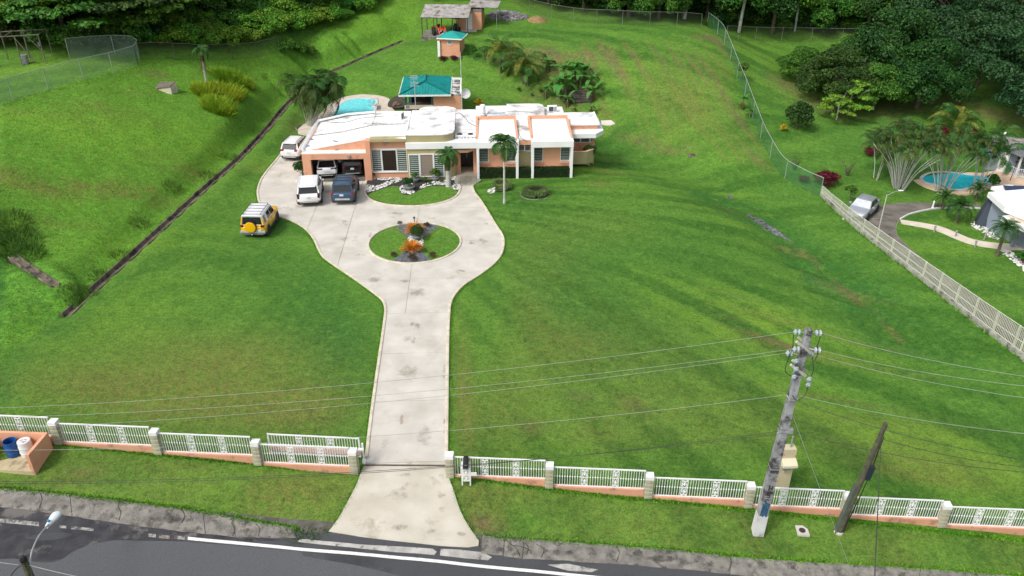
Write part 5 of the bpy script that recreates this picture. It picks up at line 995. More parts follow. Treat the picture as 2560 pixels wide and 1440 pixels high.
for i in range(len(pr)-1):
    for j in range(12): k = (j+1) % 12; m.f.append((i*12+j, i*12+k, (i+1)*12+k, (i+1)*12+j))
m.f += [tuple(range(12))[::-1], tuple((len(pr)-1)*12+j for j in range(12))]; hd = autosmooth(m.o('lamp_head', mat('lamp_white', (.68, .74, .78), (.62, .68, .72), 3, .4), lp), 50)
q = hA+ax*Lh*.24+uu*.10; MB().lathe([(.05, 0), (.05, .07), (.02, .09)], tuple(q), 8).o('photocell', mat('blue_sensor', (.03, .25, .55), (.02, .2, .45), 2, .4), lp)
for s_ in (1, -1): MB().tube(sm([(0, 0, hz_-.15), (.3*s_, -.2, hz_-.25), (.5*s_, -.8, hz_-.5)], 4), .02, 5).o('wire_stub', cabm, lp)
# wires: sagging spans, each a thing
wirem = mat('aluminium_wire', (.34, .38, .34), (.28, .31, .28), 3, .5, metal=.3); dwire = mat('dark_wire', (.03, .033, .03), (.05, .05, .045), 3, .6)
def span(a, b, sag, r, m_, label, name='power_line', group='wires strung along the street', n=28):
    a, b = Vector(a), Vector(b); pts_ = []
    for i in range(n+1):
        t = i/n; p = a.lerp(b, t); p.z -= sag*4*t*(1-t); pts_.append(tuple(p-a))
    o = MB().tube(pts_, r, 5).o(name, m_); o.location = a; return props(o, label, 'wire', group)
top = lambda z, x, y: loc(up_, (x, y, z))
def far(px, py, Y): x, z = ZY(px, py, Y); return Vector((x, Y, z))
names = ('topmost', 'second', 'third')
LW = ((-30, 1021, 30.), (-30, 1045, 29.3), (-30, 1073, 30.)); RW = ((2600, 946, 21.), (2600, 969, 20.5), (2600, 1000, 21.))
for (z, y), l, r_, nm in zip(AR, LW, RW, names):
    span(top(z, -.55, y), far(*l), .55, .008, wirem, nm+' bare wire running left from the concrete utility pole'); span(top(z, .55, y), far(*r_), .18, .008, wirem, nm+' bare wire running right from the concrete utility pole')
span(top(pole_h-3.2, -.25, 0), far(-30, 1126, 30), .7, .009, wirem, 'lower bare wire running left below the pole top hardware'); span(top(pole_h-3.2, .25, 0), far(2600, 1088, 21), .2, .009, wirem, 'lower bare wire running right below the pole top hardware')
for k, (zz_, l, s_) in enumerate(((5.95, (-30, 1209, 27.5), .8), (5.8, (-30, 1204, 27.8), .7))): span(top(zz_, -.25, -.1), far(*l), s_, .011, dwire, ('upper' if k else 'lower')+' dark telephone cable crossing low over the gateway and the lamp verge', 'telephone_cable')
span(top(6.0, .3, -.1), far(2600, 1184, 22), .3, .013, dwire, 'dark telephone cable running right from the pole junction box', 'telephone_cable'); span(top(7.6, .2, -.1), far(2600, 1155, 22), .35, .013, dwire, 'dark service cable passing above the timber pole to the right', 'telephone_cable')
span(loc(wp, (.1, -.1, hl*.88)), far(2600, 1172, 22), .2, .012, dwire, 'dark cable running right from the timber pole top', 'telephone_cable')
span(top(6.9, .15, -.1), P(2140, 1452)+Vector((0, 0, -.1)), .02, .010, wirem, 'thin pale guy wire from the concrete pole down to the road edge', 'guy_wire')
for k in range(2): span(loc(wp, (.08, -.1, hl*.85)), far(2184+3*k, 1470, 23.5), .05*k, .014, dwire, ('left' if k else 'right')+' of the two dark cables hanging from the timber pole to the road', 'hanging_cable', 'cables hanging from the timber pole')
span(far(70, 1412, 22.3), far(240, 1450, 21), .05, .012, wirem, 'pale wire leaving the street lamp pole to the right'); span(far(45, 1412, 22.3), far(-40, 1398, 23), .03, .012, wirem, 'pale wire leaving the street lamp pole to the left')
# ---------------------------------------------------------------- vehicles (+y is forward, origin on the ground under the middle)
tyre = mat('tyre', (.02, .02, .02), (.032, .031, .03), 8, .85); rimm = mat('alloy', (.45, .46, .47), (.35, .36, .37), 6, .35, metal=.6); cglass = mat('car_glass', (.008, .010, .012), (.014, .018, .02), 1, .05, spec=.7)
redl = mat('tail_light', (.16, .006, .010), (.10, .004, .008), 8, .15, spec=.6); clear = mat('head_light', (.62, .66, .70), (.4, .43, .46), 9, .1, spec=.7); plate = mat('licence_plate', (.66, .68, .70), (.45, .50, .56), 22, .5); trim = mat('black_trim', (.022, .022, .023), (.032, .032, .033), 5, .6); chrome = mat('bright_trim', (.62, .63, .64), (.5, .51, .52), 5, .25, metal=.7)
def paint(name, c, metal=0.): return mat(name, c, tuple(x*.93 for x in c), 1.5, .28, metal=metal, spec=.4, coat=.2)
KY = .88                                                          # cars stand a little shorter than their catalogue length
def car(name, label, loc, rz, L, Wd, Hh, body, belt, clear_, yr0, yr1, yf1, yf0, wt, hood, tail, wr=.36, wbase=.58, roofm=None, low=trim, rails=False, group='vehicles parked at the villa', boot=None, sidew=((.05, .30), (.35, .62), (.65, .97)), lowh=.2):
    c = T(name, label, 'car', loc, rz, group); c.scale = (1, KY, 1); h = L/2; W = Wd/2
    # lower body: cross sections along the length
    st = [(-h, W*.80, clear_+.14, tail-.10), (-h+.10, W*.93, clear_+.05, tail-.02), (-h+.35, W*.985, clear_, (boot or belt))]
    st += [(-h*.45, W, clear_-.02, belt), (0, W, clear_-.02, belt), (yf0-.35, W, clear_-.02, belt), (yf0+.10, W*.99, clear_-.02, belt-.02), (h-.45, W*.95, clear_, hood), (h-.16, W*.88, clear_+.04, hood-.08), (h, W*.72, clear_+.14, hood-.22)]
    if boot: st.insert(3, (yr0-.02, W*.99, clear_-.02, boot)); st[4] = (yr0+.3, W, clear_-.02, belt)
    prof = lambda w, a, b: [(-w*.80, a), (-w*.96, a+.10), (-w, a+(b-a)*.45), (-w*.985, a+(b-a)*.72), (-w*.95, b-.035), (-w*.86, b), (w*.86, b), (w*.95, b-.035), (w*.985, a+(b-a)*.72), (w, a+(b-a)*.45), (w*.96, a+.10), (w*.80, a)]
    m = MB(); n = 12
    for y, w_, a, b in st: m.v += [(x, y, z) for x, z in prof(w_, a, b)]
    for i in range(len(st)-1):
        for j in range(n): k = (j+1) % n; m.f.append((i*n+j, i*n+k, (i+1)*n+k, (i+1)*n+j)[::-1])
    m.f += [tuple(range(n)), tuple((len(st)-1)*n+j for j in range(n))[::-1]]
    autosmooth(m.o('body', body, c), 38)
    for y0, y1, w_ in ((-h-.015, -h+.30, .95), (h-.40, h+.012, .90)):                                     # bumpers
        ed = 1 if y0 < 0 else -1; b = MB().prism([(-W*w_*(.86 if ed > 0 else 1.03), y0), (W*w_*(.86 if ed > 0 else 1.03), y0), (W*w_*(1.03 if ed > 0 else .86), y1), (-W*w_*(1.03 if ed > 0 else .86), y1)], clear_-.01, clear_+lowh); b.o('bumper', low, c, bevel=.03)
    for s_ in (-1, 1): MB().box(s_*W*.965-.03, s_*W*.965+.03, -L*wbase/2+wr*1.02, L*wbase/2-wr*1.02, clear_-.03, clear_+.10).o('sill', low, c)
    MB().box(-W*.8, W*.8, -h+.3, h-.35, clear_-.06, clear_+.02).o('underbody', trim, c)
    # cabin
    wb = W*.93; zb, zr = belt-.03, Hh; rm = roofm or body
    A_ = [(-wb, yr0, zb), (wb, yr0, zb), (wb, yf0, zb), (-wb, yf0, zb)]; wt_ = W*wt; B_ = [(-wt_, yr1, zr-.05), (wt_, yr1, zr-.05), (wt_, yf1, zr-.05), (-wt_, yf1, zr-.05)]
    m = MB().add(A_+B_, [(0, 1, 5, 4), (1, 2, 6, 5), (2, 3, 7, 6), (3, 0, 4, 7), (4, 5, 6, 7)]); m.o('cabin', rm if roofm else body, c, bevel=.025)
    rf = MB(); rw = wt_*1.0; ys_ = np.linspace(yr1-.06, yf1+.04, 5); 
    for i, y in enumerate(ys_):
        cr = .055*(1-((i-2)/2.6)**2); rf.v += [(-rw, y, zr-.05), (-rw*.92, y, zr-.02+cr*.3), (0, y, zr-.01+cr), (rw*.92, y, zr-.02+cr*.3), (rw, y, zr-.05)]
    for i in range(4):
        for j in range(4): rf.f.append((i*5+j, i*5+j+1, (i+1)*5+j+1, (i+1)*5+j))
    rf.f += [(0, 1, 2, 3, 4)[::-1], tuple(20+j for j in range(5))]; autosmooth(rf.o('roof', rm, c), 50)
    V_ = lambda p: Vector(p)
    def pane(nm, a, b, d, e, u0, u1, v0, v1, off=.012, mt=cglass):                     # a-b base, e-d top
        f = lambda u, v: V_(a).lerp(V_(b), u).lerp(V_(e).lerp(V_(d), u), v); q = [f(u0, v0), f(u1, v0), f(u1, v1), f(u0, v1)]
        nn = (q[1]-q[0]).cross(q[3]-q[0]).normalized(); q2 = [p+nn*off for p in q]; q1 = [p-nn*.03 for p in q]
        return MB().add([tuple(p) for p in q1+q2], [(4, 5, 6, 7), (0, 1, 5, 4), (1, 2, 6, 5), (2, 3, 7, 6), (3, 0, 4, 7)]).o(nm, mt, c, bevel=0)
    pane('rear_window', A_[0], A_[1], B_[1], B_[0], .07, .93, .10, .90)
    c['ws'] = 1; ws = pane('windscreen', A_[2], A_[3], B_[3], B_[2], .04, .96, .06, .94); del c['ws']
    for u0, u1 in sidew:
        pane('side_window', A_[1], A_[2], B_[2], B_[1], u0, u1, .10, .88); pane('side_window', A_[3], A_[0], B_[0], B_[3], 1-u1, 1-u0, .10, .88)
    for s_ in (-1, 1):
        for y in (-L*wbase/2, L*wbase/2):
            a = MB().lathe([(wr*1.16, 0), (wr*1.16, .03), (.001, .03)], n=18).o('wheel_arch', low, c); a.rotation_euler = (0, PI/2*s_, 0); a.location = (s_*(W*.985-.012), y, wr+.03)
            t = MB().lathe([(wr*.62, -.11), (wr*.93, -.11), (wr, -.07), (wr, .07), (wr*.93, .11), (wr*.62, .11)], n=20).o('wheel', tyre, c, smooth=False); t.rotation_euler = (0, PI/2, 0); t.location = (s_*(W-.075), y, wr)
            r_ = MB().lathe([(.001, .06), (wr*.18, .09), (wr*.24, .05), (wr*.5, .07), (wr*.64, .10), (wr*.64, -.10), (.001, -.09)] if s_ > 0 else [(.001, -.06), (wr*.18, -.09), (wr*.24, -.05), (wr*.5, -.07), (wr*.64, -.10), (wr*.64, .10), (.001, .09)], n=14).o('rim', rimm, t)
        mr = MB().box(s_*(W+.02) if s_ > 0 else -(W+.20), (W+.20) if s_ > 0 else -(W+.02), yf0-.42, yf0-.26, belt-.02, belt+.14).o('mirror', body if name != 'suv_blue' else trim, c, bevel=.02)
        if rails: MB().tube([(s_*wt_*.90, yr1+.1, zr+.0), (s_*wt_*.90, yr1+.2, zr+.07), (s_*wt_*.90, yf1-.25, zr+.07), (s_*wt_*.90, yf1-.1, zr+.0)], .022, 6).o('roof_rail', rails if rails is not True else trim, c)
        for y in (yf0-1.05, yf0-1.95): MB().box(s_*(W*.985)-.02, s_*(W*.985)+.02, y-.09, y+.09, belt-.16, belt-.12).o('door_handle', body, c)
        for y in (yf0-.15, yf0-1.18, yf0-2.1): MB().box(s_*(W*1.0)-.006, s_*(W*1.0)+.006, y-.006, y+.006, clear_+.1, belt-.06).o('door_seam', trim, c)
    return c, dict(h=h, W=W, ws=ws, zb=zb, zr=zr, belt=belt, tail=tail, clear=clear_, yr0=yr0, yr1=yr1, wb=wb, wt=wt_, yf0=yf0, yf1=yf1)
def lights(c, g, x0, x1, z0, z1, m=redl, y=None, wrap=.10):
    y = -g['h'] if y is None else y
    for s_ in (-1, 1):
        xs = sorted((s_*x0, s_*x1)); o = MB().prism([(xs[0], y-.02+(wrap*.3 if s_ < 0 else 0)), (xs[1], y-.02+(wrap*.3 if s_ > 0 else 0)), (xs[1]+(.02 if s_ > 0 else 0), y+wrap*3), (xs[0]-(.02 if s_ < 0 else 0), y+wrap*3)], z0, z1); o.o('tail_light', m, c, bevel=.012)
def numberplate(c, g, z, w_=.31, x=0): MB().box(x-w_/2, x+w_/2, -g['h']-.045, -g['h']-.0, z, z+.155).o('licence_plate', plate, c)
pw = paint('white_car_paint', (.80, .81, .82)); pb = paint('slate_blue_paint', (.04, .085, .15), .2); py_ = paint('yellow_car_paint', (.80, .43, .004)); pk = paint('black_car_paint', (.010, .010, .011)); ps = paint('silver_paint', (.46, .49, .54), .5)
def at(px, py, fwd, L): x, y = G(px, py, .36); p = Vector((x, y, H(x, y))); r = R(fwd); L *= KY; return (p.x+math.sin(r)*L/2, p.y+math.cos(r)*L/2, p.z+.05), -r
# yellow off-roader with white roof on the grass
l_, r_ = at(633,589, 4, 4.67); c, g = car('off_road_car', 'yellow off road car with white roof, roof rack and round spare wheel on the lawn', (l_[0], l_[1], H(l_[0], l_[1])+.02), r_, 4.6, 1.9, 1.82, py_, 1.12, .36, -2.18, -2.02, .55, 1.0, .80, 1.10, 1.06, wr=.40, roofm=mat('white_car_roof', (.80, .81, .82), (.76, .77, .78), 2, .4, coat=.3), sidew=((.10, .24), (.40, .64), (.68, .97)), low=mat('grey_cladding', (.16, .165, .17), (.12, .125, .13), 3, .6), lowh=.30)
for s_ in (-1, 1):
    for y0, y1 in ((-2.2, -1.35), (-.65, -.45)): MB().add([(s_*.885, y0, 1.10), (s_*.885, y1, 1.10), (s_*.77, y1+.02, 1.70), (s_*.77, y0+.12, 1.70), (s_*.80, y0, 1.10), (s_*.80, y1, 1.10), (s_*.70, y1, 1.70), (s_*.70, y0+.1, 1.70)], [(0, 1, 2, 3)[::s_], (4, 7, 6, 5)[::s_], (0, 3, 7, 4)[::s_], (1, 5, 6, 2)[::s_]]).o('pillar_panel', py_, c)
MB().box(-.84, .84, -2.24, -2.17, .8, 1.13).o('tailgate', py_, c, bevel=.02)
sw = MB().lathe([(.2, 0), (.40, .0), (.415, .04), (.415, .20), (.39, .24), (.36, .25), (.001, .27)], n=26).o('spare_wheel', py_, c); sw.rotation_euler = (PI/2, 0, 0); sw.location = (-.08, -2.26, 1.03); MB().lathe([(.42, .02), (.432, .06), (.432, .16), (.42, .2)], n=26).o('tyre', tyre, sw)
lights(c, g, .66, .86, .98, 1.14); numberplate(c, g, .66, x=.52); MB().tube([(0, -2.3, .45), (0, -2.52, .45)], .035, 6).lathe([(.001, -.05), (.05, 0), (.001, .05)], (0, -2.55, .48), 8).o('tow_hitch', chrome, c)
rk = MB(); 
for x in (-.66, .66): rk.tube([(x, -1.95, 1.9), (x, .45, 1.9)], .022, 6)
rk.o('roof_rack', trim, c)
for y in (-1.9, -1.3, -.7, -.1, .42): MB().tube([(-.66, y, 1.91), (.66, y, 1.91)], .018, 5).o('rack_bar', trim, c)
for x in (-.66, .66):
    for y in (-1.8, .3): MB().tube([(x, y, 1.80), (x, y, 1.9)], .02, 5).o('rack_foot', trim, c)
MB().box(-.95, .95, -2.36, -2.12, .50, .68).o('rear_step', mat('silver_bumper', (.36, .38, .40), (.3, .32, .34), 3, .45), c, bevel=.03)
for s_ in (-1, 1): MB().tube([(s_*1.0, -.95, .42), (s_*1.0, .85, .42)], .045, 6).o('side_step', trim, c)
# big white sport utility vehicle in front of the garage
l_, r_ = at(773,510, -7, 4.98); c, g = car('sport_utility_car', 'large white sport utility car with dark vertical tail lights before the garage', l_, r_, 4.95, 1.96, 1.74, pw, 1.10, .34, -2.30, -1.95, .55, 1.20, .80, 1.08, 1.05, rails=pw, wr=.39, low=trim)
lights(c, g, .72, .90, .78, 1.14, mat('dark_tail_light', (.05, .008, .016), (.03, .005, .01), 6, .15, spec=.6)); numberplate(c, g, .80); MB().box(-.75, .75, -2.52, -2.46, .44, .52).o('bumper_trim', chrome, c, bevel=.01); MB().box(-.62, .62, -2.30, -2.08, 1.68, 1.73).o('spoiler', pw, c, bevel=.015); MB().slab([(-.05, -1.8, 1.80), (.05, -1.8, 1.80), (.02, -1.6, 1.80), (-.02, -1.6, 1.80)], .05).o('aerial_fin', pw, c)
# slate blue one
l_, r_ = at(857,506, -1, 4.8); c, g = car('sport_utility_car', 'slate blue sport utility car with roof rails and bright rear step before the garage', l_, r_, 4.8, 1.90, 1.76, pb, 1.12, .40, -2.20, -2.0, .35, 1.0, .80, 1.10, 1.10, rails=trim, wr=.39, low=mat('blue_grey_trim', (.05, .065, .08), (.04, .05, .065), 3, .5))
lights(c, g, .74, .90, .92, 1.16, mat('red_tail_light', (.30, .02, .02), (.2, .01, .01), 6, .15, spec=.6)); numberplate(c, g, .86, x=-.05); MB().box(-.6, .6, -2.46, -2.30, .52, .66).o('rear_step', chrome, c, bevel=.02); MB().box(-.64, .64, -2.16, -1.95, 1.70, 1.75).o('spoiler', pb, c, bevel=.015)
for y in (-1.2, -.55, .05): MB().box(-.62, .62, y-.03, y+.03, 1.80, 1.83).o('roof_bar', trim, c)
# smaller white one at the left side of the house
l_, r_ = at(724,396, 10, 4.5); c, g = car('sport_utility_car', 'white compact sport utility car parked at the left side of the garage', l_, r_, 4.5, 1.84, 1.68, pw, 1.06, .34, -2.10, -1.70, .35, 1.15, .76, 1.02, 1.06, rails=trim, wr=.36)
lights(c, g, .52, .86, .98, 1.12, mat('pink_tail_light', (.34, .05, .06), (.22, .02, .03), 8, .2, spec=.6)); numberplate(c, g, .78); MB().box(-.6, .6, -2.30, -2.22, .40, .50).o('skid_plate', chrome, c, bevel=.01); MB().box(-.60, .60, -2.0, -1.78, 1.62, 1.67).o('spoiler', pw, c, bevel=.015)
# in the garage
l_, r_ = at(818,440, -6, 4.4); c, g = car('hatchback_car', 'white hatchback with sloping black rear window inside the garage, nearer the left wall', (l_[0], l_[1], .075), r_, 4.4, 1.83, 1.5, pw, .98, .28, -2.0, -1.25, .2, 1.05, .74, .92, 1.02, wr=.34)
lights(c, g, .36, .84, .88, .98, mat('slim_tail_light', (.04, .01, .014), (.02, .006, .008), 6, .15, spec=.6)); numberplate(c, g, .66, .5); MB().box(-.5, .5, -2.24, -2.18, .32, .38).o('bumper_trim', chrome, c)
l_, r_ = at(882,437, -5, 4.5); c, g = car('sport_utility_car', 'black sport utility car inside the garage beside the white hatchback', (l_[0], l_[1], .075), r_, 4.5, 1.84, 1.66, pk, 1.06, .34, -2.10, -1.75, .35, 1.15, .76, 1.02, 1.06, rails=trim, wr=.36)
lights(c, g, .50, .86, .98, 1.10); numberplate(c, g, .78); MB().box(-.6, .6, -2.30, -2.22, .40, .46).o('bumper_trim', chrome, c)
# neighbour's silver saloon facing the camera
q = P(2148,540); c, g = car('saloon_car', 'silver four door saloon with a white windscreen shade by the neighbour fence', (q.x+.35, q.y+.3, q.z+.06), R(138), 4.5, 1.72, 1.45, ps, .95, .26, -1.55, -1.0, .25, 1.0, .74, .86, .95, wr=.32, boot=1.0, sidew=((.10, .42), (.47, .93)), group='cars in view of the neighbouring house')
for s_ in (-1, 1): MB().prism([(s_*.55-.2, g['h']-.25), (s_*.55+.2, g['h']-.25), (s_*.55+.16, g['h']-.06), (s_*.55-.16, g['h']-.06)], .62, .76).o('headlight', clear, c, bevel=.02)
MB().box(-.32, .32, g['h']-.10, g['h']-.02, .56, .70).o('grille', trim, c, bevel=.02); MB().box(-.6, .6, g['h']-.02, g['h']+.02, .34, .44).o('air_intake', trim, c); MB().box(-.18, .18, g['h'], g['h']+.03, .46, .55).o('licence_plate', plate, c)
g['ws'].data.materials[0] = mat('sun_shade', (.62, .66, .70), (.5, .54, .58), 3, .3, metal=.3)
lights(c, g, .45, .78, .72, .90)
# person standing between the cars in the garage
def person(px, py):
    p = P(px, py); o = T('person', 'person in a pale shirt and dark trousers standing between the two garage cars', 'person', (p.x, p.y, .075), R(0))
    bm = bmesh.new(); J = [(0, 0, .95, .145), (0, 0, 1.15, .14), (0, .01, 1.36, .16), (0, .01, 1.47, .07), (0, .02, 1.55, .065), (0, .03, 1.66, .10), (0, .02, 1.74, .07),
        (-.10, 0, .88, .095), (-.11, .02, .48, .065), (-.11, -.02, .08, .045), (-.12, .10, .04, .04), (.10, 0, .88, .095), (.12, .02, .48, .065), (.13, -.02, .08, .045), (.14, .10, .04, .04),
        (-.19, .0, 1.41, .065), (-.25, -.02, 1.15, .048), (-.20, .14, .96, .038), (-.17, .22, .92, .03), (.19, .0, 1.41, .065), (.26, -.02, 1.15, .048), (.21, .14, .98, .038), (.18, .22, .94, .03)]
    E_ = [(0, 1), (1, 2), (2, 3), (3, 4), (4, 5), (5, 6), (0, 7), (7, 8), (8, 9), (9, 10), (0, 11), (11, 12), (12, 13), (13, 14), (2, 15), (15, 16), (16, 17), (17, 18), (2, 19), (19, 20), (20, 21), (21, 22)]
    me = bpy.data.meshes.new('body'); me.from_pydata([j[:3] for j in J], E_, []); b = link('body', me, o); b.modifiers.new('skin', 'SKIN')
    for i, j in enumerate(J): me.skin_vertices[0].data[i].radius = (j[3], j[3]*(.72 if i < 3 else 1)); me.skin_vertices[0].data[i].use_root = (i == 0)
    s_ = b.modifiers.new('sub', 'SUBSURF'); s_.levels = 1; s_.render_levels = 2
    dg = bpy.context.evaluated_depsgraph_get(); nm = bpy.data.meshes.new_from_object(b.evaluated_get(dg)); b.modifiers.clear(); b.data = nm
    sk = mat('skin', (.36, .19, .12), (.30, .16, .10), 5, .6); sh = mat('pale_shirt', (.48, .55, .64), (.40, .47, .56), 5, .8); tr_ = mat('navy_trousers', (.014, .017, .03), (.02, .023, .035), 5, .85); so_ = mat('shoe', (.02, .018, .017), (.03, .026, .024), 5, .6)
    for m_ in (sk, sh, tr_, so_): nm.materials.append(m_)
    for f in nm.polygons:
        z = f.center.z; x = abs(f.center.x); f.use_smooth = True
        f.material_index = 3 if z < .10 else 2 if z < .97 and x < .165 else 1 if z < 1.47 and (x < .2 or z > 1.16) else 0
    hr = MB().lathe([(.105, 0), (.108, .04), (.095, .09), (.06, .125), (.001, .135)], (0, .01, 1.665), 12).o('hair', mat('dark_hair', (.012, .010, .009), (.02, .017, .015), 6, .7), o, smooth=True)
    for s_ in (-.035, .035): MB().lathe([(.001, -.012), (.012, 0), (.001, .012)], (s_, .118, 1.665), 6).o('eye', blackm, o)
    MB().lathe([(.001, -.02), (.018, -.01), (.001, .03)], (0, .125, 1.635), 6).o('nose', sk, o)
    return o
person(853, 433)
# ---------------------------------------------------------------- plants
def leafm(name, c1, c2, c3=None, isl=.35, scale=.6, tr=.22): return mat(name, c1, c2, scale, .6, spec=.25, c3=c3, isl=isl, trans=tr, detail=3)
L_dark = leafm('leaf_dark', (.018, .062, .011), (.042, .11, .017), isl=.5); L_mid = leafm('leaf_mid', (.040, .135, .015), (.085, .20, .022), isl=.45); L_light = leafm('leaf_light', (.10, .25, .020), (.17, .33, .032), isl=.4)
L_blue = leafm('leaf_blue_green', (.016, .062, .020), (.032, .10, .030), isl=.45); L_hedge = leafm('leaf_hedge', (.010, .036, .008), (.020, .058, .010)); L_red = leafm('leaf_red', (.16, .012, .022), (.07, .010, .014), isl=.5); L_yel = leafm('leaf_yellow', (.55, .36, .012), (.30, .26, .012), isl=.4)
L_orange = leafm('leaf_orange', (.58, .20, .012), (.30, .16, .015), isl=.5); L_maroon = leafm('leaf_maroon', (.085, .03, .022), (.05, .045, .02), isl=.5); L_silver = leafm('leaf_silver_green', (.16, .26, .09), (.26, .36, .14)); L_ban = leafm('leaf_banana', (.055, .20, .030), (.11, .29, .05), isl=.25); L_straw = leafm('leaf_straw', (.25, .23, .03), (.36, .30, .05)); L_brown = leafm('leaf_brown', (.10, .06, .025), (.15, .09, .035))
L_palm = leafm('palm_leaf', (.025, .095, .016), (.055, .15, .025), isl=.3); L_palmd = leafm('palm_leaf_dull', (.045, .10, .018), (.10, .115, .03), isl=.45); L_palmy = leafm('palm_leaf_yellow', (.12, .18, .025), (.22, .25, .04), isl=.3)
bark = mat('bark', (.15, .12, .09), (.08, .065, .05), 5, .95, bump=.6, bscale=20); barkp = mat('pale_bark', (.52, .52, .48), (.36, .36, .32), 4, .85, bump=.4, bscale=12); barkg = mat('green_stem', (.12, .15, .07), (.18, .19, .11), 3, .8)
def leaves(lobes, n, size, m, name='crown', up=.35, asp=.6, shell=.72, seed=0, droop=0.):
    """n single leaves on and in overlapping lobes (cx,cy,cz,rx,ry,rz)"""
    r = np.random.default_rng(seed+17); L = np.array(lobes, float); wt = L[:, 3]*L[:, 4]+L[:, 5]*L[:, 3]; k = r.choice(len(L), n, p=wt/wt.sum())
    d = r.normal(size=(n, 3)); d[:, 2] = np.where(r.random(n) < .6, np.abs(d[:, 2]), d[:, 2]); d /= np.linalg.norm(d, axis=1)[:, None]
    rad = shell+(1.06-shell)*r.random(n)**.6; p = L[k, :3]+d*L[k, 3:]*rad[:, None]
    nn = d*.6+r.normal(size=(n, 3))*.55+np.array([0, 0, up]); nn /= np.linalg.norm(nn, axis=1)[:, None]
    t = np.cross(nn, r.normal(size=(n, 3))); t /= np.linalg.norm(t, axis=1)[:, None]; b = np.cross(nn, t); s_ = (size*r.uniform(.6, 1.35, n))[:, None]
    t[:, 2] -= droop; v = np.stack([p-t*s_*.5, p+b*s_*asp*.5, p+t*s_*.5, p-b*s_*asp*.5], 1).reshape(-1, 3)
    me = bpy.data.meshes.new(name); me.vertices.add(4*n); me.vertices.foreach_set('co', v.ravel()); me.loops.add(4*n); me.loops.foreach_set('vertex_index', np.arange(4*n)); me.polygons.add(n); me.polygons.foreach_set('loop_start', np.arange(n)*4)
    me.materials.append(m); me.update(calc_edges=True); return me
def lobes_for(R_, Hc, z0, n, seed, flat=.62, jit=.75, rl=(.30, .48)):
    r = np.random.default_rng(seed); out = []
    for i in range(n):
        a = i*2.39996+r.uniform(-.3, .3); t = math.sqrt((i+.5)/n)*jit; h = (1-t*t)*.9+r.uniform(-.12, .22); q = R_*r.uniform(*rl)
        out.append((R_*t*math.cos(a), R_*t*math.sin(a), z0+Hc*max(.12, h*.85), q, q, q*flat))
    return out
def trunk_mesh(h, r0, limbs, m, seed=0, name='trunk', lean=.0, zb=-.6):
    r = random.Random(seed); b = MB(); b.tube(sm([(0, 0, zb), (lean*.3, .05, h*.5), (lean, -.05, h)], 4), list(np.linspace(r0, r0*.55, 9)), 7)
    for i in range(limbs):
        a = i*2.4+r.random(); q = h*r.uniform(.55, 1.); L = h*r.uniform(.4, .8); b.tube([(lean*q/h, 0, q), (lean*q/h+math.cos(a)*L*.5, math.sin(a)*L*.5, q+L*.35), (lean*q/h+math.cos(a)*L*.95, math.sin(a)*L*.95, q+L*.75)], [r0*.42, r0*.28, r0*.12], 5)
    return b.mesh(name, m)
PROTO = {}
def proto(key, name, cm, tm=None):
    r = bpy.data.objects.new(name, None)
    for nm_, me_ in (('crown', cm), ('trunk', tm)):
        if me_: bpy.data.objects.new(nm_, me_).parent = r        # kept out of the scene: only its copies are linked
    PROTO[key] = r
def put(key, x, y, label, cat, group=None, s=1., rz=None, z=None, name=None, sz=None):
    src = PROTO[key]; o = bpy.data.objects.new(name or src.name.split('.')[0], None); COL.objects.link(o); o.empty_display_size = .2
    o.location = (x, y, (H(x, y) if z is None else z)); o.rotation_euler = (0, 0, random.random()*6.28 if rz is None else rz); o.scale = (s, s, s*(sz or 1))
    def cp(ch, par):
        c = ch.copy(); COL.objects.link(c); c.parent = par
        for g in ch.children: cp(g, c)
    for ch in src.children: cp(ch, o)
    return props(o, label, cat, group)
for i in range(3):
    proto('dark%d' % i, 'forest_tree', leaves(lobes_for(4.2, 7.6, 1.2, 30, i), 15000, .29, L_dark, seed=i, shell=.6), trunk_mesh(5.5, .30, 6, bark, i))
    proto('mid%d' % i, 'forest_tree', leaves(lobes_for(3.8, 7.4, 1.0, 30, 10+i), 15000, .28, L_mid, seed=10+i, shell=.6), trunk_mesh(5., .24, 6, barkp if i == 1 else bark, 10+i, lean=.6))
    proto('layer%d' % i, 'forest_tree', leaves(lobes_for(4.6, 6.4, 1.6, 34, 20+i, flat=.22, rl=(.22, .36), jit=.95), 8500, .40, (L_mid, L_dark, L_mid)[i], seed=20+i, shell=.3, up=.9), trunk_mesh(6.2, .24, 8, bark, 20+i, lean=.5))
    proto('blue%d' % i, 'forest_tree', leaves(lobes_for(4.6, 5.5, 2.2, 26, 30+i, flat=.4, rl=(.24, .40), jit=.95), 15000, .25, L_blue, seed=30+i, shell=.4, up=.5), trunk_mesh(4.6, .2, 8, bark, 30+i))
    proto('lite%d' % i, 'forest_tree', leaves(lobes_for(3.4, 6.6, 1.0, 26, 80+i, flat=.5), 11000, .27, L_light, seed=80+i, shell=.5), trunk_mesh(5., .16, 6, barkp, 80+i, lean=.6))
    proto('shrub%d' % i, 'thicket_shrub', leaves(lobes_for(1.7, 1.9, .25, 9, 40+i, flat=.8), 2000, .26, (L_light, L_mid, L_light)[i], seed=40+i, shell=.5))
    proto('under%d' % i, 'undergrowth_shrub', leaves(lobes_for(1.9, 2.2, .2, 10, 70+i, flat=.8), 1900, .30, (L_dark, L_mid, L_dark)[i], seed=70+i, shell=.5))
proto('mango', 'broad_tree', leaves(lobes_for(4.0, 5.4, 1.2, 30, 51, flat=.75, rl=(.22, .36), jit=.92), 20000, .235, L_dark, seed=51, shell=.72), trunk_mesh(3.6, .24, 6, bark, 51))
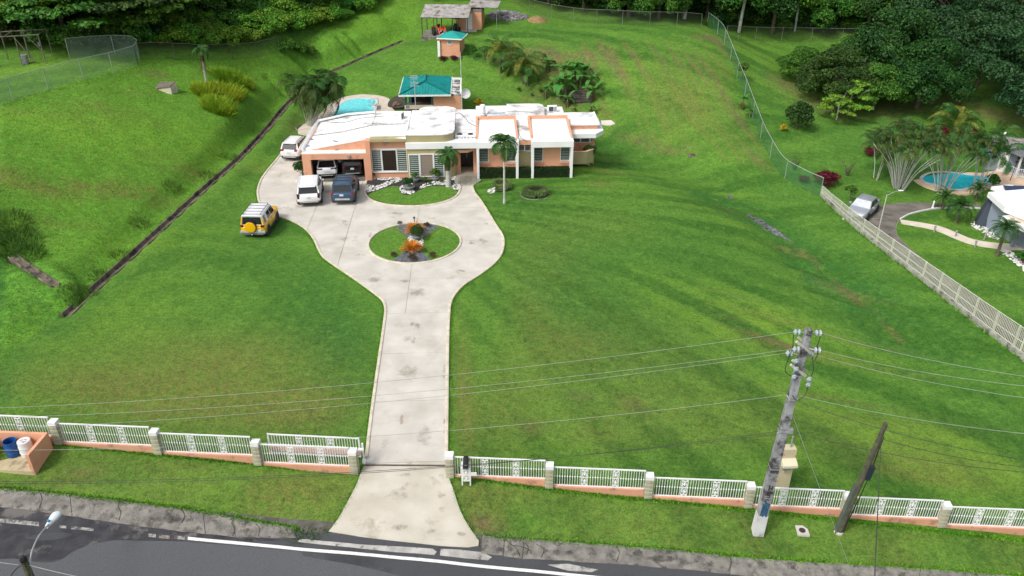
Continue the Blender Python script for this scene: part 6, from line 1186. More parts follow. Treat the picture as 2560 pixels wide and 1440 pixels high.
proto('mango2', 'broad_tree', leaves(lobes_for(3.4, 4.2, .9, 26, 52, flat=.75, rl=(.22, .38), jit=.92), 17000, .215, L_mid, seed=52, shell=.72), trunk_mesh(3.0, .28, 6, bark, 52))
proto('lacy', 'small_tree', leaves(lobes_for(2.0, 2.4, .9, 22, 53, flat=.3, rl=(.2, .34), jit=1.0), 3200, .24, L_light, seed=53, shell=.3, up=.7), trunk_mesh(2.2, .09, 6, barkp, 53))
proto('dome', 'round_shrub', leaves(lobes_for(1.15, 1.9, .1, 14, 54, flat=.9, jit=.6), 3600, .16, L_dark, seed=54), trunk_mesh(.9, .09, 4, bark, 54))
proto('clipped', 'round_shrub', leaves(lobes_for(1.0, 1.9, -.1, 16, 67, flat=.95, jit=.6, rl=(.4, .55)), 5200, .15, L_dark, seed=67), trunk_mesh(.5, .09, 3, bark, 67))
proto('bush', 'small_shrub', leaves(lobes_for(.5, .75, .15, 8, 55, flat=.9), 520, .15, L_mid, seed=55))
proto('redbush', 'red_shrub', leaves(lobes_for(1.15, 1.2, .1, 14, 56, flat=.7), 1900, .24, L_red, seed=56, up=.6, asp=.4))
proto('maroon', 'small_shrub', leaves(lobes_for(1.1, 1.5, .1, 12, 66, flat=.7), 700, .32, L_maroon, seed=66, up=.6, asp=.25))
proto('sapling', 'sapling', leaves(lobes_for(.42, .7, .5, 7, 57, flat=.9), 420, .17, L_mid, seed=57), trunk_mesh(.8, .04, 3, bark, 57))
proto('yellowcroton', 'croton', leaves(lobes_for(.5, .8, .1, 8, 58, flat=.9), 420, .22, L_yel, seed=58, asp=.35, up=.7))
# ---- palm fronds: rachis with leaflets, arching along +x
def frond(name, L, n, m, rise=.6, droop=1.4, lw=.34, wd=.045, sag=.35, seed=0):
    r = random.Random(seed); b = MB(); pts_ = []
    for i in range(9):
        t = i/8; pts_.append((L*(t-.12*droop*t**3), 0, L*(rise*t-droop*.62*t*t)))
    b.tube(pts_, list(np.linspace(.022, .006, 9)), 3, False)
    P_ = np.array(pts_)
    for k in range(n):
        t = .14+.86*k/(n-1); i = min(7, int(t*8)); f = t*8-i; p = P_[i]*(1-f)+P_[i+1]*f; tg = P_[i+1]-P_[i]; tg = tg/np.linalg.norm(tg); ll = lw*L*(math.sin(PI*min(1, .18+.80*t))**.6)*r.uniform(.85, 1.1)
        for s_ in (-1, 1):
            side = np.array([0, s_, 0]); d = side*.80+tg*.55; d = d/np.linalg.norm(d); e = p+d*ll*.55+np.array([0, 0, .02]); q = p+d*ll+np.array([0, 0, -sag*ll]); w_ = tg*wd*L*.5
            b.add([tuple(p-w_*.5), tuple(e-w_), tuple(q), tuple(e+w_), tuple(p+w_*.5)], [(0, 1, 3, 4), (1, 2, 3)])
    return b.mesh(name, m)
def blade(name, L, wd, m, droop=.9, rise=.9):
    b = MB(); n = 7
    for i in range(n+1):
        t = i/n; x = L*(t-.15*t**3); z = L*(rise*t-droop*t*t); w_ = wd*math.sin(PI*min(1, .06+.92*t))**.6*(1 if 0 < i < n else .2)
        b.v += [(x, -w_, z-.12*w_), (x, 0, z), (x, w_, z-.12*w_)]
    for i in range(n):
        for j in range(2): b.f.append((i*3+j, (i+1)*3+j, (i+1)*3+j+1, i*3+j+1))
    return b.mesh(name, m)
F_fan = [frond('frond', 1.35, 20, L_palm, .85, 1.7, .36, .05, .5, i) for i in range(2)]; F_coco = [frond('frond', 2.3, 22, L_palm, 1.1, 1.5, .26, .03, .4, 3), frond('frond', 2.3, 22, L_palmy, 1.0, 1.9, .26, .03, .6, 4)]
F_clump = [frond('frond', 1.7, 16, L_palmd, .75, 1.9, .34, .045, .6, 5), frond('frond', 1.7, 16, L_palm, .9, 1.8, .34, .045, .6, 6)]; F_date = [frond('frond', 1.15, 20, L_palm, .8, 1.5, .22, .03, .2, 7)]; F_dead = frond('frond', 1.5, 10, L_brown, -.2, 1.9, .25, .04, .8, 8)
B_ban = [blade('leaf', 1.35, .22, L_ban, .75, 1.0), blade('leaf', 1.2, .20, L_ban, 1.1, .75)]; B_brom = blade('leaf', .62, .026, L_orange, .75, 1.2); B_brown = blade('leaf', 1.0, .14, L_brown, 1.5, .2)
def fronds(par, top, n, ms, tilt=(-.5, .8), s=1., seed=0, scale_j=.15, nm=None):
    r = random.Random(seed)
    for i in range(n):
        t = i/max(1, n-1); k = s*r.uniform(1-scale_j, 1+scale_j)
        link(nm or ms[0].name.split('.')[0], ms[i % len(ms)], par, top, (0, -(tilt[0]+(tilt[1]-tilt[0])*t)+r.uniform(-.1, .1), i*2.39996+r.uniform(-.2, .2)), (k, k, k))
def palm(x, y, h, label, n, ms, r0=.14, r1=.09, s=1., tilt=(-.55, .7), group=None, tm=barkp, lean=0., crownshaft=True, z=None, cat='palm', name='palm_tree'):
    o = T(name, label, cat, (x, y, H(x, y) if z is None else z), 0, group); b = MB(); k = 9; pts_ = [(lean*(i/k)**2, 0, -.15+(h+.15)*i/k) for i in range(k+1)]
    b.tube(pts_, [r0*(1.35 if i == 0 else 1)-(r0-r1)*i/k for i in range(k+1)], 9).o('trunk', tm, o)
    if crownshaft: MB().tube([(lean, 0, h-.05), (lean, 0, h+.22), (lean, 0, h+.42)], [r1*1.15, r1*1.2, r1*.5], 8).o('crownshaft', barkg, o)
    fronds(o, (lean, 0, h+.3), n, ms, tilt, s, seed=int(x*10)); return o
p = P(1121,467); o = palm(p.x, p.y, 2.55, 'short grey trunked palm in the pebble bed before the curved tower', 13, F_fan, .23, .17, 1.05, (-.9, .5), 'palms before the villa')
MB().tube([(0, 0, 1.5), (0, 0, 2.0), (0, 0, 2.7)], [.20, .27, .22], 8).o('leaf_base', mat('palm_fibre', (.05, .055, .025), (.09, .08, .04), 6, .95, bump=.6), o)
p = P(1261,508); palm(p.x, p.y, 4.75, 'tall slender palm on the lawn in front of the left bedroom bay', 16, F_fan, .10, .075, 1.15, (-.75, .9), 'palms before the villa')
p = P(516,205); o = palm(p.x, p.y, 2.9, 'palm with a skirt of dead hanging fronds on the left bank', 9, F_fan, .12, .10, .85, (-.7, .6), None, barkp)
for i in range(9): link('frond', F_dead, o, (0, 0, 2.9), (0, .75+.2*random.random(), i*.75), (.9, .9, .9))
# clumping palms: many ringed stems from one foot
def clump(px, py, n, h, spread, label, s=1., nf=7, group='clumping palms', stem=barkp, seed=0, hj=.25, ms=None, tilt=(-.9, .8), foot=.35, lean=0.):
    p = P(px, py); o = T('clumping_palm', label, 'palm', p, 0, group); r = random.Random(seed)
    for i in range(n):
        a = i*2.39996+r.uniform(-.4, .4); q = math.sqrt((i+.6)/n); dx, dy = math.cos(a)*q, math.sin(a)*q; hh = h*r.uniform(1-hj, 1+hj*.4)*(1-.15*q); x0, y0 = dx*foot, dy*foot; x1, y1 = dx*spread+lean, dy*spread
        b = MB(); b.tube(sm([(x0, y0, -.2), (x0+(x1-x0)*.35, y0+(y1-y0)*.35, hh*.5), (x1, y1, hh)], 4), list(np.linspace(.05, .03, 9)), 5); st_ = b.o('stem', stem, o); MB().tube([(x1, y1, hh-.02), (x1*1.03, y1*1.03, hh+.4)], [.05, .03], 5).o('crownshaft', barkg, st_)
        fronds(st_, (x1*1.02, y1*1.02, hh+.3), nf, ms or F_clump, tilt, s*r.uniform(.85, 1.1), seed=seed*99+i)
    return o
clump(778,318, 18, 4.5, 2.4, 'large clump of white stemmed palms with dark drooping crowns at the left rear corner', 1.15, 8, 'clumping palms by the villa', seed=1, tilt=(-1.0, 1.0), lean=1.1, hj=.4); 
o = T('shrub_bed', 'dark mulched bed under the clump of white stemmed palms', 'flower bed', P(778,320)); MB().lathe([(1.5, -.1), (1.45, .06), (.001, .12)], n=18).o('soil', soil, o); sweep([(1.55*math.cos(t), 1.3*math.sin(t)) for t in np.linspace(PI, 2*PI, 14)], .12, .12, zf=lambda x, y: 0).o('edging', conc_old, o)
# banana plants
def banana(px, py, h, n, label, group='banana plants on the back slope', s=1., seed=0, pt=None):
    p = pt or P(px, py); o = T('banana_plant', label, 'banana plant', p, 0, group); r = random.Random(seed+px)
    MB().tube([(0, 0, -.2), (.03, 0, h*.5), (0, .03, h)], [.11*s, .095*s, .06*s], 7).o('stem', barkg, o)
    for i in range(n): k = s*r.uniform(.8, 1.15); link('leaf', B_ban[i % 2], o, (0, 0, h-.05), (0, -.35+.75*(i/n)-.1*r.random(), i*2.39996+r.uniform(-.3, .3)), (k, k, k))
    for i in range(2): link('dry_leaf', B_brown, o, (0, 0, h*.75), (0, .6, r.random()*6), (s*.8,)*3)
    return o
for i, (px, py, h, n, s_, lb) in enumerate(((1318,214,1.2,9,.85,'banana plant right below the two leaning palms'), (1308,200,1.0,7,.7,'small banana plant behind the palms on the slope'), (1268,190,.8,7,.65,'low banana plant at the foot of the tall palm'), (1363,248,1.1,7,.8,'dull banana plant at the left end of the banana clump'), (1398,246,1.7,9,1.0,'tall banana plant at the front of the banana clump'), (1412,250,1.6,9,1.0,'banana plant with the widest leaves in the middle of the clump'), (1425,222,1.9,9,1.05,'highest banana plant at the back of the clump'), (1408,215,1.7,8,.95,'banana plant at the left back of the clump'), (1450,216,1.6,8,.95,'banana plant at the right back of the clump'), (1476,230,1.3,8,.9,'banana plant upslope of the dark timber planks'), (1482,252,1.1,8,.85,'banana plant right beside the dark timber planks'), (1478,283,.6,6,.6,'small banana plant below the right end of the planks'), (1418,268,.9,7,.7,'low banana plant left of the dark timber planks'), (1369,178,.9,8,.75,'lone banana plant higher up on the bare slope'), (1440,200,1.5,7,.9,'banana plant furthest up behind the clump'), (1462,205,1.3,7,.8,'thin banana plant at the upper right of the clump'))): banana(px, py, h*1.1, n, lb, s=s_*1.42, seed=i)
banana(1855,275,1.2,7,'left banana plant standing against the green mesh fence','banana plants at the mesh fence', .9, 31); banana(1873,292,.7,5,'small right banana plant with brown stem at the mesh fence','banana plants at the mesh fence', .6, 32)
banana(1335,150,1.0,4,'thin young banana shoot on the top edge of the slope','banana plants on the back slope', .5, 33)
# palms with no visible trunk
for px, py, h, s_, n, lb in ((1252,182,1.7,1.5,17,'tall feathery palm on the top left of the back slope'), (1308,208,1.3,1.3,16,'shorter feathery palm leaning right on the back slope'), (2385,332,.5,1.5,16,'yellow green feathery palm between red shrubs under the dark trees')):
    p = P(px, py); palm(p.x, p.y, h, lb, n, F_coco, .17, .13, s_, (-.3, .75), 'feathery palms', bark, crownshaft=False)
for px, py, s_, lb in ((1183,146,1.0,'small round tree just right of the peach pump hut'), (1211,152,1.15,'left small tree of the pair beside the tall feathery palm'), (1221,158,1.0,'right small tree of the pair beside the tall feathery palm'), (2122,507,1.1,'small green shrub behind the silver saloon')): p = P(px, py); put('sapling', p.x, p.y, lb, 'small tree', 'saplings', s_*1.25)
p = P(1196,270); put('yellowcroton', p.x, p.y, 'bright yellow and orange croton behind the villa roof', 'shrub', s=1.15)
# low shoots on the bare slope
for i in range(14):
    px, py = [(1262,172),(1297,228),(1345,205),(1352,232),(1378,215),(1340,172),(1385,160),(1420,160),(1330,240),(1390,275),(1360,145),(1300,185),(1436,280),(1290,165)][i]
    p = P(px, py); put('bush', p.x, p.y, 'small scattered green shoot on the bare patch of slope', 'weed', 'shoots on the bare slope', random.uniform(.35, .6), name='weed')
# ---------------------------------------------------------------- beds before the villa
fw = lambda l, n=3: pxpoly(l, n)
bed_all = BEDF+[P2(1135,452), P2(1135,445), P2(925,445)]
bd = T('front_bed', None, None, kind='structure')
drape(bed_all, .03, .1, 0).o('soil', mat('black_mulch', (.055, .052, .052), (.022, .021, .022), 9, .95, bump=.7, bscale=30), bd)
drape(fw([(922,487),(945,478),(965,471),(985,466),(999,470),(1001,482),(1012,489),(1028,487),(1042,481),(1058,472),(1080,467),(1105,467),(1125,470),(1142,478),(1143,484),(1120,499),(1085,509),(1035,513),(985,511),(948,504),(926,495)], 4), .055, .05, 0).o('lawn', lawn_short, bd)
pebm = mat('white_pebble', (.72, .72, .70), (.55, .54, .52), 5, .7, isl=.15); slatm2 = mat('blue_grey_gravel', (.16, .17, .19), (.08, .085, .10), 6, .9, isl=.3)
def in_poly(poly, n, seed):
    r = np.random.default_rng(seed); a = np.array(poly); lo, hi = a.min(0), a.max(0); out = np.zeros((0, 2))
    while len(out) < n: q = lo+(hi-lo)*r.random((n*2, 2)); out = np.r_[out, q[inside(poly, q[:, 0], q[:, 1])]]
    return out[:n]
def stones(polys, per, sz, m, name, dz=.07, par=None, kind='stuff', cap=100000):
    b = MB(); r = random.Random(3)
    for i, pl_ in enumerate(polys):
        a = abs(sum(pl_[j-1][0]*pl_[j][1]-pl_[j][0]*pl_[j-1][1] for j in range(len(pl_))))/2
        for x, y in in_poly(pl_, int(a*per), i): s_ = sz*r.uniform(.6, 1.3); k = r.random()*3; z = H(x, y)+dz; pts_ = [(x+s_*math.cos(k+t*1.2566)*r.uniform(.75, 1.1), y+s_*math.sin(k+t*1.2566)*.8, z) for t in range(5)]; b.add(pts_+[(x+(u-.5)*s_*.5, y, z+s_*.62) for u in (0, 1)], [(0, 1, 6), (1, 2, 6), (2, 3, 6, 5) if False else (2, 5, 6), (2, 3, 5), (3, 4, 5), (4, 0, 5), (0, 6, 5)])
    return props(b.o(name, m), kind=kind)
stones([fw(l) for l in ([(920,462),(916,478),(922,482),(945,476),(965,468),(985,460),(1004,452),(1000,448),(985,451),(965,456),(950,464),(935,466)], [(930,448),(955,452),(980,450),(1005,446),(1015,440),(1008,436),(985,441),(960,443),(935,442)], [(1000,470),(1008,465),(1022,468),(1036,480),(1030,487),(1012,487),(1002,481)], [(1048,470),(1062,462),(1085,455),(1112,450),(1125,455),(1118,463),(1090,464),(1070,467),(1056,473)], [(1128,466),(1140,458),(1149,462),(1147,474),(1140,477),(1130,472)], [(1126,446),(1136,434),(1141,420),(1144,424),(1142,440),(1134,452)], [(1220,477),(1231,472),(1240,470),(1238,480),(1230,486),(1222,484)], [(1022,462),(1032,461),(1036,465),(1028,468)])], 95, .075, pebm, 'white_pebbles')
PL = mat('planter_concrete', (.24, .26, .25), (.17, .185, .18), 3, .8, bump=.3)
def planter(px, py, r_, h, label, key, s_, cat='planter', lbp=None, group='bowl planters'):
    p = P(px, py); z = p.z+.08; pot('planter', p.x, p.y, z, r_, h, PL, label, group); put(key, p.x, p.y, lbp, 'shrub', 'plants in bowl planters', s_, z=z+h*.7, name='potted_plant')
planter(1023,476, .46, .32, 'widest grey bowl planter at the front of the pebble bed', 'dome', .42, lbp='low dark green plant filling the widest bowl planter')
planter(1039,456, .32, .28, 'grey bowl planter behind the widest one, below the beige blind', 'bush', .7, lbp='spiky green plant in the planter below the beige blind')
planter(1089,453, .36, .28, 'grey bowl planter left of the short grey palm', 'bush', .95, lbp='bushy dark plant in the planter left of the short grey palm')
for px, py, key, s_, lb in ((930,446,'bush',.7,'reddish green shrub beside the right pier of the garage'), (953,437,'bush',.55,'small shrub under the left louvred window of the bay'), (1008,434,'bush',.8,'dark shrub in the corner of the bay and the tower'), (1064,455,'bush',.5,'low plant on the mulch between two planters'), (1077,463,'bush',.35,'tiny plant on the mulch beside the white pebbles'), (757,440,'dome',.72,'green shrub at the left corner of the garage'), (1190,425,'bush',.95,'potted leafy plant right of the front door'), (1105,458,'bush',.4,'tiny plant left of the palm foot')):
    p = P(px, py); put(key, p.x, p.y, lb, 'shrub', 'small shrubs in front of the villa', s_)
put('dome', 10.25, 71.0, 'dark leafy plant standing on the balcony corner', 'plant', s=.62, z=.46, name='balcony_plant')
# clipped hedges between the white columns
def hedge(x0, x1, label):
    o = T('hedge', label, 'hedge', ((x0+x1)/2, Yf+.28, 0), 0, 'clipped hedges before the bedroom bays'); L = x1-x0; r = np.random.default_rng(int(x0*7)+50)
    n = int(L*900); p = np.c_[(r.random(n)-.5)*L, (r.random(n)-.5)*.66, r.random(n)**.55*.86]; f = r.integers(0, 3, n); p[f == 0, 2] = .80+.09*r.random((f == 0).sum()); p[f == 1, 1] = -.34+.05*r.random((f == 1).sum())
    nn = r.normal(size=(n, 3))*.6+np.where(f[:, None] == 0, [[0, 0, 1.]], [[0, -.8, .4]]); nn /= np.linalg.norm(nn, axis=1)[:, None]; t = np.cross(nn, r.normal(size=(n, 3))); t /= np.linalg.norm(t, axis=1)[:, None]; b = np.cross(nn, t); s_ = .10*r.uniform(.6, 1.3, n)[:, None]
    v = np.stack([p-t*s_*.5, p+b*s_*.35, p+t*s_*.5, p-b*s_*.35], 1).reshape(-1, 3); me = bpy.data.meshes.new('foliage'); me.from_pydata(v.tolist(), [], np.arange(4*n).reshape(-1, 4).tolist()); me.materials.append(L_hedge); link('foliage', me, o)
    MB().box(-L/2+.04, L/2-.04, -.27, .27, -.1, .76).o('woody_core', mat('hedge_core', (.012, .022, .008), (.02, .03, .01), 6, .95), o)
hedge(.14, 3.28, 'clipped dark hedge under the left bedroom bay windows'); hedge(3.54, 4.60, 'short clipped dark hedge under the narrow olive wall'); hedge(4.90, 8.0, 'clipped dark hedge under the right bedroom bay windows')
# silvery ring shrubs
def ringshrub(px, py, R_, a0, a1, label, n=2600):
    p = P(px, py); o = T('ring_shrub', label, 'shrub', p, 0, 'silvery ring shrubs on the lawn'); r = np.random.default_rng(px); a = a0+(a1-a0)*r.random(n); q = r.random(n)*2*PI; rr_ = .30*np.sqrt(r.random(n)); x = (R_+rr_*np.cos(q))*np.cos(a); y = (R_+rr_*np.cos(q))*np.sin(a)*.85; z0 = .1+.30*r.random(n)
    h = .24*r.uniform(.6, 1.2, n); d = np.c_[np.cos(q)*np.cos(a)*.5, np.cos(q)*np.sin(a)*.5, np.ones(n)]+r.normal(size=(n, 3))*.25; d /= np.linalg.norm(d, axis=1)[:, None]; s_ = np.cross(d, r.normal(size=(n, 3))); s_ /= np.linalg.norm(s_, axis=1)[:, None]; s_ *= .022; b = np.c_[x, y, z0*.5+.34*np.sqrt(1-(rr_/.31)**2)]
    v = np.stack([b-s_, b+s_, b+d*h[:, None]], 1).reshape(-1, 3); me = bpy.data.meshes.new('foliage'); me.from_pydata(v.tolist(), [], np.arange(3*n).reshape(-1, 3).tolist()); me.materials.append(L_silver); link('foliage', me, o)
    MB().tube([((R_)*math.cos(t), R_*.85*math.sin(t), .2) for t in np.linspace(a0, a1, 24)], .24, 7).o('woody_core', mat('shrub_core', (.05, .09, .03), (.08, .12, .04), 6, .95), o)
    if a1-a0 > 6: sweep([((R_+.42)*math.cos(t), (R_*.85+.42)*math.sin(t)) for t in np.linspace(0, 2*PI, 30)[:-1]], .08, .05, closed=True, zf=lambda x, y: 0).o('edging', conc_old, o)
ringshrub(1247,472, .80, R(-110), R(120), 'silvery crescent shrub curling round white pebbles behind the slender palm'); ringshrub(1338,487, .82, 0, 2*PI, 'silvery ring shaped shrub alone on the right lawn')
# ---------------------------------------------------------------- round island in the driveway
isl = T('island_bed', None, None, kind='structure'); ic = lambda r, n=44: [(IC[0]+r*math.cos(t), IC[1]+r*math.sin(t)) for t in np.linspace(0, 2*PI, n, endpoint=False)]
drape(ic(IR-.08), .03, .1, 0).o('lawn', lawn_short, isl)
def lens(sgn):                                                    # the two half-moon lawns are edged; wedges of gravel between them
    ang = R(38); return [(IC[0]+sgn*x, IC[1]+y) for x, y in [(0.55, .0), (.75, .9), (1.55, 2.0), (1.95, 2.62), (0, 3.25), (-1.95, 2.62)]]
gr_top = sm([(IC[0]+x, IC[1]+y) for x, y in ((-.40, .9), (-1.2, 2.1), (-1.55, 2.75), (-.8, 3.15), (0, 3.28), (.8, 3.15), (1.65, 2.75), (1.2, 2.0), (.5, .9))], 3, True); gr_bot = sm([(IC[0]+x, IC[1]+y) for x, y in ((-.45, -1.3), (-1.0, -2.2), (-1.35, -2.85), (-.7, -3.15), (0, -3.26), (.8, -3.12), (1.3, -2.85), (.9, -2.1), (.35, -1.3))], 3, True)
for g_ in (gr_top, gr_bot): drape(g_, .045, .03, 0).o('gravel_base', MATS['blue_grey_gravel'], isl)
stones([gr_top, gr_bot], 170, .045, MATS['blue_grey_gravel'], 'grey_gravel', .05); pe = sm([(IC[0]+x, IC[1]+y) for x, y in ((-.55, 1.0), (-.42, .2), (-.5, -.9), (-.3, -1.6), (.35, -1.5), (.62, -.6), (.6, .3), (.5, 1.0))], 3, True); stones([pe], 120, .07, pebm, 'white_pebbles', .05)
edg = mat('lawn_edge', (.18, .17, .06), (.12, .13, .04), 5, .95)
for s_ in (-1, 1): props(sweep(sm([(IC[0]+s_*x, IC[1]+y) for x, y in ((2.1, 2.55), (1.2, 1.7), (.72, .6), (.68, -.5), (1.1, -1.6), (1.9, -2.65))], 5), .10, .03, dz=.03).o('lawn_edging', edg), kind='structure')
def bromeliad(px, py, n, s_, label):
    p = P(px, py); o = T('bromeliad', label, 'plant', (p.x, p.y, p.z+.05), 0, 'orange spiky plants in the round island')
    for i in range(n): k = s_*random.uniform(.75, 1.15); link('leaf', B_brom, o, (.18*math.cos(i*2.4)*math.sqrt(i/n), .18*math.sin(i*2.4)*math.sqrt(i/n), 0), (0, -.45+.75*i/n, i*2.39996), (k, k*1.3, k))
bromeliad(1037,581, 90, 1.3, 'orange spiky plant at the back of the round island, nearer the villa'); bromeliad(1031,627, 95, 1.35, 'orange spiky plant at the front of the round island, nearer the street')
p = P(1043,600); pot('planter', p.x, p.y, p.z+.06, .32, .3, PL, 'grey bowl planter in the middle of the round island', 'bowl planters'); put('dome', p.x, p.y, 'round light green shrub in the middle of the island', 'shrub', None, .52, z=p.z+.1, name='potted_plant')
for c_ in (): pass
for px, py, key, s_, lb in ((1000,562,'maroon',.20,'tiny red plant at the back left edge of the island'), (1067,568,'maroon',.26,'dark red plant right of the back orange plant'), (1031,652,'maroon',.34,'reddish brown plant at the front edge of the island'), (984,642,'maroon',.24,'small red plant at the front left of the island'), (1082,643,'maroon',.26,'small red plant at the front right of the island'), (1062,631,'bush',.35,'tiny dark plant right of the front orange plant')):
    p = P(px, py); put(key, p.x, p.y, lb, 'plant', 'small plants in the round island', s_, name='island_plant')
p = P(1036,556); o = T('garden_light', 'small black garden light on the back kerb of the round island', 'garden light', p); MB().tube([(0, 0, 0), (0, 0, .35)], .03, 6).lathe([(.08, .35), (.10, .42), (.02, .5)], n=8).o('lamp', blackm, o)
# path of beige tiles to the front door
pth = T('entrance_path', None, None, kind='structure'); pp = [P2(1140,464),P2(1133,447),P2(1143,430),P2(1146,419),P2(1183,419),P2(1193,432),P2(1198,447),P2(1203,452),P2(1181,466),P2(1181,465)][:9]
drape(pp, .03, .05, 0).o('grout_bed', mat('tile_grout', (.20, .19, .15), (.16, .15, .12), 4, .9), pth)
xa = [p[0] for p in pp]; ya = [p[1] for p in pp]
for pc in sheet_faces(pp, np.arange(min(xa)+.2, max(xa), .46), np.arange(min(ya)+.2, max(ya), .46), .012):
    if len(pc) > 2: drape(pc, .062, .02, 0).o('tile', tilef, pth)
# pots along the pump hut
for k, (dx, dy, key, lb) in enumerate(((-1.2, -1.75, 'redbush', 'small red plant at the left corner of the pump hut'), (.1, -1.75, 'redbush', 'dark red plant at the middle of the pump hut front'), (-.7, -1.72, 'bush', 'low green plant at the pump hut front'), (1.75, -.8, 'bush', 'low plant at the right side of the pump hut'))): put(key, hut.location.x+dx, hut.location.y+dy, lb, 'plant', 'plants round the pump hut', .38, name='hut_plant')
# long yellow grass clump, rough weeds along the channel
def tuft(px, py, n, R_, h, m, label, name='grass_clump', cat='ornamental grass', group=None, lean=.5, wd=.02, seed=0):
    p = P(px, py); o = T(name, label, cat, p, 0, group); r = np.random.default_rng(seed+px); a = r.random(n)*2*PI; q = R_*np.sqrt(r.random(n)); b = np.c_[q*np.cos(a), q*np.sin(a), np.zeros(n)]; b[:, 2] = [H(p.x+x, p.y+y)-p.z-.05 for x, y in b[:, :2]]
    d = np.c_[np.cos(a)*q/R_*lean, np.sin(a)*q/R_*lean, np.ones(n)]+r.normal(size=(n, 3))*.2; hh = h*r.uniform(.5, 1.1, n)[:, None]*(1-.35*(q/R_)**2)[:, None]; s_ = np.c_[r.normal(size=(n, 2)), np.zeros(n)]; s_ /= np.linalg.norm(s_, axis=1)[:, None]; s_ *= wd; mid = b+d*hh*.6; tip = b+d*hh+np.c_[d[:, :2]*.35*hh, -.12*hh[:, 0]]
    v = np.stack([b-s_, b+s_, mid+s_*.8, tip, mid-s_*.8], 1).reshape(-1, 3); k = np.arange(n)[:, None]*5; me = bpy.data.meshes.new('blades'); me.from_pydata(v.tolist(), [], (k+np.arange(5)).tolist()); me.materials.append(m); c_ = link('blades', me, o); c_['kind'] = 'stuff'; return o
L_gold = leafm('leaf_gold', (.19, .34, .014), (.30, .43, .03), isl=.3, scale=1.2)
for px, py, R_, h, lb in ((520,235,1.3,1.2,'left mound of the tall golden grass on the bank'), (548,272,1.35,1.3,'front mound of the tall golden grass nearest the drain'), (565,240,1.35,1.4,'middle mound of the tall golden grass'), (575,205,1.4,1.35,'back mound of the tall golden grass'), (605,212,1.0,1.1,'right back mound of the tall golden grass'), (590,235,.9,1.0,'right mound of the tall golden grass')): tuft(px, py, 2600, R_, h, L_gold, lb, group='tall golden grass on the left bank')
# ---------------------------------------------------------------- neighbouring property
gconc = mat('grey_driveway', (.20, .18, .155), (.12, .11, .095), 1.0, .9, bump=.3, bscale=16, detail=9, stain=(.07, .065, .055), sscale=.6, slo=.52, shi=.75)
ndv = T('neighbour_driveway', None, None, kind='structure')
outer = [(2160,548),(2178,530),(2195,517),(2225,510),(2270,507),(2330,509),(2420,512),(2450,510)]; inner = [(2450,520),(2400,518),(2340,520),(2300,527),(2270,535),(2252,547),(2243,560),(2240,575),(2245,590),(2258,605),(2280,625),(2330,665),(2400,715),(2480,770),(2600,860)]
fenceside = [(2600,935),(2480,838),(2380,760),(2300,697),(2235,645),(2190,608),(2160,585),(2150,565)]
poly = sm([P2(*p) for p in outer], 3)+sm([P2(*p) for p in inner], 3)+sm([P2(*p) for p in fenceside], 3)
yc_ = [P2(*p)[1] for p in ((2200,548),(2200,572),(2270,640),(2320,676),(2400,745),(2480,800))]
for pc in sheet_faces(poly, (), sorted(yc_), .035):
    if len(pc) > 2: drape(pc, .06, .12, 1.2).o('slab', gconc, ndv)
drape(poly, .035, .05, 1.2).o('joint_bed', mat('pale_joint', (.42, .39, .34), (.34, .31, .27), 3, .9), ndv)
drape([P2(*p) for p in ((2105,548),(2150,512),(2178,528),(2196,548),(2160,566),(2130,560))], .05, .1, 1.).o('slab', conc_pale, ndv)
props(sweep(sm([P2(*p) for p in ((2250,549),(2272,537),(2302,529),(2342,522),(2400,520),(2450,522))], 4), .16, .12).o('kerb', mat('white_kerb', (.62, .62, .60), (.5, .5, .48), 3, .8)), kind='structure')
wk = sm([P2(*p) for p in ((2250,550),(2300,557),(2350,567),(2392,583),(2425,597),(2470,606),(2520,610),(2570,608))], 4); wk2 = sm([P2(*p) for p in ((2254,560),(2300,568),(2345,579),(2385,596),(2420,609),(2460,618),(2520,625),(2580,626))], 4)
props(drape(wk+wk2[::-1], .05, .1, 1.).o('garden_path', mat('cream_path', (.68, .60, .50), (.58, .51, .42), 2, .85)), kind='structure')
# pool and deck
q = P(2390,450); nz_ = q.z+.05
pool('neighbouring blue swimming pool with cream deck beyond the boundary fence', [(2275,440),(2300,428),(2350,424),(2420,424),(2480,412),(2530,405),(2600,410),(2600,470),(2560,470),(2500,462),(2470,470),(2440,482),(2395,484),(2350,478),(2300,462)],
     [(2303,446),(2320,434),(2350,430),(2385,432),(2420,437),(2455,440),(2485,444),(2497,453),(2485,460),(2455,462),(2425,470),(2400,475),(2370,472),(2340,463),(2315,457)], nz_, (.04, .60, .70), 'neighbour', mat('tan_deck', (.74, .54, .38), (.64, .46, .32), 1.4, .85, bump=.2))
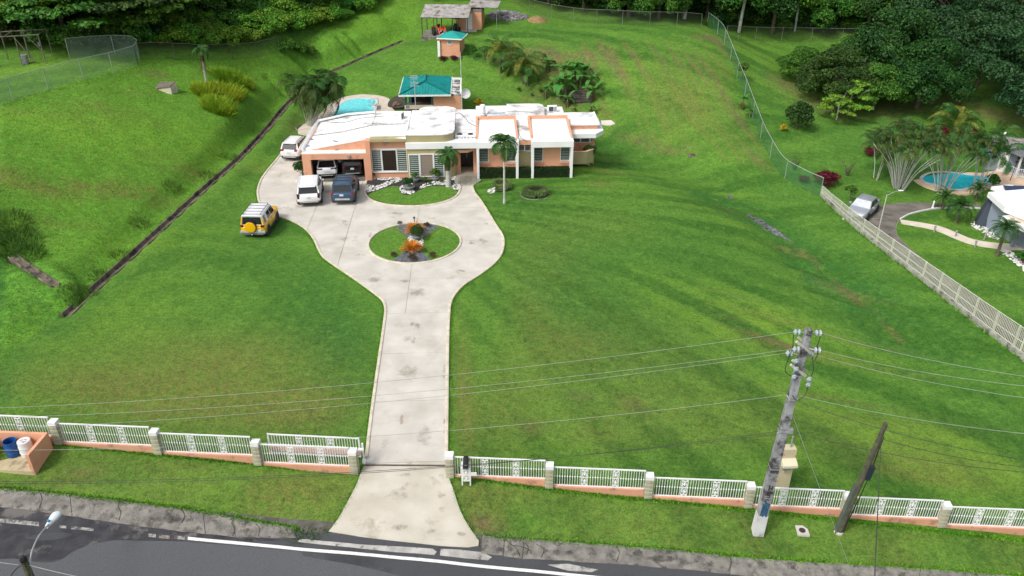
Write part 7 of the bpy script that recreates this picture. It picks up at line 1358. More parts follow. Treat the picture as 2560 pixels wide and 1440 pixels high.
# grey pool house and gazebo
bluew = mat('blue_grey_render', (.26, .30, .37), (.22, .26, .32), 1.2, .85); navyw = mat('slate_render', (.055, .07, .095), (.045, .058, .08), 1.2, .85)
q = P(2490,420); ph = T('pool_house', 'small grey flat roofed pool house at the right edge behind the pool', 'shed', (q.x+.6, q.y+.3, q.z), R(-20))
MB().box(-1.7, 2.2, -1.2, 1.6, -.5, 2.3).o('wall', bluew, ph); MB().box(-1.95, 2.4, -1.45, 1.8, 2.302, 2.48).o('roof', mat('weathered_slab', (.34, .32, .30), (.18, .165, .15), 1.5, .9, stain=(.05, .045, .04), sscale=1.2, slo=.5, shi=.65), ph); MB().box(-.6, .15, -1.24, -1.205, -.1, 1.9).o('door', whitem, ph); MB().box(.9, 1.2, -1.23, -1.205, 1.3, 1.6).o('vent', trim, ph)
def lamp_on(px, py, z, h, label):
    x, y = G(px, py, z); o = T('floodlight_post', label, 'floodlight', (x, y, z)); MB().tube([(0, 0, 0), (.1, 0, h)], .03, 6).o('post', steel, o); MB().lathe([(.05, 0), (.12, .05), (.13, .2), (.06, .3)], (.1, 0, h-.05), 8).o('lamp_head', whitem, o)
lamp_on(2502,362, nz_+2.45, 1.0, 'small floodlight on a rod above the grey pool house roof')
q = P(2548,440); gz = T('gazebo', 'white railed gazebo with grey octagonal roof at the right edge by the pool', 'gazebo', (q.x+.9, q.y+.6, q.z+.05), R(12))
n8 = [(1.9*math.cos(R(22.5+45*i)), 1.9*math.sin(R(22.5+45*i))) for i in range(8)]
for i in range(8):
    a, b = n8[i], n8[(i+1) % 8]; MB().slab([(a[0]*1.25, a[1]*1.25, 2.2), (b[0]*1.25, b[1]*1.25, 2.2), (0, 0, 3.1)], .05).o('roof_panel', mat('grey_shingle', (.16, .165, .175), (.11, .115, .12), 3, .85), gz); MB().box(a[0]-.07, a[0]+.07, a[1]-.07, a[1]+.07, 0, 2.2).o('post', whitem, gz)
    if i != 5:
        for z in (.15, .85): MB().tube([(*a, z), (*b, z)], .03, 5).o('rail', whitem, gz)
        for k in range(1, 9): MB().tube([(a[0]+(b[0]-a[0])*k/9, a[1]+(b[1]-a[1])*k/9, .15), (a[0]+(b[0]-a[0])*k/9, a[1]+(b[1]-a[1])*k/9, .85)], .018, 4).o('baluster', whitem, gz)
MB().prism(n8, -.3, .05).o('floor', conc_pale, gz)
# the house at the right edge: white slab roofs over slate walls
q = P(2470,590); nh = T('bungalow', 'white slab roofed bungalow with slate walls cut by the right edge', 'house', (q.x+6, q.y+2, q.z)); hz0 = q.z
def nb(name, m, *bx):
    for x in bx: r = MB().box(*x).o(name, m, nh, True, bevel=0)
    return r
A1 = G(2430,480,hz0+2.9); A2 = G(2470,545,hz0+2.9)
zc = hz0+2.6
def Q(px, py, z): x, y = G(px, py, z); return (x, y)
up_poly = [Q(2470,478,zc+.3), Q(2500,468,zc+.3), Q(2640,500,zc+.3), Q(2660,560,zc+.3), Q(2562,545,zc+.3), Q(2520,528,zc+.3), Q(2472,505,zc+.3)]
MB().prism(ccw([Q(2470,482,zc+.35), Q(2570,474,zc+.35), Q(2680,500,zc+.35), Q(2640,575,zc+.35), Q(2562,540,zc+.35), Q(2512,520,zc+.35)]), zc, zc+.42).o('roof_slab', white, nh, True)
MB().prism(ccw([Q(2484,483,zc+.35), Q(2570,477,zc+.35), Q(2660,500,zc+.35), Q(2640,568,zc+.35), Q(2560,534,zc+.35), Q(2518,516,zc+.35)]), zc+.422, zc+.44).o('roof_coating', roofc, nh, True)
MB().prism(ccw([Q(2505,540,zc-.1), Q(2555,536,zc-.1), Q(2680,560,zc-.1), Q(2680,620,zc-.1), Q(2570,572,zc-.1), Q(2540,558,zc-.1)]), zc-.5, zc-.08).o('porch_roof', white, nh, True)
MB().prism(ccw([Q(2515,541,zc-.1), Q(2556,539,zc-.1), Q(2680,563,zc-.1), Q(2680,610,zc-.1), Q(2570,566,zc-.1)]), zc-.078, zc-.065).o('roof_coating', mat('stained_porch', (.68, .60, .50), (.55, .42, .30), 1.5, .85), nh, True)
w1 = ccw([(42.15, 60.4), (42.45, 58.6), (42.85, 56.7), (43.6, 53.2), (50, 53.2), (50, 60.4)])
MB().prism(w1, hz0-.6, zc-.02).o('wall', bluew, nh, True)
m = MB().prism(ccw([(41.35, 60.7), (42.25, 60.1), (42.8, 61.0), (41.9, 61.8)]), hz0-.5, zc-.05); k = len(m.v)//2; m.v = m.v[:k]+[(x+.75, y, z) for x, y, z in m.v[k:]]; m.o('slate_wall', navyw, nh, True)
bk = [Q(2478,467,zc+.2), Q(2521,462,zc+.2), Q(2620,470,zc+.2), Q(2620,497,zc+.2), Q(2522,483,zc+.2)]; cb = np.mean(bk, 0)
MB().prism(ccw(bk), zc-.05, zc+.22).o('roof_slab', white, nh, True); MB().prism(ccw([tuple(cb+(np.array(p)-cb)*.82) for p in bk]), hz0-.5, zc-.055).o('wall', bluew, nh, True)
for a, b in zip(((2468,565),(2487,577),(2513,594)), ((2482,573),(2503,587),(2536,612))):
    pa, pb = P(*a), P(*b); d = Vector((pb.x-pa.x, pb.y-pa.y)); L = d.length; rz = math.atan2(d.y, d.x); wv = ring(0, L, 1.0, 2.2, .06, -.12, .0).o('window', whitem, nh); wv.location = Vector((pa.x, pa.y, hz0))-nh.location+Vector((.04, -.12, 0)); wv.rotation_euler = (0, 0, rz); MB().box(.06, L-.06, -.02, .0, 1.06, 2.14).o('pane', glass, wv)
    for k in range(7): MB().box(.06, L-.06, -.08, -.03, 1.10+k*.15, 1.16+k*.15).o('slat', whitem, wv)
for px, py in ((2525,615),(2556,640)): p = P(px, py); MB().box(p.x-.12, p.x+.12, p.y-.35, p.y-.1, hz0-.4, zc-.5).o('column', bluew, nh, True)
for k in range(2): x, y = Q(2535+26*k, 473, zc+.3); sp2 = T('solar_panel', ('left' if k == 0 else 'right')+' dark solar panel on the bungalow roof at the right edge', 'solar panel', (x, y, zc+.225), R(-12), 'solar panels on the bungalow'); MB().slab([(-.75, -.4, .05), (.75, -.4, .05), (.75, .4, .22), (-.75, .4, .22)], .05).o('panel', mat('solar_glass', (.02, .03, .07), (.03, .04, .09), 3, .15, spec=.6), sp2); MB().box(-.7, .7, .25, .3, 0, .16).o('stand', steel, sp2)
stones([fw([(2430,556),(2460,555),(2468,572),(2490,590),(2497,600),(2480,598),(2462,586),(2440,575),(2428,562)]), fw([(2498,627),(2520,625),(2545,640),(2575,660),(2575,690),(2545,665),(2515,642)])], 45, .11, pebm, 'white_pebbles', .03)
# street lamps along the neighbour drive, garden lights
for px, py, h, lb in ((2192,592,3.7,'pale street lamp with sloping arm behind the boundary fence'),):
    p = P(px, py); o = T('street_lamp', lb, 'street lamp', p); MB().tube([(0, 0, -.2), (.0, 0, h)], [.045, .035], 7).o('pole', mat('pale_pole', (.55, .55, .48), (.45, .45, .40), 3, .7), o); MB().tube([(0, 0, h-.1), (.5, .1, h+.15), (1.2, .2, h+.25)], .025, 6).o('arm', steel, o); MB().box(.95, 1.35, .13, .27, h+.2, h+.28).o('lamp_head', whitem, o, bevel=.03)
p = P(2546,890); o = T('lamp_post', 'pale green lamp post standing at the fence by the right edge', 'post', p); MB().tube([(0, 0, -.3), (0, 0, 3.2)], [.07, .06], 7).o('pole', mat('pale_green_metal', (.50, .56, .38), (.42, .48, .32), 3, .6), o)
for i, (px, py) in enumerate(((2335,580),(2388,592),(2460,600),(2437,618))): p = P(px, py); o = T('garden_light', ('first','second','third','fourth')[i]+' low bollard light along the cream garden path from the left' if i < 3 else 'low bollard light on the street side of the cream garden path', 'garden light', p, 0, 'bollard lights on the garden path'); MB().lathe([(.06, -.1), (.06, .42), (.09, .44), (.09, .54), (.02, .6)], n=8).o('bollard', greym, o)
p = P(2331,521); o = T('garden_light', 'white bollard light on the curved kerb of the grey driveway', 'garden light', p); MB().lathe([(.12, -.1), (.12, .1), (.07, .12), (.07, .6), (.1, .62), (.02, .74)], n=8).o('bollard', whitem, o)
p = P(2524,455); o = T('pool_lamp', 'thin dark pool lamp post on the cream deck', 'lamp post', p); MB().tube([(0, 0, 0), (.1, 0, 1.9)], .03, 6).lathe([(.04, 0), (.13, .06), (.1, .2)], (.1, 0, 1.9), 8).o('post', blackm, o)
# ---- boundary fences
pf = mat('cream_fence_metal', (.56, .57, .47), (.46, .47, .38), 3, .6); wallc = mat('boundary_wall', (.36, .36, .31), (.24, .24, .20), 1.6, .9, bump=.3, stain=(.10, .10, .08), sscale=1.4, slo=.5, shi=.7)
bt = sm([P2(*p) for p in ((2052,492),(2120,556),(2200,622),(2300,700),(2400,779),(2480,842),(2560,903),(2640,962))], 6); bz = [H(*p) for p in bt]
bf = T('picket_fence', 'long cream steel picket boundary fence on a low wall along the neighbouring drive', 'fence', (bt[0][0], bt[0][1], bz[0]))
Ls = [0.]; 
for a, b in zip(bt[:-1], bt[1:]): Ls.append(Ls[-1]+math.hypot(b[0]-a[0], b[1]-a[1]))
def on(s_): return (float(np.interp(s_, Ls, [p[0] for p in bt])), float(np.interp(s_, Ls, [p[1] for p in bt])), float(np.interp(s_, Ls, bz)))
sweep(bt, .16, .42).o('base_wall', wallc, bf, True)
hF = 1.55; step = 1.9; N = int(Ls[-1]/step); pick = MB().box(-.016, .016, -.016, .016, 0, hF-.1).mesh('picket', pf); npk = 0; far_b = MB(); lo = bf.location
fh = lambda s_: .62+(hF-.62)*min(1, s_/Ls[-1]*1.15)
for i in range(N+1):
    a = on(min(Ls[-1], i*step)); MB().box(a[0]-.045, a[0]+.045, a[1]-.045, a[1]+.045, a[2]-.2, a[2]+.42+fh(i*step)).o('post', pf, bf, True)
for i in range(N):
    a, b = Vector(on(i*step)), Vector(on((i+1)*step))
    for z in (0, .4, 1): MB().tube([a+Vector((0, 0, .46+z*(fh(i*step)-.06))), b+Vector((0, 0, .46+z*(fh(i*step+step)-.06)))], .028, 4).o('rail', pf, bf, True)
    for k in range(1, 15):
        c = a.lerp(b, k/15)
        if i >= N-21 and npk < 294: link('picket', pick, bf, c+Vector((0, 0, .44))-lo, None, (1, 1, fh(i*step+step/2)/hF)); npk += 1
        else: far_b.box(c.x-.016, c.x+.016, c.y-.016, c.y+.016, c.z+.44, c.z+.34+fh(i*step+step/2))
far_b.o('picket', pf, bf, True, kind='stuff')
def mesh_mat(name, c, a, sc_=14.):
    m = bpy.data.materials.new(name); m.use_nodes = True; n = m.node_tree.nodes; l = m.node_tree.links; b = n['Principled BSDF']; b.inputs['Base Color'].default_value = (*c, 1); b.inputs['Roughness'].default_value = .7
    tr = n.new('ShaderNodeBsdfTransparent'); ms = n.new('ShaderNodeMixShader'); tc = n.new('ShaderNodeTexCoord'); mp = n.new('ShaderNodeMapping'); mp.inputs['Rotation'].default_value = (.3, .785, .6); ch = n.new('ShaderNodeTexNoise'); ch.inputs['Scale'].default_value = 1.3; l.new(tc.outputs['Object'], mp.inputs[0]); l.new(mp.outputs[0], ch.inputs[0])
    mr = n.new('ShaderNodeMapRange'); mr.inputs['From Min'].default_value = .3; mr.inputs['From Max'].default_value = .7; mr.inputs['To Min'].default_value = a*.75; mr.inputs['To Max'].default_value = min(1, a*1.25); l.new(ch.outputs['Fac'], mr.inputs[0]); l.new(mr.outputs[0], ms.inputs[0]); l.new(tr.outputs[0], ms.inputs[1]); l.new(b.outputs[0], ms.inputs[2]); l.new(ms.outputs[0], n['Material Output'].inputs['Surface']); return m
gm = mesh_mat('green_fence_mesh', (.06, .22, .10), .28); wm_ = mesh_mat('grey_fence_mesh', (.32, .44, .36), .22); dm_ = mesh_mat('dark_fence_mesh', (.07, .08, .06), .13)
galv = mat('galvanised_pipe', (.42, .47, .44), (.32, .36, .34), 4, .5, metal=.4); dkp = mat('dull_pipe', (.20, .22, .20), (.14, .15, .14), 4, .7); rustp = mat('rusty_pipe', (.14, .12, .09), (.09, .08, .06), 4, .8)
def chain(pxs, h, label, mm, pm, every, sub=4, post_top=.0, cat='fence', rail_r=.03, group='wire mesh fences'):
    pt_ = sm([P2(*p) for p in pxs], sub); z = [H(*p) for p in pt_]; o = T('mesh_fence', label, cat, (*pt_[0], z[0]), 0, group); m = MB(); base = o.location
    L_ = [0.]
    for a, b in zip(pt_[:-1], pt_[1:]): L_.append(L_[-1]+math.hypot(b[0]-a[0], b[1]-a[1]))
    n = int(L_[-1]/.8)+1; ss = np.linspace(0, L_[-1], n+1); q = [(float(np.interp(s_, L_, [p[0] for p in pt_])), float(np.interp(s_, L_, [p[1] for p in pt_])), float(np.interp(s_, L_, z))) for s_ in ss]
    for x, y, zz_ in q: m.v += [(x, y, zz_-.1), (x, y, zz_+h)]
    m.f = [(2*i, 2*i+2, 2*i+3, 2*i+1) for i in range(n)]; m.o('wire_mesh', mm, o, True)
    MB().tube([(x, y, zz_+h) for x, y, zz_ in q], rail_r, 5).o('top_rail', pm, o, True); k = max(2, int(L_[-1]/every))
    for i in range(k+1): s_ = L_[-1]*i/k; x, y, zz_ = (float(np.interp(s_, ss, [p[j] for p in q])) for j in range(3)); MB().tube([(x, y, zz_-.3), (x, y, zz_+h+post_top)], rail_r*1.15, 5).o('post', pm, o, True)
    return o
chain([(1768,66),(1795,88),(1822,140),(1850,212),(1880,290),(1908,362),(1948,432),(1990,462),(2050,490)], 1.75, 'green plastic mesh fence running down the right edge of the slope', gm, galv, 4.0)
chain([(-40,282),(0,262),(90,232),(180,207),(270,185),(345,162)], 1.9, 'pale chain link fence along the lip of the left bank', wm_, galv, 3.0)
chain([(345,162),(352,150),(345,140),(300,136),(230,140),(175,146)], 1.9, 'pale chain link fence closing the yard corner at upper left', wm_, galv, 3.0)
chain([(352,150),(420,148),(520,152),(600,148),(660,140),(700,130)], 1.7, 'old dark wire fence in front of the left thicket', dm_, rustp, 3.2)
chain([(1285,6),(1330,32),(1400,48),(1480,58),(1600,64),(1700,66),(1752,70)], 1.7, 'grey wire fence along the back of the upper terrace', dm_, dkp, 3.4, rail_r=.022)
chain([(1815,102),(1870,103),(1960,104),(2060,106),(2160,108),(2260,112)], 1.8, 'grey wire fence in front of the dark forest at the right', dm_, dkp, 3.6, rail_r=.022)
tuft(1775,66, 500, .9, 1.2, L_mid, 'tall green weeds at the corner post where the mesh fences meet', 'weed_clump', 'weeds', lean=.3, wd=.03)
# old timber frame at upper left
p = P(70,155); fr = T('derelict_shed', 'rusty derelict shed frame with bare posts in the upper left yard', 'frame', p, R(8)); rt = mat('rusty_frame', (.20, .16, .13), (.12, .10, .085), 4, .85)
for x in (-2.2, -.2, 1.9):
    for y in (-1, 1.4): MB().tube([(x, y, -.4), (x, y, 2.6+.15*random.random())], .055, 5).o('post', rt, fr)
for y in (-1, 1.4): MB().tube([(-2.4, y, 2.62), (2.0, y, 2.72)], .05, 5).o('beam', rt, fr)
for x in (-2.2, -1.0, .3, 1.9): MB().tube([(x, -1.2, 2.72), (x, 1.6, 2.70)], .04, 5).o('rafter', rt, fr)
for a, b in (((-.2, -1, 2.5), (1.0, -1, .2)), ((1.9, -1, 1.2), (.9, -1, 2.6)), ((.6, -1, .3), (.6, -1, 2.5))): MB().tube([a, b], .045, 5).o('brace', rt, fr)
g = T('drum', 'rusty drum beside the derelict frame', 'drum', P(65,160)); MB().lathe([(.28, 0), (.3, .02), (.3, .85), (.28, .87), (.001, .85)], n=14).o('barrel', greym, g)
# ---- neighbour palms and shrubs
clump(2247,470, 30, 5.0, 3.4, 'widest fan of pale palm stems left of the blue pool', .85, 5, 'clumping palms of the neighbour', seed=5, hj=.2, tilt=(-.3, 1.1), foot=.5)
clump(2352,482, 15, 5.0, 2.8, 'second fan of palm stems in front of the blue pool', .8, 5, 'clumping palms of the neighbour', seed=6, hj=.25, tilt=(-.3, 1.1), foot=.45); clump(2190,447, 3, 3.2, 1.2, 'three stemmed thin palm left of the widest palm fan', .85, 7, 'clumping palms of the neighbour', seed=7)
clump(2440,480, 6, 4.8, 1.3, 'bright feathery palm group right of the pool fans', 1.05, 8, 'clumping palms of the neighbour', seed=8, ms=[F_clump[1], F_coco[0]])
for px, py, h, s_, n, lb in ((2390,556,1.1,1.3,34,'bushy date palm on the lawn inside the drive bend'), (2355,523,.8,1.05,28,'date palm half hidden on the far kerb of the grey drive'), (2438,503,.8,.95,28,'date palm beside the left corner of the bungalow'), (2492,640,2.0,1.25,32,'slender stemmed date palm in front of the bungalow porch'), (2555,430,.5,1.0,20,'low palm by the gazebo at the right edge')):
    p = P(px, py); palm(p.x, p.y, h, lb, n, F_date, .13, .11, s_, (-.8, 1.1), 'date palms of the neighbour', bark, crownshaft=False)
for px, py, key, s_, lb, gp in ((2063,462,'redbush',1.0,'round dark red shrub beside the mesh fence corner','red shrubs of the neighbour'), (2010,455,'redbush',.45,'small reddish shrub left of the round red one','red shrubs of the neighbour'), (2348,338,'redbush',.75,'red shrub left of the yellow green palm','red shrubs of the neighbour'), (2420,338,'redbush',.75,'red shrub right of the yellow green palm','red shrubs of the neighbour'), (2175,388,'redbush',.6,'mixed red and yellow shrub behind the palm stems','red shrubs of the neighbour'),
    (1992,322,'clipped',1.5,'round dark clipped tree alone on the neighbour lawn',None), (1958,328,'yellowcroton',.8,'small yellow green shrub left of the round dark tree',None), (2475,472,'bush',1.5,'dark green bush at the pool deck by the bungalow roof',None), (1856,200,'sapling',1.6,'small dark tree behind the mesh fence halfway up',None), (2550,655,'bush',1.0,'green plants at the foot of the bungalow wall',None)):
    p = P(px, py); put(key, p.x, p.y, lb, 'shrub', gp, s_)
p = P(2120,288); put('lacy', p.x, p.y, 'light green lacy tree in front of the dark mango trees', 'tree', s=1.25); p = P(2090,300); put('lacy', p.x, p.y, 'smaller light green lacy tree at the left of its pair', 'tree', s=.9)
for px, py, lb in ((1985,425,'nearly leafless bare shrub at the foot of the fence'), (2118,440,'leafless bare shrub right of the round red shrub')):
    p = P(px, py); o = T('bare_shrub', lb, 'shrub', p, 0, 'bare shrubs of the neighbour')
    for i in range(16): a = i*2.4; r_ = random.uniform(.4, 1.1); MB().tube([(0, 0, -.1), (r_*.4*math.cos(a), r_*.4*math.sin(a), .7), (r_*math.cos(a), r_*math.sin(a), random.uniform(1.0, 1.9))], [.025, .018, .006], 3).o('branch', bark, o)
put('redbush', *P2(2570,660), 'red shrub at the very right edge by the bungalow', 'shrub', 'red shrubs of the neighbour', .5)
# ---------------------------------------------------------------- trees at the back: each one a thing
FG = 'forest trees behind the property'; placed = []
def tree(key, px, py, s, label, group=FG, sz=1., cat='tree', dz=0):
    p = P(px, py); placed.append((p.x, p.y)); return put(key, p.x, p.y, label, cat, group, s, sz=sz)
# right: dense dome crowns round the neighbour lawn
tree('mango2', 2010,205, .95, 'broad dark tree nearest the terrace at the left end of the mango group', 'mango trees on the neighbour lawn', .8)
tree('mango', 2085,255, 1.05, 'broad dark tree second from the left in the mango group', 'mango trees on the neighbour lawn', .85); tree('mango2', 2180,272, 1.1, 'middle tree of the mango group in paler leaf', 'mango trees on the neighbour lawn', .9)
tree('mango', 2215,225, 1.35, 'tallest tree of the mango group behind the middle one', 'mango trees on the neighbour lawn', 1.05); tree('mango', 2290,272, 1.15, 'mango group tree leaning over the shaded lawn on the right', 'mango trees on the neighbour lawn', 1.); tree('mango2', 2130,200, 1.15, 'back left tree of the mango group', 'mango trees on the neighbour lawn', .9)
for i, (px, py, s_, sz_) in enumerate(((2440,215,1.25,1.1), (2545,290,1.25,1.1), (2390,170,1.2,1.1), (2520,180,1.3,1.2), (2620,240,1.4,1.1), (2330,150,1.2,1.2), (2610,330,1.05,1.))): tree('blue%d' % (i % 3), px, py, s_, ('blue green feathery tree over the dark lawn, seen left of the edge', 'large blue green feathery tree hanging over the pool house', 'blue green feathery tree behind the mango group', 'tall blue green tree at the upper right edge', 'blue green tree cut by the right edge', 'blue green tree between the mango group and the forest', 'low blue green tree cut by the right edge')[i], 'blue green trees at the right edge', sz_)
def ok(x, y, d):
    for a, b in placed:
        if (a-x)**2+(b-y)**2 < d*d: return False
    placed.append((x, y)); return True
r = random.Random(11)
def proj(x, y, z):                                                # rough picture column of a place, to word its label
    a = x*math.cos(PS)-y*math.sin(PS); f = x*math.sin(PS)+y*math.cos(PS); return 1280+FPX*a/(f*math.cos(TH)-(z-HC)*math.sin(TH))
MARKS = ((-9999, 0, 'beyond the left edge'), (0, 110, 'above the derelict shed frame'), (110, 240, 'above the gate of the left yard'), (240, 360, 'above the chain link corner'), (360, 480, 'right of the chain link corner'), (480, 600, 'above the palm with the dead skirt'), (600, 720, 'above the golden grass'), (720, 840, 'above the white stemmed palms'), (840, 960, 'above the end of the drain'), (960, 1080, 'left of the tractor shelter'), (1080, 1280, 'above the tractor shelter'),
    (1280, 1420, 'right of the rubble heap'), (1420, 1560, 'above the left half of the terrace'), (1560, 1700, 'above the right half of the terrace'), (1700, 1820, 'at the corner of the mesh fences'), (1820, 1960, 'left of the mango trees'), (1960, 2080, 'above the left mango tree'), (2080, 2220, 'above the middle mango trees'), (2220, 2360, 'above the tallest mango tree'), (2360, 2500, 'above the blue green trees'), (2500, 99999, 'at the upper right edge'))
def where_(x, y): p = proj(x, y, H(x, y)); return next(m[2] for m in MARKS if m[0] <= p < m[1])
def scatter(poly, n, d, keys, s0, s1, label, group, sz=(.9, 1.2), cat='tree', tries=40, rowf=None):
    q = in_poly(poly, n*tries, 5); c = 0; ysp = np.quantile(q[:, 1], [.33, .67])
    for x, y in q:
        if c >= n: break
        if ok(x, y, d): k = r.choice(keys); sc_ = r.uniform(s0, s1); put(k, float(x), float(y), ('low ' if sc_ < s0+(s1-s0)*.33 else 'tall ' if sc_ > s0+(s1-s0)*.67 else 'middling ')+label[k.rstrip('0123456789')]+(', near row, ' if y < ysp[0] else ', middle row, ' if y < ysp[1] else ', back row, ')+where_(x, y), cat, group[k.rstrip('0123456789')], sc_, sz=r.uniform(*sz)); c += 1
wl = {'dark': 'dark dense forest tree', 'mid': 'mid green forest tree', 'layer': 'layered feathery forest tree', 'blue': 'blue green forest tree'}; wg = {k: 'forest %s trees behind the wire fences' % k for k in wl}
yb_ = lambda px, py: P2(px, py)
wl['lite'] = 'light green forest tree'; wg['lite'] = 'forest light trees behind the wire fences'; wl['mango'] = 'leafy forest edge tree'; wg['mango'] = 'forest edge trees behind the wire fences'
fe = [P2(*p) for p in ((1330,12),(1420,30),(1520,44),(1640,52),(1750,56),(1830,80),(1920,88),(2020,90),(2120,92),(2220,95),(2330,100))]
back = [(x+2.0, y+9.0) for x, y in fe]
scatter(fe+back[::-1], 40, 3.1, ['mango','mango2','dark0','mid1','mango','dark2','lite1'], .9, 1.2, wl, wg, (1.1, 1.5))
scatter([P2(*p) for p in ((1060,-6),(1330,-2),(1330,-30),(1060,-40))], 8, 3.0, ['mango','mango2','mid0'], .8, 1.1, wl, wg)
scatter([(14,124),(30,112),(44,108),(60,108),(80,112),(90,128),(60,142),(20,142)], 40, 4.4, ['dark0','dark1','mid2','lite0','mid0','blue1'], 1.1, 1.5, wl, wg)
scatter([(0,138),(90,130),(98,165),(-5,165)], 34, 5.4, ['dark0','mid1','mid0','layer0','dark2','blue0'], 1.3, 1.8, wl, wg)
ll = {'dark': 'dark dense woodland tree', 'mid': 'mid green woodland tree', 'layer': 'layered feathery woodland tree', 'shrub': 'bright thicket shrub'}; lg = {k: 'left woodland %s' % k for k in ll}
for i, (px, py, s_) in enumerate(((170,118,1.15), (300,100,1.25), (395,92,1.15), (90,95,1.1), (230,75,1.2), (20,100,1.0))): tree(('layer0','layer1','layer2')[i % 3], px, py, s_, ('layered dark tree behind the gate of the upper left yard', 'largest layered tree behind the chain link corner', 'layered tree right of the largest one', 'layered tree behind the derelict frame', 'layered tree between the two biggest at the back', 'layered tree at the far left edge')[i], 'layered trees at upper left')
ll['mango'] = 'leafy woodland edge tree'; lg['mango'] = 'left woodland edge trees'; ll['lite'] = 'light green woodland tree'; lg['lite'] = 'left woodland lite'.replace('lite', 'light trees')
scatter([P2(*p) for p in ((-60,110),(40,112),(120,125),(250,118),(345,112),(430,100),(430,60),(-60,40))], 26, 3.2, ['mango2','layer0','lite0','mid0','layer2','lite1','mid1'], .85, 1.2, ll, lg)
scatter([P2(*p) for p in ((430,70),(600,40),(760,20),(860,-10),(860,-60),(430,-40))], 26, 3.6, ['mango2','layer2','mid0','lite1','lite2','mid2'], .8, 1.15, ll, lg)
scatter([(-75,96),(-42,98),(-30,112),(-20,118),(-10,128),(2,140),(5,170),(-85,170),(-85,110)], 62, 5.0, ['lite0','mid0','mid1','layer0','mid2','layer2','lite2'], .95, 1.4, ll, lg)
scatter([P2(*p) for p in ((410,128),(560,122),(690,110),(760,90),(880,45),(960,5),(800,-20),(560,20),(420,60))], 150, 1.45, ['shrub0','shrub1','shrub2'], .7, 1.15, ll, lg, (.8, 1.2), 'shrub', 20)
ul = {'under': 'dark undergrowth shrub'}; ug = {'under': 'undergrowth along the forest foot'}; U = ['under0','under1','under2']
scatter([(x, y+.6) for x, y in fe]+[(x+1, y+6) for x, y in fe[::-1]], 60, 1.5, U, .7, 1.2, ul, ug, (.8, 1.3), 'shrub')
scatter([P2(*p) for p in ((-40,122),(40,118),(170,132),(345,128),(430,112),(430,80),(200,80),(-40,85))], 60, 1.6, U, .8, 1.3, ul, ug, (.8, 1.3), 'shrub')
scatter([P2(*p) for p in ((430,80),(600,45),(760,25),(860,-6),(860,-40),(430,10))], 50, 1.7, U, .9, 1.3, ul, ug, (.8, 1.3), 'shrub')
for px, py, s_, lb in ((735,30,1.0,'dark rounded tree standing among the bright thicket'),(560,60,.8,'small mid green tree in the thicket by the old wire fence')): tree('dark1' if px > 600 else 'mid1', px, py, s_, lb, 'trees in the left thicket', .9)
scatter([P2(*p) for p in ((715,138),(760,150),(790,140),(770,120),(720,115))], 8, .9, ['shrub0','shrub1'], .4, .65, {'shrub': 'low gully shrub'}, {'shrub': 'gully shrubs'}, (.8, 1.1), 'shrub')
L_weed = leafm('leaf_weed', (.060, .145, .018), (.10, .19, .03), isl=.4)
for i, (px, py) in enumerate(((350,560),(430,470),(300,640),(520,440),(575,395),(250,690),(180,735),(215,745),(25,560),(50,600),(10,620),(60,640))): tuft(px, py, 150 if i < 8 else 500, .7 if i < 8 else 1.3, .5 if i < 8 else .8, L_weed, ('loose green weeds on the bank edge of the long left drain' if i < 8 else 'tall loose weeds round the short drain at the left edge'+(', upper' if py < 590 else ', at the drain mouth' if py > 610 and px > 40 else ', leftmost' if px < 30 else ', middle')), 'weed_clump', 'weeds', 'weeds along the left drain', .6, .014)
# rough grass of the bank: short upright tufts, one mass
def tufts(name, region, n, h, m, seed):
    rg = np.random.default_rng(seed); xs = rg.uniform(gx[region].min(), gx[region].max(), n*3); ys = rg.uniform(gy[region].min(), gy[region].max(), n*3)
    ix = np.clip(np.searchsorted(XS, xs)-1, 0, len(XS)-2); iy = np.clip(np.searchsorted(YS, ys)-1, 0, len(YS)-2); k = region[iy, ix]; xs, ys, ix, iy = xs[k][:n], ys[k][:n], ix[k][:n], iy[k][:n]; n = len(xs)
    a = (xs-XS[ix])/(XS[ix+1]-XS[ix]); b = (ys-YS[iy])/(YS[iy+1]-YS[iy]); z = (Zt[iy, ix]*(1-a)+Zt[iy, ix+1]*a)*(1-b)+(Zt[iy+1, ix]*(1-a)+Zt[iy+1, ix+1]*a)*b
    t = rg.random(n)*2*PI; hh = h*rg.uniform(.5, 1.3, n); w_ = hh*.32; p = np.c_[xs, ys, z-.02]; u = np.c_[np.cos(t), np.sin(t), np.zeros(n)]; ln = rg.normal(size=(n, 3))*.45; ln[:, 2] = 1
    v = np.stack([p-u*w_[:, None], p+u*w_[:, None], p+ln*hh[:, None]], 1).reshape(-1, 3); me = bpy.data.meshes.new(name); me.vertices.add(3*n); me.vertices.foreach_set('co', v.ravel()); me.loops.add(3*n); me.loops.foreach_set('vertex_index', np.arange(3*n)); me.polygons.add(n); me.polygons.foreach_set('loop_start', np.arange(n)*3); me.materials.append(m); me.update(calc_edges=True); return props(link(name, me), kind='stuff')
tufts('rough_grass', (rough > .6) & (gx > -46) & bankm & (DCH > .6) & (gy < 112) & (DD2 > .7), 80000, .085, leafm('grass_blade', (.095, .27, .012), (.15, .34, .016), isl=.45, scale=.5), 3)
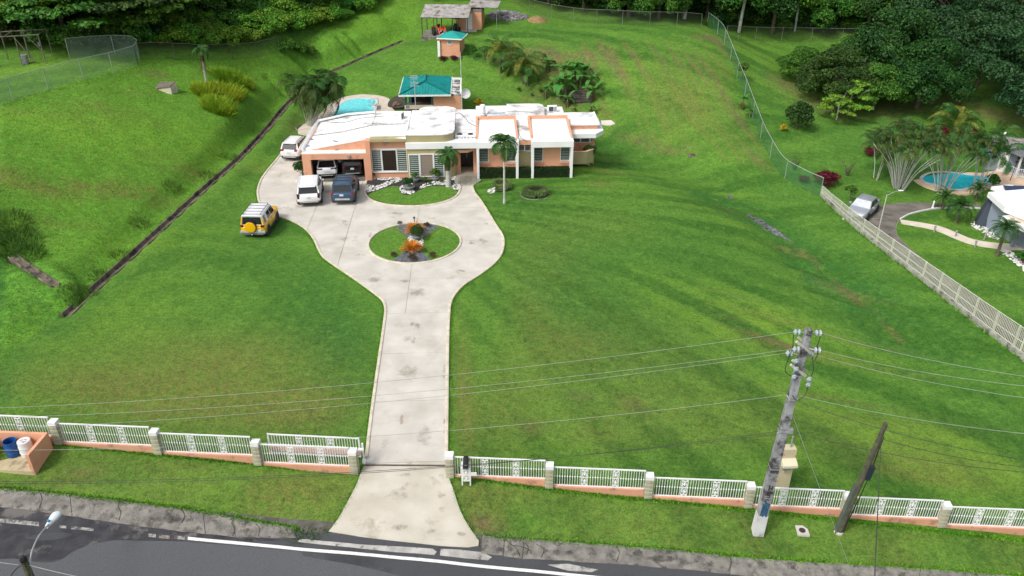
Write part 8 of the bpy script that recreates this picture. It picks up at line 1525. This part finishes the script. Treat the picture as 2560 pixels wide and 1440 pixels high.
# ---------------------------------------------------------------- wear: thin patches of dirt, damp and cracks lying on the paving
def dirt_mat(name, c, dens, sc_=1.5):
    m = bpy.data.materials.new(name); m.use_nodes = True; n = m.node_tree.nodes; l = m.node_tree.links; b = n['Principled BSDF']; b.inputs['Base Color'].default_value = (*c, 1); b.inputs['Roughness'].default_value = .9; b.inputs['Specular IOR Level'].default_value = .1
    tr = n.new('ShaderNodeBsdfTransparent'); ms = n.new('ShaderNodeMixShader'); tc = n.new('ShaderNodeTexCoord'); t = n.new('ShaderNodeTexNoise'); t.inputs['Scale'].default_value = sc_; t.inputs['Detail'].default_value = 9; t.inputs['Roughness'].default_value = .72; l.new(tc.outputs['Object'], t.inputs[0])
    vc = n.new('ShaderNodeVertexColor'); vc.layer_name = 'fade'; ad = n.new('ShaderNodeMath'); ad.operation = 'ADD'; l.new(t.outputs['Fac'], ad.inputs[0]); l.new(vc.outputs['Color'], ad.inputs[1])
    mr = n.new('ShaderNodeMapRange'); mr.inputs[1].default_value = 1.42; mr.inputs[2].default_value = 1.70; mr.inputs[4].default_value = dens; l.new(ad.outputs[0], mr.inputs[0]); l.new(mr.outputs[0], ms.inputs[0]); l.new(tr.outputs[0], ms.inputs[1]); l.new(b.outputs[0], ms.inputs[2]); l.new(ms.outputs[0], n['Material Output'].inputs['Surface']); return m
dk = dirt_mat('grey_dirt', (.19, .17, .145), .65, 2.2); br = dirt_mat('rust_dirt', (.26, .15, .085), .7, 2.6); wet = dirt_mat('damp_patch', (.36, .27, .17), .75, .9); blk2 = dirt_mat('black_moss', (.05, .048, .04), .85, 2.)
NST = [0]
def stain(px, py, a, b, m, rot=0., dz=.066, n=20):                # soft-edged disc on the paving
    NST[0] += 1; dz += .0009*(NST[0] % 23); c = P(px, py); M = MB(); cs, sn = math.cos(R(rot)), math.sin(R(rot)); fade = []
    for k in range(5):
        q = k/4
        for j in range(n): t = 2*PI*j/n; u, v = a*q*math.cos(t), b*q*math.sin(t); x, y = c.x+u*cs-v*sn, c.y+u*sn+v*cs; M.v.append((x, y, H(x, y)+dz)); fade.append(1-q*q*.9)
    for k in range(4):
        for j in range(n): i = (j+1) % n; M.f.append((k*n+j, (k+1)*n+j, (k+1)*n+i, k*n+i))
    o = M.o('stain', m); at_ = o.data.color_attributes.new('fade', 'FLOAT_COLOR', 'POINT')
    for i, f in enumerate(fade): at_.data[i].color = (f, f, f, 1)
    return props(o, kind='structure')
for a in ((1040,815,1.3,1.3,dk),(1035,855,.5,1.3,br),(1010,820,.6,.7,dk),(1110,930,.28,2.6,br),(1112,1060,.3,3.0,br),(1004,1050,.25,1.6,wet),(985,545,1.6,.8,wet),(1082,548,1.0,.8,wet),(1195,500,.6,1.4,wet),(870,508,1.6,.5,dk),(740,400,.9,.3,br),(715,405,.6,.5,dk),(925,590,.3,1.4,br),(1150,680,1.2,.8,dk),(1010,705,1.6,.7,dk),(860,560,1.8,1.6,dk),(820,480,1.2,1.5,br),(700,520,1.4,1.4,dk),(1180,610,.8,1.6,dk),(1215,560,.6,.8,br),(1225,640,.9,.6,dk),(960,690,1.2,.8,dk),(930,1010,.25,2.5,dk),(1090,780,.8,.3,dk),(700,440,.7,1.4,br),(900,640,1.2,.6,dk)): stain(*a)
lg_ = dirt_mat('light_grime', (.27, .24, .20), .5, .9)
for a in ((1040,730,1.8,2.2,lg_),(1020,930,1.4,2.6,lg_),(1060,1090,1.4,2.2,lg_),(960,1100,.9,1.6,lg_),(870,600,2.6,2.2,lg_),(1210,600,1.2,2.6,lg_),(780,430,2.4,2.2,lg_),(730,520,2.2,2.,lg_),(1000,535,2.6,1.2,lg_),(1130,700,1.8,1.4,lg_),(940,700,1.8,1.2,lg_),(700,410,1.6,1.6,lg_),(1100,560,2.0,1.0,lg_),(1020,850,1.2,1.2,lg_)): stain(*a, dz=.058)
for a in ((1000,1240,2.0,1.2,lg_),(1110,1275,.9,.7,lg_)): stain(*a, dz=.067)
for a in ((900,1312,1.2,.5,dk),(1000,1322,1.0,.5,dk),(1085,1330,.9,.4,dk),(1152,1338,.7,.35,dk),(1010,1190,1.2,.4,dk),(1000,1166,1.5,.15,blk2),(1100,1240,.8,.8,wet)): stain(*a, dz=.075)
for a in ((150,1270,2.2,.5,blk2),(420,1300,2,.5,blk2),(620,1330,1.2,.5,blk2),(1400,1385,2.2,.45,blk2),(1650,1400,2.4,.5,blk2),(330,1275,2.5,.4,dk),(1250,1375,.7,.4,blk2),(1750,1415,2,.4,dk),(540,1310,1.4,.5,dk)): stain(*a, dz=.07)
for a in ((300,1330,2.4,.35,dk),(420,1345,2.5,.3,br),(100,1345,2.5,.5,blk2),(620,1352,2.0,.25,blk2)): stain(*a, dz=.052)
# cracks in the sloped kerb
crk = mat('crack_dirt', (.035, .034, .026), (.05, .06, .025), 6, 1.)
def crack(l, w_=.02, dz=.062):
    p = [P(*q) for q in sm(l, 3)]; m = MB(); 
    for i, q in enumerate(p):
        t = (p[min(i+1, len(p)-1)]-p[max(0, i-1)]); t.z = 0; t.normalize(); nn = Vector((-t.y, t.x, 0))*w_*random.uniform(.4, 1.2)
        m.v += [tuple(q-nn+Vector((0, 0, dz))), tuple(q+nn+Vector((0, 0, dz)))]
    m.f = [(2*i, 2*i+2, 2*i+3, 2*i+1) for i in range(len(p)-1)]; props(m.o('crack', crk), kind='structure')
for l in ([(300,1255),(296,1268),(303,1283),(298,1302)], [(586,1297),(580,1310),(588,1325),(582,1342)], [(455,1275),(462,1292),(455,1310)], [(1262,1350),(1276,1362),(1290,1372),(1300,1392)], [(1270,1365),(1300,1368),(1330,1380)], [(1300,1352),(1320,1368),(1316,1390)], [(1822,1394),(1828,1408),(1820,1430)], [(1190,1346),(1200,1356),(1196,1368)], [(1340,1362),(1360,1376),(1352,1396)], [(100,1232),(106,1250),(98,1275)], [(1540,1368),(1548,1385),(1540,1408)], [(640,1312),(650,1325),(646,1344)]): crack(l)
crack([(1035,1385),(1045,1398)], .012, .05)
# weeds growing in the gutter and at the kerb
for px, py, n, R_, h in ((735,1338,260,.45,.16),(765,1340,320,.5,.18),(800,1335,200,.35,.14),(720,1346,160,.3,.12),(330,1316,60,.4,.08),(460,1330,60,.4,.08),(1196,1372,60,.15,.1),(1172,1380,50,.2,.08)): tuft(px, py, n, R_, h, L_mid, 'low green weeds sprouting from the gutter '+('left of the driveway mouth' if 600 < px < 900 else 'by the road edge on the left' if px < 600 else 'at the right corner of the driveway mouth'), 'gutter_weed', 'weeds', 'weeds in the gutter', .9, .025)
# grass creeping over the kerb edge and along the paving, one mass of short blades
def fringe(path, n, h, seed, sd=.07):
    r = np.random.default_rng(seed); P_ = np.array(path); L_ = np.r_[0, np.cumsum(np.hypot(*np.diff(P_, axis=0).T))]; t = r.random(n)*L_[-1]; x = np.interp(t, L_, P_[:, 0])+r.normal(size=n)*sd; y = np.interp(t, L_, P_[:, 1])+r.normal(size=n)*sd; return x, y, h*r.uniform(.5, 1.4, n)
X_, Y_, H_ = [], [], []
def off_path(pth_, d):
    a = np.array(pth_); t = np.gradient(a, axis=0); t /= np.linalg.norm(t, axis=1)[:, None]; return a+np.c_[-t[:, 1], t[:, 0]]*d
for pth_, n, h in (([P2(*p) for p in TL], 5200, .09), ([P2(*p) for p in TR], 6000, .09), (off_path(kl, .16), 5200, .06), (off_path([p for p in DR if p[1] > yb+.1], .16), 5000, .06), (AP, 700, .07), (AR_, 700, .07), ([P2(*p) for p in ((-40,1096),(152,1110),(398,1138),(648,1163),(889,1178))], 3500, .09), ([P2(*p) for p in ((1126,1195),(1373,1223),(1620,1249),(1870,1275),(2112,1303),(2358,1331),(2605,1357))], 4500, .09), (bt, 3600, .16)):
    a, b, c = fringe(pth_, n, h, len(X_)); X_.append(a); Y_.append(b); H_.append(c)
x, y, h = np.concatenate(X_), np.concatenate(Y_), np.concatenate(H_); n = len(x); rg = np.random.default_rng(4); z = np.array([H(a, b) for a, b in zip(x, y)]); t = rg.random(n)*6.28; u = np.c_[np.cos(t), np.sin(t), np.zeros(n)]*(h*.35)[:, None]; p = np.c_[x, y, z]; tip = p+np.c_[rg.normal(size=(n, 2))*.5*h[:, None], h]
v = np.stack([p-u, p+u, tip], 1).reshape(-1, 3); me = bpy.data.meshes.new('edge_grass'); me.from_pydata(v.tolist(), [], np.arange(3*n).reshape(-1, 3).tolist()); me.materials.append(MATS['grass_blade']); props(link('edge_grass', me), kind='stuff')
